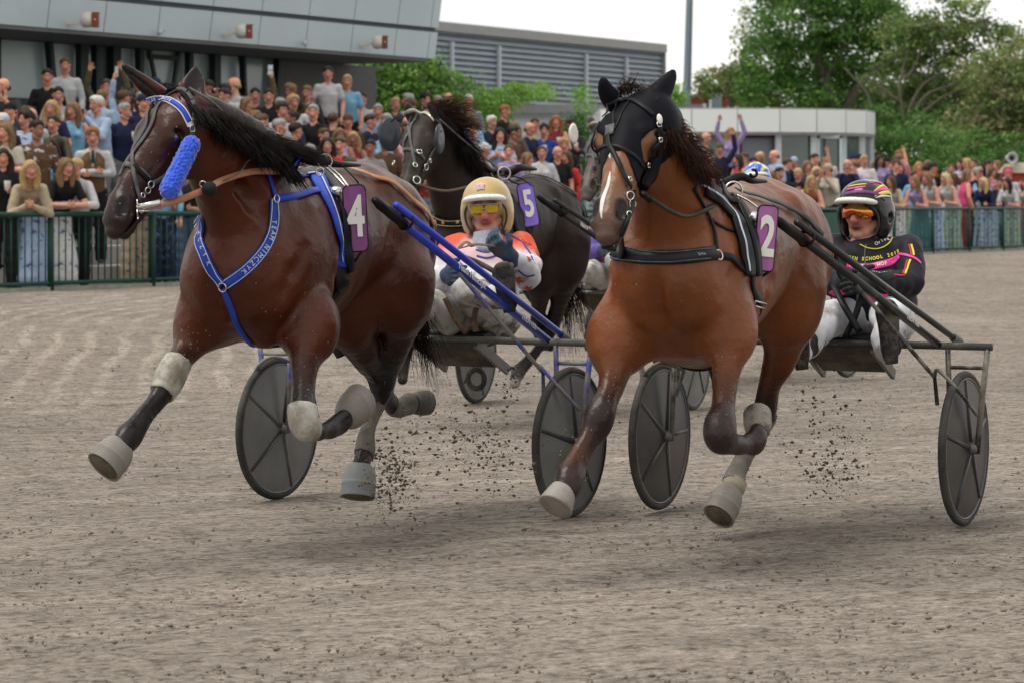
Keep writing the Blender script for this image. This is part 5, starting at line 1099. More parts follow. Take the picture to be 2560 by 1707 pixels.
obj('rein', tube([P(1050,462,16.9), P(1075,472,17.0), P(1120,478,17.2), P(1180,465,17.4), P(1225,450,dT), P(1260,434,dT)], .009, 6), M('brown_rein', (.10,.065,.05), .6), hC)
obj('check_line', tube([P(1100,300,17.3), P(1180,370,17.6), P(1230,410,dT), P(1260,432,dT)], .006, 6), GREYL, hC)
obj('saddle_tree', tube([P(1230,430,dT+.1), P(1275,430,dT+.1), P(1300,420,dT+.12), P(1340,424,dT+.3)], [.02,.03,.026,.01], 8), BLACKL, hC)
obj('saddle_strap', join(tube([P(1262,440,dT), P(1280,455,dT+.02), P(1300,462,dT+.02)], .006, 5), tube([P(1262,440,dT), P(1300,446,dT+.05), P(1330,466,dT+.03)], .005, 5)), BLACKL, hC)
hh_ = bC.hit(1320,510); dp = hh_[0][1] - .10
plate('number_plate', hC, [P(1290,462,dp-.02), P(1332,456,dp+.02), P(1349,562,dp+.02), P(1312,570,dp-.02)], M('plate_lilac', (.22, .13, .62), .4, var=.1, coat=.2), '5')
obj('plate_hook', ring(P(1313,585,dp), (.2,-1,0), .03, .006, 16, 6), BLACKL, hC)
# ---------------------------------------------------------------- fourth horse, almost hidden behind the black hood: a copy turned and tinted
def copy_tree(o, parent=None):
    c = o.copy(); COL.objects.link(c)
    if parent is not None: c.parent = parent
    for ch in list(o.children): copy_tree(ch, c)
    return c
hD = copy_tree(hC); ORG[hD.name] = ORG[hC.name]
TD = Matrix.Translation(Vector((-.559+1.24, 17.46+3.5, .02))) @ Matrix.Rotation(R(-7), 4, 'Z') @ Matrix.Translation(Vector((.559, -17.46, 0)))
hD.matrix_world = TD @ Matrix.Translation(hC.location)
hD.location = (TD @ Matrix.Translation(hC.location)).translation; hD.rotation_euler = (0, 0, R(-7))
tag(hD, 'dark brown horse peering out left of the black hood, wearing a white blinker cup', 'horse')
def omat(o, m):
    for s_ in o.material_slots: s_.link = 'OBJECT'; s_.material = m
omat(hD, M('coat_brown', rough=.45, attr=True, var=.2, vs=5, gain=2.4, bump=.1, bs=120))
hC['group'] = 'trotters in the race'; hD['group'] = 'trotters in the race'; hA['group'] = 'trotters in the race'; hB['group'] = 'trotters in the race'
for ch in list(hD.children):
    n_ = ch.name.split('.')[0]
    if n_ == 'blinker' and ch.data.name.endswith('.001'): bpy.data.objects.remove(ch); continue
    if n_ in ('heart_stud', 'buckle', 'bit_ring') : omat(ch, BLACKL)
    if n_ in ('number_plate',): bpy.data.objects.remove(ch.children[0]); [bpy.data.objects.remove(x) for x in list(ch.children)]; bpy.data.objects.remove(ch)

bpy.context.view_layer.update()
bw = obj('blinker', lathe(P(1434,335,20.3), (.75,-.6,.05), [(-.012,.03),(-.008,.068),(.0,.076),(.010,.060),(.004,.02)], 20, (0,0,1), .72), M('blinker_white', (.62, .60, .56), .5))
bw.parent = hD; bw.matrix_parent_inverse = hD.matrix_world.inverted()
# ================================================================ SULKIES
def sulky(wl, wr, tipl, tipr, pcol, barmat, label, q0=.14, shade=(.075,.075,.075), text=None):
    wl, wr = V3(wl), V3(wr); c = (wl + wr)/2; l = nrm((wl - wr)*V3((1,1,0))); f = V3((l[1], -l[0], 0)); hw = np.linalg.norm(wl - wr)/2; z0 = c[2]; up = V3((0,0,1))
    def S_(ff, q, z): return V3((c[0], c[1], 0)) + f*ff + l*q + up*(z + z0)
    r = root('sulky', S_(0,0,0)); tag(r, label, 'sulky', 'racing sulkies'); Rw = .345; bz = .80
    TY = M('tyre', (.035,.036,.037), .8, var=.25, vs=9, dirt=(.10,.092,.08), ds=5, dth=(.42,.75), spec=.2); RIM = M('rim', (.12,.125,.125), .4, .3, var=.3, dirt=(.15,.14,.12), ds=5)
    DSC = M('disc_%d' % int(shade[0]*1000), shade, .35, var=.25, vs=5, spec=.3, dirt=tuple(min(x*1.8,.16) for x in shade), ds=3, dth=(.45,.75)); SPK = M('spoke_dark', (.045,.047,.05), .4, var=.4, vs=9); SPL = M('spoke_worn', (.11,.11,.105), .45, var=.4, vs=7)
    for q in (hw, -hw):
        w_ = obj('wheel', lathe(S_(0,q,Rw), l, [(-.035,.02),(-.03,.045),(-.012,.31),(-.010,.322),(.010,.322),(.012,.31),(.03,.045),(.035,.02)], 48), DSC, r)
        obj('tyre', ring(S_(0,q,Rw), l, Rw-.018, .0185, 64, 10), TY, w_)
        obj('rim', join(ring(S_(0,q,Rw)+l*.010, l, .312, .006, 56, 6), ring(S_(0,q,Rw)-l*.010, l, .312, .006, 56, 6)), RIM, w_)
        for k in range(5):
            a = 2*math.pi*k/5 + (.25 if q > 0 else .6); d = f*math.cos(a) + up*math.sin(a); sgn = -1
            for sg in (-1, 1):
                obj('spoke', tube([S_(0,q,Rw)+l*sg*.032+d*.03, S_(0,q,Rw)+l*sg*.022+d*.17, S_(0,q,Rw)+l*sg*.013+d*.305], [.014,.010,.009], 6, smooth=False, flat=.7, side=np.cross(l, d)), SPK if (k+int(q>0)) % 3 else SPL, w_)
        obj('hub', lathe(S_(0,q,Rw), l, [(-.065,.014),(-.06,.022),(-.035,.026),(.035,.026),(.06,.022),(.065,.014)], 16), RIM, w_)
    bar_ = obj('cross_bar', tube([S_(0,-hw-.13,bz), S_(0,hw+.13,bz)], .0165, 12, smooth=False), barmat, r)
    PC = MATS[pcol]
    for s_ in (1, -1):
        o_, i_ = hw*s_ + .075*s_, hw*s_ - .075*s_
        obj('fork', join(tube([S_(0,o_+.035*s_,bz), S_(.0,o_+.012*s_,.60), S_(0,o_-.015*s_,Rw-.02)], .0135, 9, smooth=False), tube([S_(0,i_,bz), S_(0,i_+.015*s_,Rw-.02)], .0125, 9, smooth=False),
             tube([S_(0,o_+.015*s_,.705), S_(0,i_,.705)], .009, 7, smooth=False), tube([S_(0,i_+.03*s_,Rw), S_(0,o_,Rw)], .01, 7, smooth=False)), MATS[pcol + '_worn'], r)
    for s_, tip in ((1, tipl), (-1, tipr)):
        tip = V3(tip); e = S_(0, (hw-.115)*s_, bz+.005); d = e - tip; up_ = up*.045 + l*.012*s_
        sh = obj('shaft', tube([tip + d*.13, tip + d*.55, e + d*.0], [.0175,.0185,.019], 12, smooth=False), PC, r)
        obj('shaft_pad', tube([tip, tip + d*.03, tip + d*.16], [.014,.022,.022], 12, smooth=False), BLACKL, sh)
        s2 = tip + d*.10 + up_; e2 = e + up*.045 + l*.05*s_ + d*.03; obj('upper_shaft', tube([s2, (s2+e2)/2, e2], .0155, 10, smooth=False), PC, r)
        obj('end_cap', tube([e2 - d*.008, e2 + nrm(d)*.055], [.020,.021], 12, smooth=False), M('dusty_rubber', (.11,.115,.12), .7, var=.2, dirt=(.2,.19,.17), ds=12), sh)
        dn = nrm(np.cross(d, l)); obj('clamp', join(ring(tip + d*.17 + up*.018, d, .036, .0065, 20, 6), tube([tip + d*.155 + up*.03, tip + d*.165 + up*.062, tip + d*.19 + up*.055], .010, 6)), BLACKL, sh)
        g_ = tip + d*.46 - up*.018; k_ = S_(.02, (hw-.13)*s_, .66)
        obj('brace', join(tube([g_, k_, S_(.06, (hw-.105)*s_, .54)], .0095, 8, smooth=False), tube([k_, S_(.16, (hw-.07)*s_, .70), S_(.17, (hw+.02)*s_, .62), S_(.05, (hw+.075)*s_, .50)], .0085, 8)), MATS[pcol + '_worn'], r)
    obj('seat', join(hexa([S_(-.02,q0-.2,.80), S_(-.02,q0+.2,.80), S_(-.36,q0+.2,.84), S_(-.36,q0-.2,.84), S_(-.02,q0-.2,.825), S_(-.02,q0+.2,.825), S_(-.36,q0+.2,.875), S_(-.36,q0-.2,.875)])), M('seat_black', (.02,.02,.022), .6), r, smooth=False)
    PAN_ = M('muddy_pan', (.055,.046,.036), .7, var=.3, vs=5, dirt=(.13,.11,.085), ds=5)
    a = q0 - .17; b_ = q0 + .17
    obj('pan', hexa([S_(0,a,.79), S_(0,b_,.79), S_(-.24,b_-.02,.665), S_(-.24,a+.02,.665), S_(.012,a,.785), S_(.012,b_,.785), S_(-.235,b_-.02,.66), S_(-.235,a+.02,.66)]), PAN_, r, smooth=False)
    for q in (a, b_): obj('rail', bar(S_(-.0,q,.785), S_(-.30,q,.645), .045, .018, l), M('rail_grey', (.15,.155,.15), .45, .2, var=.3, dirt=(.1,.085,.07), ds=6), r, smooth=False)
    m = MB()
    for k in range(5): m.add(hexa([S_(-.22-.018*k,a+.07+.01*k,.665-.02*k), S_(-.22-.018*k,b_-.07-.008*k,.665-.02*k), S_(-.23-.018*k,b_-.07,.645-.02*k), S_(-.23-.018*k,a+.07,.645-.02*k), S_(-.212-.018*k,a+.07,.665-.02*k), S_(-.212-.018*k,b_-.07,.665-.02*k), S_(-.225-.018*k,b_-.07,.645-.02*k), S_(-.225-.018*k,a+.07,.645-.02*k)]))
    if pcol == 'blue_tube': obj('torn_flap', join(ring(S_(-.26,q0+.02,.60), f, .045, .014, 18, 6)), PAN_, r)
    return r, S_, c, f, l, hw
BT = M('blue_tube', (.018, .045, .44), .35, var=.12, vs=5, coat=.3, dirt=(.13,.14,.24), ds=10, dth=(.58,.72)); M('blue_tube_worn', (.05,.07,.30), .5, var=.2, vs=5, dirt=(.19,.185,.17), ds=7, dth=(.38,.52))
M('black_tube', (.018,.019,.021), .35, var=.2, vs=5, coat=.2, dirt=(.13,.125,.11), ds=9, dth=(.58,.72)); M('black_tube_worn', (.03,.03,.03), .5, var=.2, dirt=(.18,.165,.14), ds=9, dth=(.42,.56))
MB1 = M('muddy_bar', (.14,.14,.125), .5, .1, var=.3, vs=7, dirt=(.06,.07,.17), ds=3, dth=(.6,.7)); MB2 = M('muddy_dark_bar', (.06,.062,.058), .5, .1, var=.4, vs=7, dirt=(.13,.12,.095), ds=6, dth=(.5,.62))
def gpt(px, py):
    d = CH*F/(py - HY); p = P(px, py, d); 
    for _ in range(3): zz = float(ground_z(p[0], p[1])); d = (CH - zz)*F/(py - HY); p = P(px, py, d)
    p[2] = zz; return p
sA = sulky(gpt(1425,1293), gpt(694,1247), P(935,500,FA.L(1.0,.30,0)[1]-.06), FA.L(1.0,-.36,1.33), 'blue_tube', MB1, 'muddy sulky with bright blue shafts drawn by the number 4 horse', shade=(.13,.135,.135))
sB = sulky(gpt(2410,1313), gpt(1650,1273), P(1940,548,FB.L(1.0,.33,0)[1]-.05), FB.L(1.0,-.36,1.33), 'black_tube', MB2, 'muddy sulky with black shafts and the wheel nearest the right edge', shade=(.026,.024,.024))
sC = sulky(gpt(1732,1026), gpt(1190,1007), P(1345,492,FC.L(1.0,.33,0)[1]-.05), FC.L(1.0,-.36,1.38), 'black_tube', MB1, 'farther sulky behind the number 5 horse, its left wheel seen under the gold helmeted driver', shade=(.12,.125,.13))
T = textmesh('Team Nimczyk', .040, .001, .0008)
def shaft_text(s_, tip, u, size, sg, offl=.0):
    r_, S_, c, f, l, hw = s_; tip = V3(tip); e = S_(0, hw-.115, .805); d = nrm(e - tip); n_ = nrm(np.cross(d, (0,0,1))); n_ = n_ if n_[1] < 0 else -n_
    up_ = nrm(np.cross(n_, d)); up_ = up_ if up_[2] > 0 else -up_
    c_ = tip + (e - tip)*u + n_*.0185 + up_*.003
    obj('lettering', placetext(textmesh(sg, size, .001, .0006), c_, d, up_), WHITE, r_, smooth=False)
shaft_text(sA, P(935,500,FA.L(1.0,.30,0)[1]-.06), .52, .040, 'Team Nimczyk'); shaft_text(sA, P(935,500,FA.L(1.0,.30,0)[1]-.06), .86, .032, 'TROTTER')
shaft_text(sB, P(1940,548,FB.L(1.0,.33,0)[1]-.05), .80, .030, 'TROTTER')
shaft_text(sC, P(1345,492,FC.L(1.0,.33,0)[1]-.05), .30, .030, 'TROTT')
# sulky of the hidden horse
sDr = copy_tree(sC[0]); TDm = TD @ Matrix.Translation(sC[0].location); sDr.location = TDm.translation; sDr.rotation_euler = (0, 0, R(-7)); sDr['label'] = 'rearmost sulky, hidden but for bits between the bright bay horse and its driver'
# ================================================================ PEOPLE
SK = (.52, .265, .185); SKR = (.46, .17, .13); LIP = (.34, .11, .09); BROWC = (.14, .08, .05)
class HF:
    """head frame: c = centre of the head, fwd = where the face looks, s = size"""
    def __init__(s, c, fwd, tilt=0, sz=1.0):
        s.c = V3(c); s.f = nrm(fwd); l = nrm(np.cross((0,0,1), s.f)); u = np.cross(s.f, l)
        if tilt: a = R(tilt); l, u = l*math.cos(a) + u*math.sin(a), u*math.cos(a) - l*math.sin(a)
        s.l, s.u, s.sz = l, u, sz
    def p(s, f, l, u): return s.c + (s.f*f + s.l*l + s.u*u)*s.sz
def head_h(S, H, detail=1, brow=BROWC):
    p = H.p; z = H.sz; l = H.l; c = lambda a, b, ra, rb, col=SK, k=.015, sub=False: S.c(a, b, tuple(x*z for x in (ra if not np.isscalar(ra) else (ra, ra))), tuple(x*z for x in (rb if not np.isscalar(rb) else (rb, rb))), col, k*z, l, sub)
    c(p(-.022,0,.035), p(.020,0,.030), (.074,.082), (.072,.080))                # skull
    c(p(.045,0,-.005), p(.050,0,-.045), (.058,.040), (.048,.036))              # face
    c(p(.045,0,-.070), p(.066,0,-.092), (.040,.030), (.022,.020))              # jaw, chin
    for q in (-1, 1):
        c(p(.010,q*.052,-.050), p(.050,q*.030,-.082), .022, .018)              # jaw line
        c(p(.060,q*.038,-.020), p(.066,q*.032,-.026), .020, .018, SKR)         # cheek
        c(p(.092,q*.031,.010), p(.094,q*.034,.009), (.014,.010), (.014,.010), SK, .006, True)    # eye hollow
        c(p(.080,q*.031,.008), p(.081,q*.032,.008), (.013,.011), (.013,.011), (.10,.07,.055), .004)
        c(p(.083,q*.018,.027), p(.078,q*.044,.028), .0065, .005, brow, .008)   # eyebrow
        c(p(-.005,q*.078,-.020), p(-.010,q*.084,.014), (.008,.020), (.008,.020), SKR, .008)  # ear
    c(p(.086,0,.012), p(.106,0,-.024), .009, .015, SKR, .012)                  # nose
    c(p(.098,.010,-.028), p(.098,-.010,-.028), .009, .009, SKR, .008)
    c(p(.086,-.018,-.054), p(.086,.018,-.054), (.018,.0055), (.018,.0055), LIP, .005)
    c(p(.088,-.012,-.0595), p(.088,.012,-.0595), (.012,.006), (.012,.006), LIP, .005)
    if detail > 1: c(p(.094,-.022,-.0570), p(.094,.022,-.0570), .0028, .0028, (.2,.06,.05), .004, True)
def hand_h(S, w, d, side, curl=.5, col=SK, z=1.0, thick=1.0, thumb=1, k=.005):
    """wrist w, pointing d, side = towards the thumb; fingers bend towards n"""
    w, d = V3(w), nrm(d); s = nrm(V3(side) - d*np.dot(side, d)); n = np.cross(d, s)*thumb; r_ = .0088*thick*z
    S.c(w, w + d*.05*z, (.026*z*thick, .019*z*thick), (.038*z*thick, .015*z*thick), col, .012, s)
    S.c(w + d*.04*z, w + d*.085*z, (.038*z*thick, .014*z*thick), (.036*z*thick, .012*z*thick), col, .012, s)
    for i, (o, L_) in enumerate(((.030, .070), (.010, .078), (-.011, .073), (-.030, .058))):
        b = w + d*.085*z + s*o*z; dd = nrm(d + s*o*1.2); p = b; L_ *= z
        for j, fr_ in enumerate((.45, .30, .25)):
            a = curl*(.6 + .5*j); dd = nrm(dd*math.cos(a) + n*math.sin(a)); q = p + dd*L_*fr_
            S.c(p, q, r_*(1 - .08*j), r_*(.92 - .08*j), col, k); p = q
    b = w + d*.03*z + s*.028*z; dd = nrm(d*.6 + s*.75 + n*.25); q = b + dd*.038*z; S.c(b, q, .012*z*thick, .0105*z*thick, col, k*1.5)
    dd = nrm(d*.85 + s*.25 + n*(.2 + curl*.5)); S.c(q, q + dd*.034*z, .0105*z*thick, .0085*z*thick, col, k)
# ---------------------------------------------------------------- spectators
def pose(name, F_):
    """joints for a standing person facing -y, 1.72 m"""
    sw = .150 if F_ else .172; z0 = 1.0 if not F_ else .96
    lean = {'lean': .38, 'lean2': .30, 'bend': .55}.get(name, .02); shz = 1.43 - lean*.30; shy = -lean
    J = dict(pel=(0, .02, .94), wa=(0, .01 + shy*.35, 1.10), ch=(0, shy*.8, 1.28 - lean*.2), nk=(0, shy - .01, shz + .05), hd=(0, shy - .035 - lean*.15, shz + .185 - lean*.02), sl=(sw, shy, shz - .03), sr=(-sw, shy, shz - .03),
             hl=(.09, .02, .90), hr=(-.09, .02, .90), kl=(.10, -.01, .48), kr=(-.10, -.01, .48), al=(.105, .03, .08), ar=(-.105, .03, .08), look=(0, -1, -.03), tilt=0, cl=.3, cr_=.3)
    A = {'stand': (((.25,.0,1.14),(.235,-.10,.90)), ((-.25,.0,1.14),(-.235,-.10,.90))),
         'fold': (((.25,-.03,1.15),(-.03,-.20,1.14)), ((-.25,-.03,1.15),(.04,-.22,1.17))),
         'phone': (((.24,-.16,1.18),(.07,-.30,1.45)), ((-.24,-.16,1.18),(-.07,-.30,1.45))),
         'raise': (((.30,-.02,1.62),(.26,-.05,1.90)), ((-.25,-.02,1.15),(-.12,-.20,1.10))),
         'cheer': (((.30,-.06,1.62),(.22,-.12,1.88)), ((-.30,-.06,1.60),(-.24,-.12,1.86))),
         'clap': (((.25,-.05,1.16),(.05,-.30,1.28)), ((-.25,-.05,1.16),(-.04,-.30,1.28))),
         'point': (((.25,-.04,1.16),(.10,-.20,1.05)), ((-.28,-.25,1.36),(-.30,-.50,1.38))),
         'lean': (((.24,-.50,1.03),(.06,-.66,1.03)), ((-.24,-.50,1.03),(-.05,-.66,1.03))),
         'lean2': (((.25,-.34,.99),(.14,-.58,1.03)), ((-.25,-.34,.99),(-.10,-.58,1.03))),
         'bend': (((.24,-.62,.92),(.02,-.80,1.02)), ((-.24,-.62,.92),(-.03,-.80,1.02))),
         'drink': (((.24,-.06,1.15),(.10,-.28,1.20)), ((-.25,.0,1.14),(-.22,-.12,.92)))}[name]
    (J['el'], J['wl']), (J['er'], J['wr']) = A
    if name == 'bend': J['hd'] = (0, J['hd'][1] - .05, J['hd'][2] + .02)
    return {k: (V3(v) if isinstance(v, tuple) else v) for k, v in J.items()}
def person_sdf(J, F_, yaw=0):
    S = Sdf(); fw = V3((math.sin(R(yaw)), -math.cos(R(yaw)), -.05)); H = HF(J['hd'], fw, 0, 1.0 if not F_ else .96); head_h(S, H)
    S.c(J['nk'] - V3((0,0,.04)), H.p(-.01, 0, -.06), .056 if not F_ else .048, .050 if not F_ else .043, SK, .02)
    S.chain([J['pel'], J['wa'], J['ch'], J['nk'] - V3((0,0,.06))], [(.15,.10),(.12,.085),(.145,.10),(.07,.055)], SK, .04, (1,0,0), 2)
    for a, b, c, q, cu in (('sl','el','wl',1,'cl'), ('sr','er','wr',-1,'cr_')):
        S.chain([J[a], (J[a]+J[b])/2, J[b]], [.050, .044, .036], SK, .025, None, 2); S.chain([J[b], (J[b]+J[c])/2, J[c]], [.036, .034, .026], SK, .02, None, 2)
        d = nrm(J[c] - J[b]); hand_h(S, J[c], d, (0,0,1) if abs(d[2]) < .8 else (-q,0,0), .55, SK, .95, 1.15, -q if abs(d[2]) < .8 else q)
    for a, b, c in (('hl','kl','al'), ('hr','kr','ar')):
        S.chain([J[a], J[b], J[c]], [.085, .055, .040], SK, .03, None, 3)
        S.c(J[c] + V3((0,.02,-.04)), J[c] + V3((0,-.14,-.055)), (.036,.035), (.036,.022), (.03,.025,.025), .02, (1,0,0))
    return S, H
def top_sdf(J, F_, sl='long', loose=0):
    S = Sdf(); e = .016 + loose
    S.chain([J['pel'] + V3((0,0,.0)), J['wa'], J['ch'], J['nk'] - V3((0,0,.045))], [(.155+e,.11+e),(.125+e,.095+e),(.150+e,.105+e),(.085,.062)], None, .04, (1,0,0), 2)
    if F_: 
        for q in (-1, 1): S.c(J['ch'] + V3((q*.065,-.085,.01)), J['ch'] + V3((q*.065,-.10,.0)), .058, .052, None, .03)
    for a, b, c in (('sl','el','wl'), ('sr','er','wr')):
        if sl == 'none': S.c(J[a]*.55 + J['nk']*.45, J[a]*.8 + J['nk']*.2, .045, .045, None, .03); continue
        S.c(J['nk']*.62 + J[a]*.38 - V3((0,0,.035)), J[a] - V3((0,0,.01)), .046, .057, None, .045)
        if sl == 'short': S.c(J[a], J[a] + (J[b]-J[a])*.62, .062, .062, None, .02)
        else: S.chain([J[a] - V3((0,0,.01)), (J[a]+J[b])/2, J[b]], [.058, .054, .048], None, .03, None, 2); S.chain([J[b], J[b] + (J[c]-J[b])*.9], [.050, .042], None, .02, None, 2)
    return S
def bot_sdf(J, F_, kind='trousers'):
    S = Sdf(); S.c(J['pel'] + V3((0,0,.06)), J['pel'] - V3((0,0,.05)), (.150,.108), (.170,.120), None, .04, (1,0,0))
    if kind == 'skirt': S.c(J['pel'], (0,.02,.35), (.165,.12), (.27,.20), None, .04, (1,0,0)); S.c((0,.02,.35), (0,.02,.16), (.26,.20), (.29,.22), None, .03, (1,0,0)); return S
    w = .026 if kind == 'wide' else .012
    for a, b, c in (('hl','kl','al'), ('hr','kr','ar')): S.chain([J[a], J[b], J[c] + V3((0,0,.0))], [.10, .064 + w, .052 + w*1.8], None, .035, None, 3)
    return S
def hair_sdf(H, kind):
    S = Sdf(); p = H.p; z = H.sz; k = .012
    if kind in ('long', 'wavy'):
        S.c(p(-.035,0,.045), p(.012,0,.052), .088*z, .084*z, None, k)
        for q in (-1, 1): S.chain([p(.03,q*.062,.05), p(.012,q*.088,-.02), p(.0,q*.092,-.12), p(.02,q*.085,-.24)], [(.020,.03),(.022,.040),(.026,.046),(.018,.03)], None, .02, H.f, 3)
        S.chain([p(-.07,0,.0), p(-.085,0,-.12), p(-.06,0,-.26)], [(.075,.045),(.080,.035),(.05,.02)], None, .02, H.l, 3)
        S.c(p(.100,0,.018), p(.105,0,-.06), (.054*z,.060*z), (.05*z,.05*z), None, .008, H.l, True)
    elif kind == 'cap':
        S.c(p(-.02,0,.045), p(.012,0,.050), .086*z, .082*z, None, k); S.c(p(.07,0,.042), p(.125,0,.030), (.055*z,.008*z), (.045*z,.006*z), None, .01, H.l); S.c(p(.10,0,-.04), p(.10,0,-.06), .075, .07, None, .006, None, True); S.c(p(0,0,-.08), p(-.06,0,-.08), .10, .11, None, .006, None, True)
    elif kind == 'sides':
        for q in (-1, 1): S.c(p(-.03,q*.070,.01), p(-.06,q*.05,-.01), (.016,.030), (.03,.035), None, k, H.f)
        S.c(p(-.085,0,.01), p(-.085,0,-.03), (.055,.02), (.05,.02), None, k, H.l)
    elif kind == 'bun':
        S.c(p(-.035,0,.045), p(.012,0,.054), .084*z, .079*z, None, k); S.c(p(-.105,0,.05), p(-.115,0,.06), .036, .036, None, .01); S.c(p(.100,0,.018), p(.10,0,-.06), (.060,.066), (.06,.06), None, .008, H.l, True); S.c(p(.03,0,-.09), p(-.04,0,-.11), .085, .08, None, .006, None, True)
    else:
        v = .006 if kind == 'curly' else 0
        S.c(p(-.032,0,.050), p(.018,0,.062), .083*z + v, .076*z + v*1.6, None, k); S.c(p(.055,.02,.082), p(.06,-.02,.085), .030, .030, None, .02)
        S.c(p(.110,0,.022), p(.115,0,-.05), (.060*z,.064*z), (.066*z,.06*z), None, .010, H.l, True); S.c(p(.045,0,-.095), p(-.03,0,-.125), .092, .085, None, .010, None, True)
    return S
HAIRC = {'blond': (.42,.27,.12), 'pale blond': (.55,.40,.22), 'light brown': (.20,.115,.055), 'brown': (.085,.045,.022), 'dark': (.018,.012,.009), 'ginger': (.28,.10,.035), 'grey': (.30,.29,.28), 'white': (.62,.60,.57)}
TOPC = {'white': (.54,.55,.57), 'pale blue': (.34,.44,.62), 'light blue': (.20,.42,.62), 'navy': (.012,.018,.055), 'black': (.010,.010,.012), 'grey': (.26,.28,.30), 'light grey': (.42,.44,.46), 'dark green': (.02,.05,.03), 'olive': (.10,.09,.05), 'brown': (.10,.055,.03), 'beige': (.42,.34,.24), 'cream': (.46,.42,.35), 'pink': (.58,.22,.30), 'hot pink': (.62,.07,.18), 'red': (.50,.03,.03), 'dark red': (.20,.02,.03), 'lilac': (.34,.27,.50), 'purple': (.10,.05,.16), 'teal': (.03,.16,.17), 'royal blue': (.02,.06,.30), 'yellow': (.55,.42,.08), 'mint': (.30,.48,.40), 'rust': (.30,.09,.04), 'charcoal': (.035,.037,.042)}
BOTC = {'black': (.012,.012,.014), 'navy': (.015,.02,.045), 'jeans': (.10,.17,.28), 'pale jeans': (.30,.40,.52), 'beige': (.38,.31,.22), 'grey': (.17,.18,.19), 'white': (.60,.61,.62), 'teal': (.05,.14,.16), 'pale green': (.28,.38,.32)}
clothm = {}
def cm(kind, col):
    k = kind + '_' + str(col)
    if k not in clothm: col = tuple(x*.82 for x in col); clothm[k] = M('cloth_%s_%s' % (kind, k.replace(' ', '_').replace('(', '').replace(')', '').replace(',', '')[:40]), col, .85 if kind != 'hair' else .55, var=.22 if kind != 'hair' else .45, vs=9 if kind != 'hair' else 30, bump=.5 if kind != 'hair' else .6, bs=16 if kind != 'hair' else 60, spec=.25)
    return clothm[k]
def cprint(col, i):
    c2 = [(.03,.03,.04), (.5,.5,.48), (.05,.09,.25), (.35,.12,.10), (.08,.12,.06)][i % 5]; k = ('print', str(col), i)
    if k not in clothm: clothm[k] = M('cloth_print_%d_%s' % (i, abs(hash(str(col))) % 9999), col, .85, var=.2, vs=9, bump=.5, bs=16, dirt=c2, ds=14, dth=(.57, .61))
    return clothm[k]
M('skin', rough=.55, attr=True, var=.06, vs=12, spec=.35); M('skin_tan', rough=.55, attr=True, var=.06, vs=12, gain=.62); M('skin_pale', rough=.55, attr=True, var=.06, vs=12, gain=1.25); M('skin_dark', rough=.5, attr=True, var=.06, vs=12, gain=.25)
cache = {}
foldn = sines(31, 26, .0045, 8, (1, 1, .35)); foldf = sines(33, 70, .0018, 6)
def part_mesh(key, fn):
    if key not in cache:
        r_ = fn(); cache[key] = r_
    return cache[key]
YAW = (-28, 0, 20)
def pmesh(kind, ps, F_, yaw, extra=''):
    k = (kind, ps, F_, yaw if kind in ('body', 'hair') else 0, extra)
    def fn():
        J = pose(ps, F_)
        if kind in ('body', 'hair'):
            S, H = person_sdf(J, F_, yaw)
            if kind == 'body': V, Fc = S.build(.0125); return mesh('person', V, Fc, True, S.colors(V, SK, .006))
            S = hair_sdf(H, extra); V, Fc = S.build(.0105, lambda X: sines(7, 75, .0022 if extra != 'curly' else .007, 8, (1, 1, .3))(X)); return mesh('hair', V, Fc)
        if kind == 'top': V, Fc = top_sdf(J, F_, extra).build(.0155, lambda X: foldn(X) + foldf(X), clip=lambda X: .88 - X[:, 2]); return mesh('top', V, Fc)
        V, Fc = bot_sdf(J, F_, extra).build(.018, lambda X: foldn(X)); return mesh('bottoms', V, Fc)
    me = part_mesh(k, fn)
    if not len(me.materials): me.materials.append(MATS['skin'])
    return me
def set_m(o, m):
    o.material_slots[0].link = 'OBJECT'; o.material_slots[0].material = m
PEOPLE = []; OCC = []
def person(t, D, z, ps='stand', F_=False, yaw=0, rot=0, hair='short', hc='brown', top='white', sl='long', bot='trousers', bc='black', skin='skin', ht=1.0, group='spectators behind the fence', label=None, extra=None):
    o = bpy.data.objects.new('person', pmesh('body', ps, F_, yaw)); COL.objects.link(o); set_m(o, MATS[skin])
    p = W(t, D, z); face = math.atan2(p[0], p[1])
    o.location = Vector(p); o.rotation_euler = (0, 0, R(rot) - face); o.scale = (ht, ht, ht); ORG[o.name] = p
    kids = [('hair' if hair != 'cap' else 'cap', pmesh('hair', ps, F_, yaw, hair), cm('hair', HAIRC[hc]) if hair != 'cap' else cm('cap', TOPC.get(extra, (.6,.6,.6)))) if hair != 'bald' else None,
            ('shirt' if not F_ else 'blouse', pmesh('top', ps, F_, 0, sl), (cm('top', TOPC[top]) if label or (len(PEOPLE) % (3 if F_ else 6)) else cprint(TOPC[top], len(PEOPLE)))), ('skirt' if bot == 'skirt' else 'trousers', pmesh('bottom', ps, F_, 0, bot), (cprint(BOTC.get(bc, TOPC.get(bc)), 2) if bot in ('wide', 'skirt') and bc != 'teal' and bc != 'dark red' else cm('bot', BOTC[bc] if bc in BOTC else TOPC[bc])))]
    if hair == 'cap': kids.append(('hair', pmesh('hair', ps, F_, yaw, 'sides'), cm('hair', HAIRC[hc])))
    for k in kids:
        if k is None: continue
        c = bpy.data.objects.new(k[0], k[1]); COL.objects.link(c); c.parent = o; set_m(c, k[2])
    o['category'] = 'person'; o['group'] = group
    PEOPLE.append((o, dict(t=t, D=D, z=z, ps=ps, F_=F_, hair=hair, hc=hc, top=top, sl=sl, bot=bot, bc=bc, label=label)))
    return o
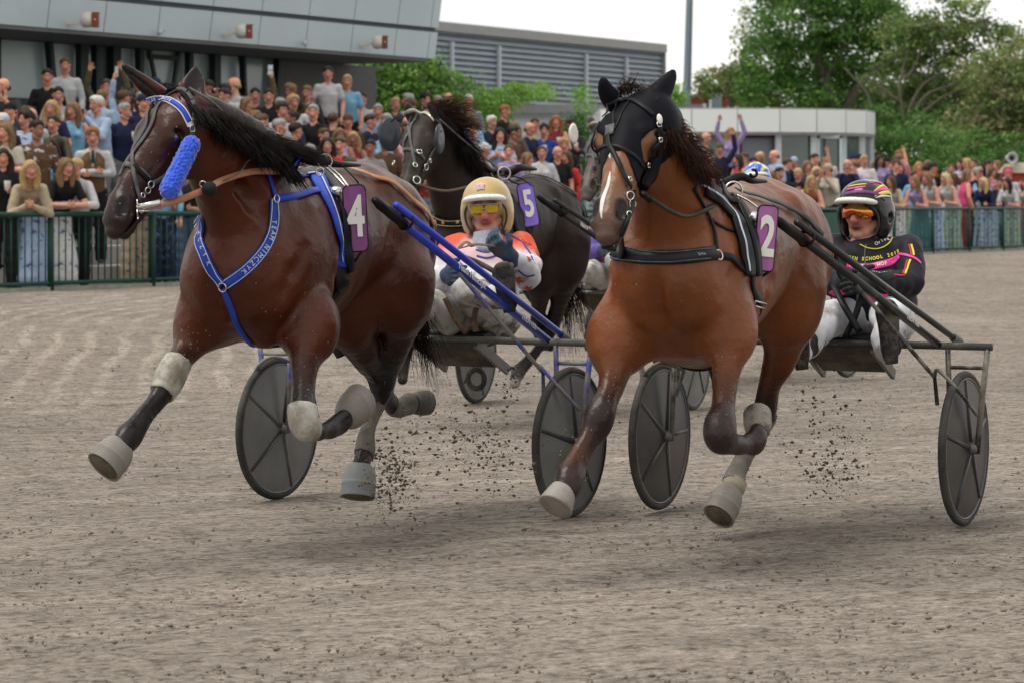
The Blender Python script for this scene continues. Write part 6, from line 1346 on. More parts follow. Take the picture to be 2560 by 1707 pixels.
def hpx(t, D, z, ps): 
    J = pose(ps, False); p = W(t, D, z + J['hd'][2]); return toP(p)
# hand-placed spectators: (head-top px, row or (D,z), pose, female, yaw, hair, hair colour, top, sleeves, bottoms, colour, label)
def at_px(px, row, **kw):
    D, z = row if isinstance(row, tuple) else ROWS[row]; D = D + kw.pop('dD', 0); t = tpx(px, D); z = z + kw.pop('dz', 0); OCC.append((px, row if not isinstance(row, tuple) else -1)); return person(t, D, z, **kw)
FR = (22.95, .36)
at_px(75, (23.05, .36), ps='bend', F_=True, hair='long', hc='blond', top='beige', sl='long', bot='skirt', bc='pale blue', label='person with very long blond hair bending over the rail in a pale blue patterned skirt', yaw=20)
at_px(142, (22.98, .36), ps='lean', F_=True, hair='wavy', hc='light brown', top='black', sl='short', bot='skirt', bc='white', rot=14, label='person with light brown hair in black top leaning on the rail beside the beige one', yaw=20)
at_px(190, (22.93, .36), ps='lean', F_=True, hair='bun', hc='blond', top='white', sl='long', bot='trousers', bc='black', label='person with tied back blond hair in white blouse leaning on the rail', yaw=-28)
ov = at_px(232, (23.75, .62), ps='fold', hair='curly', hc='ginger', top='white', sl='long', bot='trousers', bc='black', label='laughing person with curly ginger hair, brown waistcoat and dark tie', yaw=0, ht=1.03)
at_px(8, (23.2, .36), ps='drink', F_=True, hair='long', hc='dark', top='black', label='dark haired person in black at the left edge holding a beer over the rail', sl='long')
at_px(95, (23.85, .36), ps='stand', hair='short', hc='dark', top='navy', rot=-70, label='dark haired person in navy jacket turned sideways behind the blond leaning pair')
at_px(62, 4, ps='fold', hair='short', hc='brown', top='navy', sl='short', bc='jeans', label='person with glasses in navy polo shirt with folded tattooed arms', dD=-.3, dz=-.3)
at_px(146, 4, ps='drink', hair='short', hc='dark', top='light grey', sl='long', bc='pale jeans', label='tall person in light grey sweater and pale jeans, dark short hair', dD=-.1)
at_px(118, 5, ps='stand', hair='short', hc='dark', top='black', sl='short', label='bearded person in black t-shirt in the back row under the left window', dz=.1)
at_px(163, 5, ps='stand', hair='short', hc='brown', top='white', sl='long', label='tallest back row person in white shirt against the pale window', dz=.30, dD=.3)
at_px(82, 3, ps='stand', hair='sides', hc='grey', top='light grey', sl='short', label='balding person in light grey t-shirt with a strap across the chest', rot=-25, dz=-.12)
at_px(12, 2, ps='point', hair='cap', hc='dark', top='black', sl='short', extra='white', label='person in white cap and black t-shirt stretching an arm out at the left edge', rot=-30)
at_px(252, 4, ps='stand', hair='short', hc='light brown', top='pale blue', rot=150, label='person in pale blue shirt with back turned, left of the outstretched arm')
at_px(300, 4, ps='raise', hair='short', hc='brown', top='pale blue', rot=120, label='person in pale blue shirt with one arm up and a gold back patch')
at_px(266, 5, ps='cheer', hair='short', hc='brown', top='olive', label='cheering person in olive top with both arms up under the windows')
at_px(820, 5, ps='stand', hair='short', hc='dark', top='white', sl='short', label='highest standing dark haired person in white against the stucco wall', dz=.42)
at_px(868, 5, ps='stand', hair='short', hc='blond', top='light blue', sl='short', label='blond person in light blue shirt standing high against the stucco wall', dz=.30, dD=-.1)
at_px(905, 5, ps='stand', hair='short', hc='dark', top='white', sl='short', label='dark haired person in white t-shirt and olive overshirt near the wall end', dz=.02, dD=-.1)
at_px(672, 4, ps='fold', hair='short', hc='dark', top='black', sl='short', label='large person in black waistcoat in front of the last window frame', dz=.15)
at_px(638, 5, ps='raise', hair='short', hc='dark', top='olive', label='person holding a phone high above the crowd before the stucco wall')
at_px(830, 3, ps='stand', hair='short', hc='brown', top='navy', rot=160, label='person in dark navy suit seen from behind near the middle')
at_px(870, 3, ps='stand', hair='cap', hc='brown', top='brown', extra='brown', label='person in brown suit and flat brown cap with dark sunglasses')
at_px(918, 3, ps='clap', hair='short', hc='dark', top='navy', rot=60, label='clapping person in dark navy sweater turned right')
at_px(945, 4, ps='stand', hair='short', hc='grey', top='light blue', label='grey haired person in blue shirt in front of the bushy tree')
at_px(1095, 5, ps='stand', hair='short', hc='grey', top='grey', label='left of two grey heads rising behind the black horse', dz=.05)
at_px(1120, 5, ps='stand', hair='sides', hc='grey', top='grey', label='right of two grey heads rising behind the black horse', dz=.12)
at_px(1172, 5, ps='stand', hair='short', hc='white', top='grey', label='white haired person standing high in front of the leafy tree', dz=.1)
at_px(1225, 3, ps='stand', hair='short', hc='white', top='navy', label='white haired person in navy blazer and pale shirt right of the black horse mane', rot=30, dz=.08)
at_px(1255, 4, ps='stand', hair='short', hc='ginger', top='black', rot=60, label='ginger haired person in black looking right beside the white wall', dz=.1)
at_px(1283, 3, ps='clap', F_=True, hair='long', hc='light brown', top='olive', rot=150, label='person with long brown hair and camouflage jacket seen from behind')
at_px(1318, 3, ps='drink', hair='sides', hc='brown', top='navy', rot=50, label='balding person in navy waistcoat looking down at a drink')
at_px(1337, 4, ps='stand', hair='short', hc='brown', top='cream', label='person in cream jacket between the navy waistcoat and blue sweater', dz=-.1)
at_px(1360, 3, ps='stand', hair='curly', hc='dark', top='royal blue', label='person with dark curly hair in dark blue sweater left of the red dress', dz=-.02)
at_px(1390, 3, ps='drink', F_=True, hair='long', hc='ginger', top='dark red', sl='none', bot='skirt', bc='dark red', label='person with long ginger hair in a dark red strapless dress holding a drink', dz=.15)
at_px(1420, 1, ps='stand', F_=True, hair='long', hc='brown', top='red', label='person with long brown hair in bright red top just left of the blaze', dz=-.05, rot=-30)
at_px(1410, 2, ps='stand', hair='curly', hc='blond', top='black', label='blond head low behind the bright red top', dz=-.05)
at_px(1355, 1, ps='stand', F_=True, hair='bun', hc='brown', top='white', label='face with pulled back brown hair just above the black horse back', dz=.02)
RW = [(22.98, .36), (23.75, .36), (24.45, .50), (25.2, .64), (25.95, .64)]
def rp(px, r_, **k):
    if r_ == 0: v_ = (px*7) % 5; k.setdefault('yaw', (-28, 0, 0, 20, -28)[v_]); k.setdefault('rot', (-16, 10, -4, 22, -24)[v_]); k.setdefault('ht', (.97, 1.04, 1.0, .95, 1.02)[v_])
    return at_px(px, RW[r_], **k)
rp(1826, 4, ps='cheer', F_=True, hair='long', hc='blond', top='lilac', dz=.62, dD=.5, label='blond person raised above the crowd with fists up before the purple framed window')
rp(1760, 3, ps='stand', hair='sides', hc='brown', top='olive', rot=50, dz=.42, label='balding head looking right just right of the bay horse mane')
rp(1800, 3, ps='raise', hair='cap', hc='dark', top='navy', extra='olive', dz=.22, label='person in olive cap with a navy sleeve and fist thrust up')
rp(1945, 1, ps='drink', hair='short', hc='dark', top='black', label='dark haired person in black lifting a white cup, right of the blue helmet', rot=30)
rp(1995, 1, ps='clap', F_=True, hair='bun', hc='pale blond', top='black', label='person with pulled back blond hair in black print, left of the straw hat', )
rp(2072, 0, ps='phone', F_=True, hair='cap', hc='dark', top='cream', extra='beige', label='person in straw hat and pale cardigan holding a phone to the eyes', dz=.05)
rp(2118, 2, ps='phone', hair='sides', hc='brown', top='navy', sl='long', label='balding person in navy sweater beside the straw hat', ht=1.05)
rp(2066, 4, ps='stand', hair='short', hc='dark', top='white', label='tall bearded person in white shirt in front of the pavilion door', dz=.12)
rp(1985, 4, ps='stand', hair='cap', hc='dark', top='navy', extra='pale blue', label='person in white and blue cap in front of the dark pavilion window', dz=.02)
rp(2248, 3, ps='stand', F_=True, hair='short', hc='ginger', top='pink', label='tall ginger haired person in pink shirt before the hedge', dz=.15, ht=1.04)
rp(2240, 0, ps='lean2', F_=True, hair='long', hc='brown', top='cream', sl='short', bot='wide', bc='white', label='person with long brown hair in cream top right of the black helmet')
rp(2300, 0, ps='lean2', F_=True, hair='long', hc='light brown', top='lilac', sl='none', bot='skirt', bc='teal', label='person in blue lilac sleeveless top with a long slate blue skirt')
rp(2337, 0, ps='lean2', F_=True, hair='wavy', hc='light brown', top='white', sl='none', bot='wide', bc='pale blue', label='person in white sleeveless wrap top and pale blue patterned trousers')
rp(2382, 0, ps='lean2', F_=True, hair='long', hc='pale blond', top='white', sl='none', bot='wide', bc='pale green', label='pale blond person in white halter top and flared patterned trousers')
rp(2412, 0, ps='stand', F_=True, hair='long', hc='light brown', top='hot pink', sl='none', bot='wide', bc='dark red', rot=110, label='person in hot pink top and wine red trousers turned to the right')
rp(2438, 1, ps='stand', hair='short', hc='grey', top='black', rot=60, label='grey haired person in black jacket behind the hot pink top', ht=1.06)
rp(2470, 0, ps='lean2', F_=True, hair='long', hc='pale blond', top='navy', sl='long', bot='wide', bc='pale jeans', label='blond person in dark teal blue jacket leaning on the right hand rail')
rp(2465, 3, ps='stand', hair='curly', hc='dark', top='pale blue', rot=60, label='dark curly haired person in pale blue shirt talking before the hedge', dz=.05)
rp(2520, 1, ps='stand', hair='cap', hc='brown', top='white', extra='hot pink', label='person in hot pink cap below the cream kiosk roof', ht=1.05)
rp(2530, 0, ps='lean2', F_=True, hair='wavy', hc='dark', top='white', sl='short', bot='wide', bc='pale green', label='person with dark curly hair in white t-shirt leaning under the pink cap')
rp(2575, 0, ps='lean2', F_=True, hair='long', hc='dark', top='cream', sl='short', bot='wide', bc='teal', label='person in cream t-shirt cut off by the right edge of the photo')
rp(2325, 2, ps='stand', hair='curly', hc='dark', top='dark green', rot=80, label='dark shaggy haired person facing right before the hedge', ht=1.04)
rp(2378, 2, ps='stand', F_=True, hair='bun', hc='brown', top='dark red', label='person with a high brown bun in front of the hedge', ht=1.03)
# the rest of the crowd
rs = random.Random(77)
def hidden(px, py):
    if 470 < px < 1120 and py > 425: return True
    if 280 < px < 470 and 300 < py < 560: return True
    if 1060 < px < 1190 and 330 < py: return True
    if 1190 < px < 1480 and py > 452: return True
    if 1478 < px < 1640: return True
    if 1640 < px < 1740 and py > 330: return True
    if 1740 < px < 2090 and py > 470: return True
    if 2120 < px < 2235 and py > 420: return True
    return False
def taken(px, ri, gap):
    return any(abs(px - a) < gap and b == ri for a, b in OCC)
mt = ['white','white','white','pale blue','pale blue','light blue','navy','navy','navy','black','black','charcoal','charcoal','grey','olive','brown','dark green','brown','white','black']
ft = ['white','cream','black','black','pink','beige','lilac','dark red','navy','red','light blue','olive','mint','white','rust','pale blue']
def rnd(px, row, D, z, right=False):
    F_ = rs.random() < (.35 if not right else .5)
    hair = rs.choice(['long','long','wavy','bun','bun'] if F_ else ['short','short','short','curly','short','sides','cap'])
    hc = rs.choice(['blond','pale blond','light brown','brown','dark','brown','light brown','dark'] if F_ else ['dark','brown','brown','dark','light brown','blond','grey','white' if rs.random() < .4 else 'brown'])
    ps = rs.choice(['stand','stand','fold','clap','phone' if rs.random() < .5 else 'drink','drink','stand','cheer' if rs.random() < .15 else 'stand','raise' if rs.random() < .25 else 'stand'])
    return dict(F_=F_, hair=hair, hc=hc, ps=ps, top=rs.choice(ft if F_ else mt), sl=rs.choice(['long','short','none'] if F_ else ['long','long','short']), bot=rs.choice(['trousers','wide'] if F_ else ['trousers']), bc=rs.choice(list(BOTC)), yaw=rs.choice(YAW), rot=rs.choice([rs.gauss(0, 14), rs.gauss(0, 14), rs.gauss(0, 14), rs.uniform(50, 150), rs.uniform(-60, -30)]), skin=rs.choice(['skin','skin','skin','skin_tan','skin_pale','skin_pale'] + (['skin_dark'] if rs.random() < .1 else [])), ht=rs.gauss(1.0 if F_ else 1.03, .035), extra=rs.choice(['white','navy','beige','black']))
for ri, (D, z) in enumerate(ROWS):
    step = .50 if ri else .62; t = tpx(-55, D); te = tpx(1425, D)
    while t < te:
        tt = t + rs.uniform(-.12, .12); DD = D + rs.uniform(-.12, .12) + (.2 if ri == 0 else 0); k = rnd(0, ri, D, z)
        if ri == 0: k['ps'] = rs.choice(['lean','lean2','lean','stand']); k['rot'] = rs.gauss(0, 10)
        if ri >= 1 and ri < 3: k['ps'] = k['ps'] if k['ps'] not in ('raise','cheer') else 'stand'
        px, py = hpx(tt, DD, z, k['ps']); keep = rs.random() < .93
        if px > 980: keep = keep and ri > 0 and (ri < 4 or px < 1240)
        if 1300 < px and ri > 1 and rs.random() < .4: keep = False
        legs_seen = ri == 0 and px < 480
        if keep and (not hidden(px, py) or legs_seen) and not taken(px, ri, 26) and not (ri == 0 and px < 235) and not (ri >= 4 and any(abs(px-a) < 24 and b in (3, 4, 5) for a, b in OCC)) and not (ri in (0, 1, 2) and 195 < px < 285):
            person(tt, DD, z, **k)
        t += step*rs.uniform(.88, 1.12)
for ri, (D, z) in enumerate(RW):
    t = tpx(1735, D); te = tpx(2640, D); step = .46 if ri < 3 else .62
    while t < te:
        tt = t + rs.uniform(-.1, .1); DD = D + rs.uniform(-.1, .1); k = rnd(0, ri, D, z, True)
        if ri == 0: k['ps'] = rs.choice(['lean2','lean2','stand','lean2']); k['rot'] = rs.gauss(0, 10)
        if k['ps'] in ('cheer', 'raise') and ri < 3: k['ps'] = 'stand'
        px, py = hpx(tt, DD, z, k['ps'])
        near = any(abs(px-a) < 24 and b == -1 for a, b in OCC)
        if not hidden(px, py) and not (ri == 0 and (near or px > 2230)) and not (ri > 0 and near and rs.random() < .6) and rs.random() < .92: person(tt, DD, z, **k)
        t += step*rs.uniform(.88, 1.12)
# labels: what they wear, then where they stand
POSE = {'stand': 'standing', 'fold': 'arms folded', 'phone': 'phone raised', 'raise': 'one arm raised', 'cheer': 'both arms up', 'clap': 'clapping', 'point': 'pointing', 'lean': 'leaning', 'lean2': 'hands on rail', 'bend': 'bent over the rail', 'drink': 'with drink'}
HAIRN = {'short': '%s hair', 'curly': 'curly %s hair', 'long': 'long %s hair', 'wavy': 'wavy %s hair', 'bun': '%s hair tied back', 'sides': 'balding %s hair', 'cap': 'cap over %s hair', 'bald': 'bald head'}
def region(px):
    for a, s_ in ((110, 'left of the blond leaning pair'), (270, 'left of the dark bay head'), (480, 'behind the dark bay head'), (690, 'below the grandstand windows'), (930, 'below the stucco wall'), (1060, 'below the bushy tree'), (1240, 'behind the black horse'), (1480, 'before the white wall'), (1850, 'near the purple framed window'), (2120, 'left of the black helmet'), (2260, 'above the black helmet'), (2420, 'before the hedge')):
        if px < a: return s_
    return 'near the right edge'
desc = {}
for o, d in PEOPLE:
    if d['label']: o['label'] = d['label'] if d['label'].split()[0] in ('person',) or 'person' in d['label'] else 'person, ' + d['label']; continue
    px, py = hpx(d['t'], d['D'], d['z'], d['ps']); base = 'person with %s in %s %s, %s' % (HAIRN[d['hair']] % d['hc'] if d['hair'] != 'bald' else 'bald head', d['top'], 'blouse' if d['F_'] else 'shirt', region(px))
    desc.setdefault(base, []).append((px, o, d))
for b_, L_ in desc.items():
    if len(L_) == 1: L_[0][1]['label'] = b_; continue
    ps_ = [x[2]['ps'] for x in L_]
    for px, o, d in L_:
        if ps_.count(d['ps']) == 1: o['label'] = b_ + ', ' + POSE[d['ps']]
        else:
            q = sorted(x[0] for x in L_ if x[2]['ps'] == d['ps']); i = q.index(px)
            o['label'] = b_ + (', leftmost' if i == 0 else ', rightmost' if i == len(q) - 1 else ', middle one' if len(q) == 3 else ', %s from left' % ('second', 'third', 'fourth', 'fifth', 'sixth', 'seventh')[min(i-1, 5)])
# the waistcoat, tie, and hand-held things
def seg_h(key, fn):
    return part_mesh(key, fn)
J = pose('fold', False); S = Sdf(); S.chain([J['pel'] + V3((0,0,.02)), J['wa'], J['ch'], J['ch'] + V3((0,0,.09))], [(.178,.135),(.146,.120),(.168,.128),(.13,.095)], None, .04, (1,0,0), 2)
S.c((0,-.14,1.46), (0,-.16,1.24), (.055,.06), (.012,.05), None, .01, (1,0,0), True)
V, Fc = S.build(.014, foldf, clip=lambda X: np.maximum(.86 - X[:, 2], np.abs(X[:, 0]) - .155)); c = bpy.data.objects.new('waistcoat', mesh('waistcoat', V, Fc)); COL.objects.link(c); c.parent = ov; c.data.materials.append(cm('top', (.15,.085,.035)))
c = bpy.data.objects.new('tie', mesh('tie', *tube([(0,-.118,1.44), (0,-.150,1.38), (0,-.168,1.28)], [.018,.024,.02], 8, 3, flat=.4, side=(1,0,0)))); COL.objects.link(c); c.parent = ov; c.data.materials.append(cm('top', (.01,.04,.035)))
PH = M('phone', (.012,.013,.016), .25); CUP = M('beer', (.55,.30,.06), .2, var=.1); CUW = M('plastic_cup', (.6,.62,.62), .25, alpha=.6)
pc = 0
for o, d in PEOPLE:
    if d['ps'] not in ('phone', 'drink', 'raise') : continue
    J = pose(d['ps'], d['F_']); a = o.rotation_euler[2]; ca, sa = math.cos(a), math.sin(a); h_ = o.scale[0]
    def tw(v): v = V3(v)*h_; return V3(o.location) + V3((ca*v[0]-sa*v[1], sa*v[0]+ca*v[1], v[2]))
    xa = V3((ca, sa, 0)); who = o['label'].split(',')[0].replace('person ', '', 1).replace('with ', 'by person with ', 1) if 0 else ''
    if d['ps'] == 'phone':
        c_ = tw((0,-.33,J['wl'][2]+.07)); q = obj('phone', hexa([c_ + xa*x*.075 + V3((-sa*-1*0,0,0)) + V3((sa, -ca, 0))*y*.005 + V3((0,0,z*.038)) for z in (-1,1) for x, y in ((-1,1),(1,1),(1,-1),(-1,-1))]), PH, org=c_, smooth=False); cat = 'phone'
    elif d['ps'] == 'drink':
        c_ = tw(J['wl'] + V3((-.05,-.07,.01))); q = obj('drink_cup', lathe(c_, (0,0,1), [(0,.030),(.002,.033),(.12,.042),(.121,.038),(.10,.037)], 14), CUW, org=c_); obj('drink', lathe(c_ + V3((0,0,.006)), (0,0,1), [(0,.028),(.085,.036)], 12), CUP, q); cat = 'cup'
    elif pc < 2 or o['label'].startswith('person holding a phone'):
        c_ = tw(J['wl'] + V3((-.02,-.03,.12))); q = obj('phone', hexa([c_ + xa*x*.038 + V3((sa, -ca, 0))*y*.005 + V3((0,0,z*.075)) for z in (-1,1) for x, y in ((-1,1),(1,1),(1,-1),(-1,-1))]), M('phone_pale', (.55,.6,.68), .3), org=c_, smooth=False); cat = 'phone'; pc += 1
    else: continue
    hdr = o['label'].replace('person with ', '').replace('person in ', '').replace('person ', '')
    ws = ('smartphone of the ' if cat == 'phone' else 'plastic beer cup of the ') + hdr; ws = ws.split()[:16]
    tag(q, ' '.join(ws), cat, 'phones held up in the crowd' if cat == 'phone' else 'drink cups in the crowd')
# ================================================================ DRIVERS
def helmet(H, name, parent, mat, peak, liner, h=.006, earhole=False, wide=1.0):
    p = H.p; S = Sdf(); z = wide
    S.c(p(-.030,0,.045), p(.012,0,.048), (.116*z,.108), (.112*z,.104), None, .02, H.l)
    for q in (-1, 1):
        S.chain([p(-.02,q*.098,.03), p(-.01,q*.100,-.04), p(.022,q*.088,-.095)], [(.020,.072),(.018,.058),(.016,.030)], None, .02, H.l, 3)
    S.c(p(-.10,0,.0), p(-.09,0,-.055), (.09,.03), (.08,.028), None, .02, H.l)
    S.c(p(.120,0,-.010), p(.125,0,-.10), (.082,.082), (.076,.07), None, .008, H.l, True)
    S.c(p(-.02,0,-.13), p(.03,0,-.13), (.085,.07), (.085,.07), None, .008, H.l, True)
    if earhole:
        for q in (-1, 1): S.c(p(-.012,q*.125,-.022), p(-.012,q*.12,-.022), .024, .024, None, .006, None, True)
    V, Fc = S.build(h); o = obj(name, (V, Fc), mat, parent)
    P_ = Sdf(); P_.chain([p(.070,-.092,.050), p(.108,-.062,.060), p(.128,0,.064), p(.108,.062,.060), p(.070,.092,.050)], [(.012,.010),(.020,.012),(.026,.013),(.020,.012),(.012,.010)], None, .01, H.f, 3)
    Vp, Fp = P_.build(.0045); obj('visor_peak', (Vp, Fp), peak, o)
    rim = [p(.075,q*(.088 - .0*k), u_) for q, u_, k in ((-1,.045,0),)]
    for q in (-1, 1): obj('rim_seal', tube([p(.078,q*.070,.040), p(.060,q*.094,.0), p(.050,q*.094,-.05), p(.052,q*.074,-.098)], .0055, 6), liner, o)
    obj('chin_strap', tube([p(.03,-.082,-.10), p(.055,-.04,-.128), p(.06,0,-.132), p(.055,.04,-.128), p(.03,.082,-.10)], .006, 6, flat=.5), liner, o)
    return o, Body(V, Fc)
def driver(name, H, J, l, cols, label, mats, gcol):
    S = Sdf(); head_h(S, H, 2)
    S.c(H.p(-.01,0,-.06), J['nk'], .060, .066, SK, .02)
    S.chain([J['pel'], J['wa'], J['ch'], J['nk'] - V3((0,0,.05))], [(.16,.12),(.14,.105),(.16,.115),(.08,.07)], SK, .04, l, 2)
    for a, b, c, q in (('sl','el','wl',1), ('sr','er','wr',-1)):
        S.chain([J[a], J[b], J[c]], [.055, .040, .030], SK, .02, None, 3)
    for a, b, c in (('hl','kl','al'), ('hr','kr','ar')): S.chain([J[a], J[b], J[c]], [.08, .055, .045], SK, .02, None, 3)
    V, Fc = S.build(.0062); o = obj(name, (V, Fc), MATS['skin'], org=J['base'], cols=S.colors(V, SK, .004)); tag(o, label, 'person'); o['group'] = 'sulky drivers'
    # jacket
    T = Sdf(); A, B2, C2 = cols
    T.chain([J['pel'] + V3((0,0,.02)), J['wa'], J['ch'], J['nk'] - V3((0,0,.075))], [(.172,.135),(.162,.125),(.178,.130),(.100,.082)], [A, A, B2], .05, l, 2)
    T.c(J['nk'] - V3((0,0,.055)), J['nk'] + V3((0,0,.012)), .074, .070, B2, .02)
    for a, b, c in (('sl','el','wl'), ('sr','er','wr')):
        T.c(J['nk']*.5 + J[a]*.5 - V3((0,0,.045)), J[a], .062, .072, B2, .05)
        T.chain([J[a], (J[a]+J[b])/2, J[b]], [.074, .066, .056], [B2, C2], .025, None, 2); T.chain([J[b], (J[b]+J[c])/2, J[c] - (J[c]-J[b])*.06], [.056, .050, .042], [C2, C2], .025, None, 2)
    fo = sines(51, 34, .0065, 10); fo2 = sines(52, 95, .0020, 8)
    V, Fc = T.build(.0075, lambda X: fo(X) + fo2(X)); jk = obj('jacket', (V, Fc), mats[0], o, cols=T.colors(V, A, .012)); bj = Body(V, Fc)
    Pn = Sdf(); pa_ = cols[0] if 0 else J['pcol']
    Pn.c(J['hl']*.5 + J['hr']*.5 + V3((0,0,.03)), J['hl']*.5 + J['hr']*.5, (.175,.12), (.19,.13), pa_, .04, l)
    for a, b, c in (('hl','kl','al'), ('hr','kr','ar')): Pn.chain([J[a], J[b], J[c]], J.get('pr', [.108, .088, .066]), pa_, .03, None, 3)
    fp = sines(61, 38, .0080, 10)
    V, Fc = Pn.build(.0085, lambda X: fp(X) + fo2(X)); pn = obj('trousers', (V, Fc), mats[1], o)
    for s_ in 'lr':
        Bt = Sdf(); an, toe = J['a' + s_], J['t' + s_]; heel = J['he' + s_]; d = nrm(toe - heel); sd = nrm(np.cross(d, J['sole']))
        Bt.chain([J['k' + s_]*.45 + an*.55, an*.9 + J['k' + s_]*.1, an], [.066, .056, .050], None, .02, None, 2)
        Bt.chain([heel, heel*.5 + toe*.5, toe*.85 + heel*.15, toe], [(.036,.036),(.040,.038),(.046,.032),(.030,.022)], None, .02, sd, 3)
        V, Fc = Bt.build(.007, sines(71, 60, .002, 6)); bo = obj('boot', (V, Fc), mats[2], o)
        so = nrm(J['sole'] - d*np.dot(J['sole'], d)); pts = [heel - d*.030, heel*.7 + toe*.3, heel*.35 + toe*.65, toe + d*.020]
        obj('sole', tube([x + so*.030 for x in pts], [.028,.036,.046,.030], 16, 5, flat=.35, side=sd), mats[3], bo)
    for s_, cl, th in (('l', J.get('cl', 1.0), 1), ('r', J.get('cr', 1.0), -1)):
        G = Sdf(); w_ = J['w' + s_]; e_ = J['e' + s_]; dd = J.get('hd' + s_); dd = nrm(w_ - e_) if dd is None else nrm(dd); up = J.get('th' + s_, V3((0,0,1)))
        hand_h(G, w_, dd, up, cl, gcol, 1.08, 1.22, J.get('bend' + s_, th), .006); G.c(w_ - nrm(w_ - e_)*.05, w_ + dd*.015, .042, .034, gcol, .02)
        V, Fc = G.build(.0050); obj('glove', (V, Fc), mats[4], o, cols=np.tile(V3(gcol), (len(V), 1)))
    return o, bj, jk
JM = M('race_jacket', rough=.6, attr=True, var=.08, vs=9, bump=.35, bs=24, spec=.2); JMd = M('race_jacket_muddy', rough=.65, attr=True, var=.1, vs=9, bump=.35, bs=24, dirt=(.33,.29,.23), ds=5, dth=(.60,.74), spec=.2)
TRm = M('muddy_trousers', (.56,.55,.53), .8, var=.12, vs=8, bump=.5, bs=20, dirt=(.13,.105,.075), ds=6, dth=(.49,.62)); TRw = M('white_trousers', (.58,.60,.64), .75, var=.08, vs=8, bump=.5, bs=20, dirt=(.24,.22,.20), ds=5, dth=(.54,.70))
BTm = M('muddy_boot', (.022,.021,.020), .65, var=.3, vs=14, dirt=(.11,.095,.075), ds=9, dth=(.5,.68)); SLm = M('boot_sole', (.03,.029,.027), .8, var=.4, vs=30, bump=.6, bs=50, dirt=(.12,.10,.08), ds=9, dth=(.5,.65))
GLm = M('glove_blue', rough=.75, attr=True, var=.3, vs=14, bump=.4, bs=40, dirt=(.10,.10,.10), ds=12, dth=(.5,.7)); 
# ---- driver of sulky 4
d0 = 13.4; ds4 = V3((-.1,-1,0))
JA = dict(base=P(1170,860,13.3), pel=P(1196,778,13.32), wa=P(1202,730,13.36), ch=P(1215,665,13.44), nk=P(1222,598,13.46), sl=P(1303,622,13.38), sr=P(1140,622,13.52), el=P(1318,690,13.12), wl=P(1276,640,12.93), er=P(1085,700,13.34), wr=P(1118,690,13.04),
          hl=P(1248,792,13.26), hr=P(1150,800,13.34), kl=P(1172,728,12.96), al=P(1252,742,12.72), kr=P(1058,772,12.98), ar=P(905,806,12.76), tl=P(1257,668,12.60), hel=P(1272,762,12.62), tr=P(822,808,12.68), her=P(850,872,12.70), sole=V3((0,-1,-.1)), pcol=None, hdl=V3((-.75,-.35,.55)), thl=V3((-.2,-.6,.7)), cl=1.15, cr=1.2, pr=[.100, .078, .060])
OR_ = (.62,.075,.03); WJ = (.60,.61,.66)
HdA = HF(P(1217,524,13.42), (-.10,-1,-.06), 3, 1.03)
dA_, bjA, jkA = driver('person', HdA, JA, V3((.9,-.35,0)), (WJ, OR_, WJ), 'driver in gold helmet, yellow glasses and orange white star jacket', (JMd, TRm, BTm, SLm, GLm), (.045,.075,.13))
helA, bhA = helmet(HdA, 'helmet', dA_, M('gold_helmet', (.46,.33,.13), .38, .15, var=.25, vs=5, coat=.25, dirt=(.42,.36,.28), ds=6, dth=(.45,.62), spec=.4), WHITE, M('helmet_liner', (.05,.045,.045), .6))
obj('helmet_badge', ribbon(*bhA.path([(1190,472), (1200,468), (1212,468)], .002, 6), .035, .001), M('badge_print', (.45,.40,.42), .5, var=.3, vs=40, dirt=(.5,.12,.14), ds=40, dth=(.5,.55)), helA)
def lens(H, q, mat, parent, w_=.030, hh=.019, f=.098):
    V = []; n_ = 16
    for k in range(n_):
        a = 2*math.pi*k/n_; x = w_*np.sign(math.cos(a))*abs(math.cos(a))**.5; y = hh*np.sign(math.sin(a))*abs(math.sin(a))**.5; V.append(H.p(f - abs(q*.034 + x)*.22, q*.034 + x, .008 + y))
    V += [v - H.f*.004 for v in V]; Fc = [tuple(range(n_)), tuple(range(2*n_-1, n_-1, -1))] + [(i, n_+i, n_+(i+1) % n_, (i+1) % n_) for i in range(n_)]
    return obj('lens', (V, Fc), mat, parent, smooth=False)
YL = M('yellow_lens', (.62,.42,.02), .12, coat=.5, alpha=.8, spec=.6); fr_ = obj('glasses', join(tube([HdA.p(.098,-.066,.028), HdA.p(.106,0,.030), HdA.p(.098,.066,.028)], .003, 6), tube([HdA.p(.095,.066,.028), HdA.p(.02,.088,.03)], .003, 6), tube([HdA.p(.095,-.066,.028), HdA.p(.02,-.088,.03)], .003, 6), tube([HdA.p(.108,-.012,.004), HdA.p(.112,0,.010), HdA.p(.108,.012,.004)], .0025, 6)), M('clear_frame', (.35,.33,.30), .2), dA_)
for q in (-1, 1): lens(HdA, q, YL, fr_, f=.106)
def star(b, px, py, r_, mat, parent, rot=.3, off=.004):
    c_, n_ = b.hit(px, py, off); x = nrm(np.cross(n_, (0,0,1))); y = np.cross(n_, x); V = [c_ + n_*.001]
    for k in range(10): a = rot + math.pi*k/5; rr = r_ if k % 2 == 0 else r_*.40; q = c_ + x*rr*math.cos(a) + y*rr*math.sin(a); V.append(b.near(q, off)[0])
    V += [v - n_*.003 for v in V]; Fc = [(0, 1+k, 1+(k+1) % 10) for k in range(10)] + [(11, 12+(k+1) % 10, 12+k) for k in range(10)]
    return obj('star_print', (V, Fc), mat, parent, smooth=False)
STR = M('star_red', (.55,.06,.03), .6); NVY = M('print_navy', (.03,.05,.28), .6)
for x, y, r_ in ((1316,606,.034), (1293,700,.048), (1320,722,.030), (1322,648,.020), (1130,700,.03), (1256,575,.012)): star(bjA, x, y, r_, STR, jkA, x*.1)
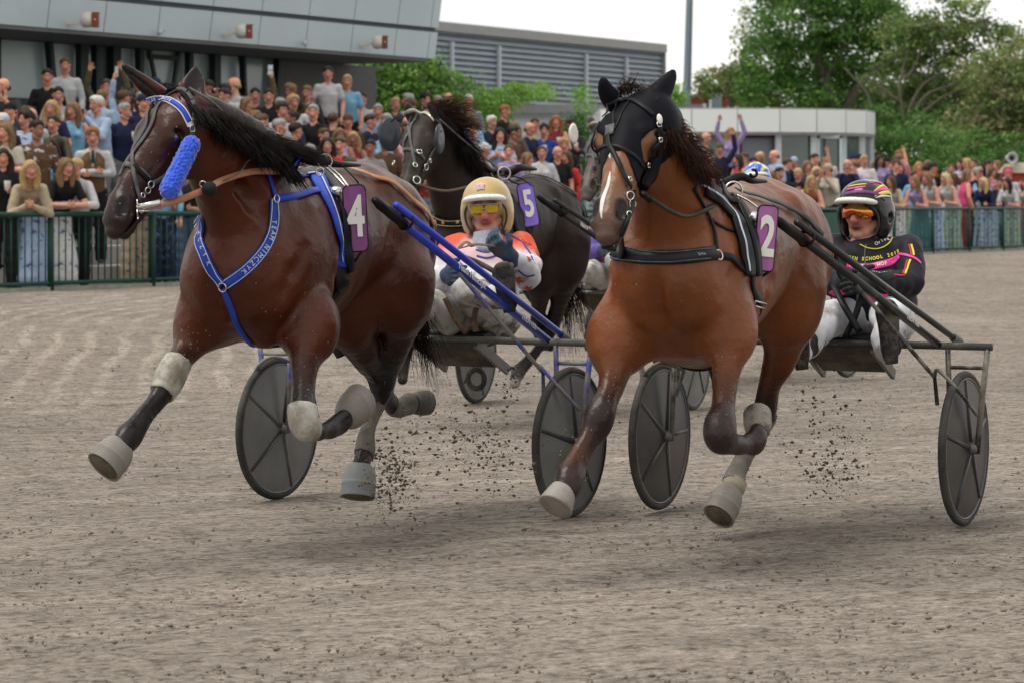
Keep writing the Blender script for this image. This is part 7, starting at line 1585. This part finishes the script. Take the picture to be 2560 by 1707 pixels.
for pts in ([(1278,590), (1300,602), (1322,628), (1338,660)], [(1296,676), (1315,690), (1336,688)], [(1190,625), (1215,632), (1240,628)], [(1192,640), (1216,646), (1240,640)]): obj('stripe_print', bjA.strap(pts, .009, .002, 6, .0012), NVY, jkA)
obj('neck_gaiter', lathe(P(1218,588,13.40), (-.1,.1,1), [(-.09,.092),(-.05,.080),(-.02,.076),(.0,.070),(.018,.066)], 20), M('gaiter_white', (.42,.43,.52), .85, var=.35, vs=14, bump=.8, bs=24, dirt=(.22,.22,.30), ds=9, dth=(.45,.7)), dA_)
REINB = M('brown_strap', (.10,.055,.035), .55, var=.2, vs=14, dirt=(.2,.15,.11), ds=10)
hdp = JA['wl'] + nrm(JA['hdl'])*.07
obj('rein_in_hand', join(ribbon(cr([hdp + V3((.02,.0,0)), P(1190,612,12.85), P(1150,622,12.9), P(1165,606,13.0), P(1182,618,12.95)], 6), [V3((0,-.5,1))]*25, .020, .003), ribbon(cr([P(1150,640,12.95), P(1200,660,13.0), P(1235,680,13.1), P(1262,705,13.2)], 6), [V3((.3,-1,.3))]*19, .028, .004)), REINB, dA_)
for pts in ([(1112,745), (1140,800), (1166,834)], [(1210,715), (1186,790), (1190,830)]):
    q = [P(x, y, 12.86) for x, y in pts]; obj('leg_strap', ribbon(cr(q, 6), [V3((.2,-1,.1))]*13, .026, .004), REINB, dA_)
# ---- driver of sulky 2
JB = dict(base=P(2185,870,12.95), pel=P(2192,790,12.98), wa=P(2190,745,13.0), ch=P(2180,672,13.04), nk=P(2166,600,13.04), sl=P(2270,628,12.98), sr=P(2096,622,13.14), el=P(2278,708,12.80), wl=P(2182,706,12.62), er=P(2086,706,13.0), wr=P(2132,704,12.70),
          hl=P(2236,806,12.93), hr=P(2138,808,13.02), kl=P(2222,792,12.56), al=P(2221,868,12.36), kr=P(2070,800,12.72), ar=P(1996,880,12.36), tl=P(2216,762,12.24), hel=P(2226,888,12.28), tr=P(1992,790,12.22), her=P(2002,902,12.26), sole=V3((0,-1,-.05)), pcol=None, hdl=V3((-.9,-.4,-.1)), thl=V3((-.3,.1,1)), hdr=V3((.75,-.6,.05)), thr=V3((.2,0,1)), cl=1.2, cr=1.2, pr=[.098, .076, .058])
BK_ = (.010,.011,.018)
HdB = HF(P(2161,533,13.03), (-.56,-.82,-.06), 0, 1.06)
dB_, bjB, jkB = driver('person', HdB, JB, V3((.93,-.30,0)), (BK_, BK_, BK_), 'driver in black helmet with pink flames, orange mirrored glasses and black jacket', (JM, TRw, BTm, SLm, M('glove_black', rough=.6, attr=True, var=.3, vs=14, bump=.4, bs=40)), (.016,.017,.020))
helB, bhB = helmet(HdB, 'helmet', dB_, M('black_helmet', (.010,.011,.013), .22, var=.2, vs=5, coat=.3, spec=.3), M('peak_cream', (.60,.60,.55), .4), M('helmet_liner'), earhole=True)
PK = M('flame_pink', (.72,.05,.30), .3); YE = M('flame_yellow', (.62,.56,.04), .3); LG = M('flame_white', (.62,.64,.60), .3); PU_ = M('band_purple', (.12,.05,.16), .4, var=.3, vs=30)
def hstr(pts, w_, mat, nm='flame', off=.0015): n_ = (len(pts)-1)*6+1; return obj(nm, ribbon(*bhB.path(pts, off, 6), w_*np.sin(np.linspace(.12, 3.0, n_))**.7, .0012), mat, helB)
hstr([(2178,486), (2198,474), (2220,470), (2238,484)], .022, PK, off=.0015); hstr([(2184,480), (2205,466), (2224,462), (2238,474)], .014, YE, off=.003); hstr([(2186,492), (2204,484), (2224,484), (2242,498)], .018, YE, off=.0025); hstr([(2188,496), (2206,491), (2226,493)], .010, LG, off=.004)
hstr([(2175,460), (2195,450), (2215,452), (2230,462)], .009, PK, off=.002); hstr([(2170,456), (2186,446), (2204,444), (2222,452)], .005, LG, off=.003)
obj('helmet_band', bhB.strap([(2112,487), (2130,482), (2160,480), (2190,486), (2212,500)], .018, .002, 6, .002), PU_, helB)
obj('helmet_lettering', bhB.strap([(2118,475), (2136,471), (2164,468)], .011, .002, 6, .0012), PK, helB); obj('helmet_lettering', bhB.strap([(2122,468), (2140,464), (2166,462)], .007, .002, 6, .0012), YE, helB)
obj('ear_guard', ring(HdB.p(-.012,.112,-.022), HdB.l, .030, .008, 24, 8), M('helmet_liner'), helB)
def shield(H, parent):
    V = []; Fc = []; n_ = 14
    for i in range(n_+1):
        t = -1 + 2*i/n_; x = t*.080; f_ = .112 - .045*t*t; lo = -.018 + .014*math.exp(-(t*3.2)**2)*1.6; hi = .034 - .006*t*t
        lo = lo if abs(t) < .9 else lo + .012; V += [H.p(f_, x, hi), H.p(f_ + .002, x, lo), H.p(f_ - .004, x, lo), H.p(f_ - .004, x, hi)]
    for i in range(n_):
        a = i*4
        for k in range(4): Fc.append((a+k, a+4+k, a+4+(k+1) % 4, a+(k+1) % 4))
    Fc += [(0,1,2,3), (n_*4+3, n_*4+2, n_*4+1, n_*4)]
    return obj('glasses', (V, Fc), M('mirror_lens', (.75,.13,.02), .10, .75, var=.55, vs=9, coat=.6, dirt=(.55,.30,.02), ds=9, dth=(.45,.6)), parent)
shield(HdB, dB_)
cf = [(2147,592), (2165,602), (2190,598), (2212,590), (2226,580)]
obj('collar', tube([HdB.p(-.07,-.04,-.125), HdB.p(.0,-.078,-.130), HdB.p(.055,-.04,-.150), HdB.p(.06,.02,-.152), HdB.p(.0,.082,-.125), HdB.p(-.06,.05,-.115)], .021, 10, flat=1.2), M('collar_dark', (.03,.006,.012), .6), dB_)
obj('collar_piping', bjB.strap([(2150,612), (2172,622), (2200,622), (2222,610), (2232,596)], .006, .003, 6, .002), YE, jkB)
ontext(bjB, 'Orlog', [(2188,612), (2222,598)], .024, WHITE, jkB, 'collar_lettering', .004, .9)
ontext(bjB, 'KERKEN SCHOOL 2012', [(2100,640), (2140,648), (2180,648), (2222,640), (2250,628)], .024, YE, jkB, 'chest_lettering', .005, .8, bold=.001)
o_ = obj('chest_band', bjB.strap([(2118,660), (2150,668), (2180,668), (2220,658), (2248,640)], .034, .002, 8, .001), PK, jkB)
ontext(bjB, 'ROSCHER HOF', [(2124,662), (2150,668), (2180,668), (2218,659)], .024, WHITE, jkB, 'chest_lettering', .005, .85, bold=.001)
ontext(bjB, 'Roland Hulin', [(2178,682), (2200,684), (2226,680)], .018, WHITE, jkB, 'chest_lettering', .004)
obj('zip', bjB.strap([(2166,612), (2164,650), (2162,700)], .007, .003, 6, .002), GREYL, jkB)
obj('pocket_flap', bjB.strap([(2172,690), (2200,695), (2232,688)], .045, .004, 6, .004), M('pocket_black', (.012,.013,.018), .7), jkB)
for pts, m_, w_ in (([(2278,612), (2283,630), (2284,640)], YE, .010), ([(2272,612), (2277,630), (2278,640)], M('print_red', (.5,.03,.05), .5), .008), ([(2246,636), (2270,640), (2292,650), (2302,660)], PK, .014), ([(2276,650), (2270,668), (2262,686)], YE, .010), ([(2270,650), (2264,668), (2256,686)], MATS['print_red'], .008), ([(2232,688), (2250,690), (2262,688)], MATS['print_red'], .008)):
    obj('sleeve_print', bjB.strap(pts, w_, .003, 6, .0012), m_, jkB)
for x, y in ((2100,730), (2190,742), (2205,744)): 
    q_ = bjB.path([(x-16, y+8), (x, y), (x+16, y-2)], .003, 5); obj('hem_print', ribbon(*q_, .05, .001), M('hem_pink', (.60,.02,.20), .55), jkB)
obj('rein_in_hand', ribbon(cr([P(2062,575,12.55), P(2085,625,12.6), P(2100,690,12.62), P(2128,704,12.6)], 6), [V3((.3,-1,.1))]*19, .022, .003), BLACKL, dB_)
obj('leg_strap', ribbon(cr([P(2085,715,12.7), P(2110,765,12.6), P(2150,832,12.55)], 6), [V3((.2,-1,.1))]*13, .032, .006), BLACKL, dB_)
obj('leg_strap', ribbon(cr([P(2150,700,12.7), P(2145,770,12.62), P(2112,846,12.6)], 6), [V3((.2,-1,.1))]*13, .030, .006), BLACKL, dB_)
# ---- the two drivers farther back: copies of the first, other silks
def copy_driver(src, frm, to, label, swap):
    c = copy_tree(src); c.location = src.location + Vector(V3(to) - V3(frm)); c['label'] = label
    def walk(o):
        n_ = o.name.split('.')[0]
        if n_ in swap: omat(o, swap[n_])
        if n_ in ('star_print', 'stripe_print', 'leg_strap', 'rein_in_hand', 'helmet_badge'): bpy.data.objects.remove(o); return
        for ch in list(o.children): walk(ch)
    walk(c); return c
seatA = sA[1](-.15, .14, .8); seatC = sC[1](-.15, .14, .8)
JP = M('race_jacket_purple', (.10,.07,.30), .65, var=.3, vs=6, bump=.35, bs=24, dirt=(.55,.08,.03), ds=3, dth=(.52,.56))
copy_driver(dA_, seatA, seatC, 'driver in purple blue and orange jacket with white trousers behind the number 5 horse', {'jacket': JP, 'helmet': M('helmet_dark', (.03,.03,.04), .3, coat=.4)})
HB_ = M('helmet_blue', (.03,.10,.55), .25, var=.2, vs=6, coat=.5, dirt=(.50,.60,.66), ds=7, dth=(.50,.55))
dD_ = copy_driver(dA_, HdA.c, P(1892,452,24.3), 'driver whose blue, white and yellow helmet shows above the back of the bright bay horse', {'jacket': M('jacket_grey', (.2,.21,.23), .7), 'helmet': HB_})
bpy.context.view_layer.update()
hc_ = P(1892,452,24.3); bhD = None
obj_h = [o for o in dD_.children_recursive if o.name.startswith('helmet')][0]
VD = np.array([tuple(obj_h.matrix_world @ v.co) for v in obj_h.data.vertices]); FD = np.array([tuple(p.vertices) for p in obj_h.data.polygons]); bhD = Body(VD, FD)
for pts, m_, w_ in (([(1872,412), (1885,408), (1900,412)], WHITE, .05), ([(1862,432), (1880,430), (1895,436)], M('helmet_pale', (.35,.52,.50), .4), .06), ([(1902,430), (1906,424), (1910,418)], YE, .03), ([(1864,446), (1890,448), (1920,444)], YE, .02), ([(1905,408), (1915,416), (1920,424)], WHITE, .03)):
    X_, N_ = bhD.path(pts, .003, 5); V_, F_ = ribbon(X_, N_, w_*np.sin(np.linspace(.3, 2.8, len(X_))), .002)
    me_ = mesh('helmet_pattern', np.array(V_) - V3(dD_.location), F_, False); o_ = bpy.data.objects.new('helmet_pattern', me_); COL.objects.link(o_); o_.parent = dD_; me_.materials.append(m_)
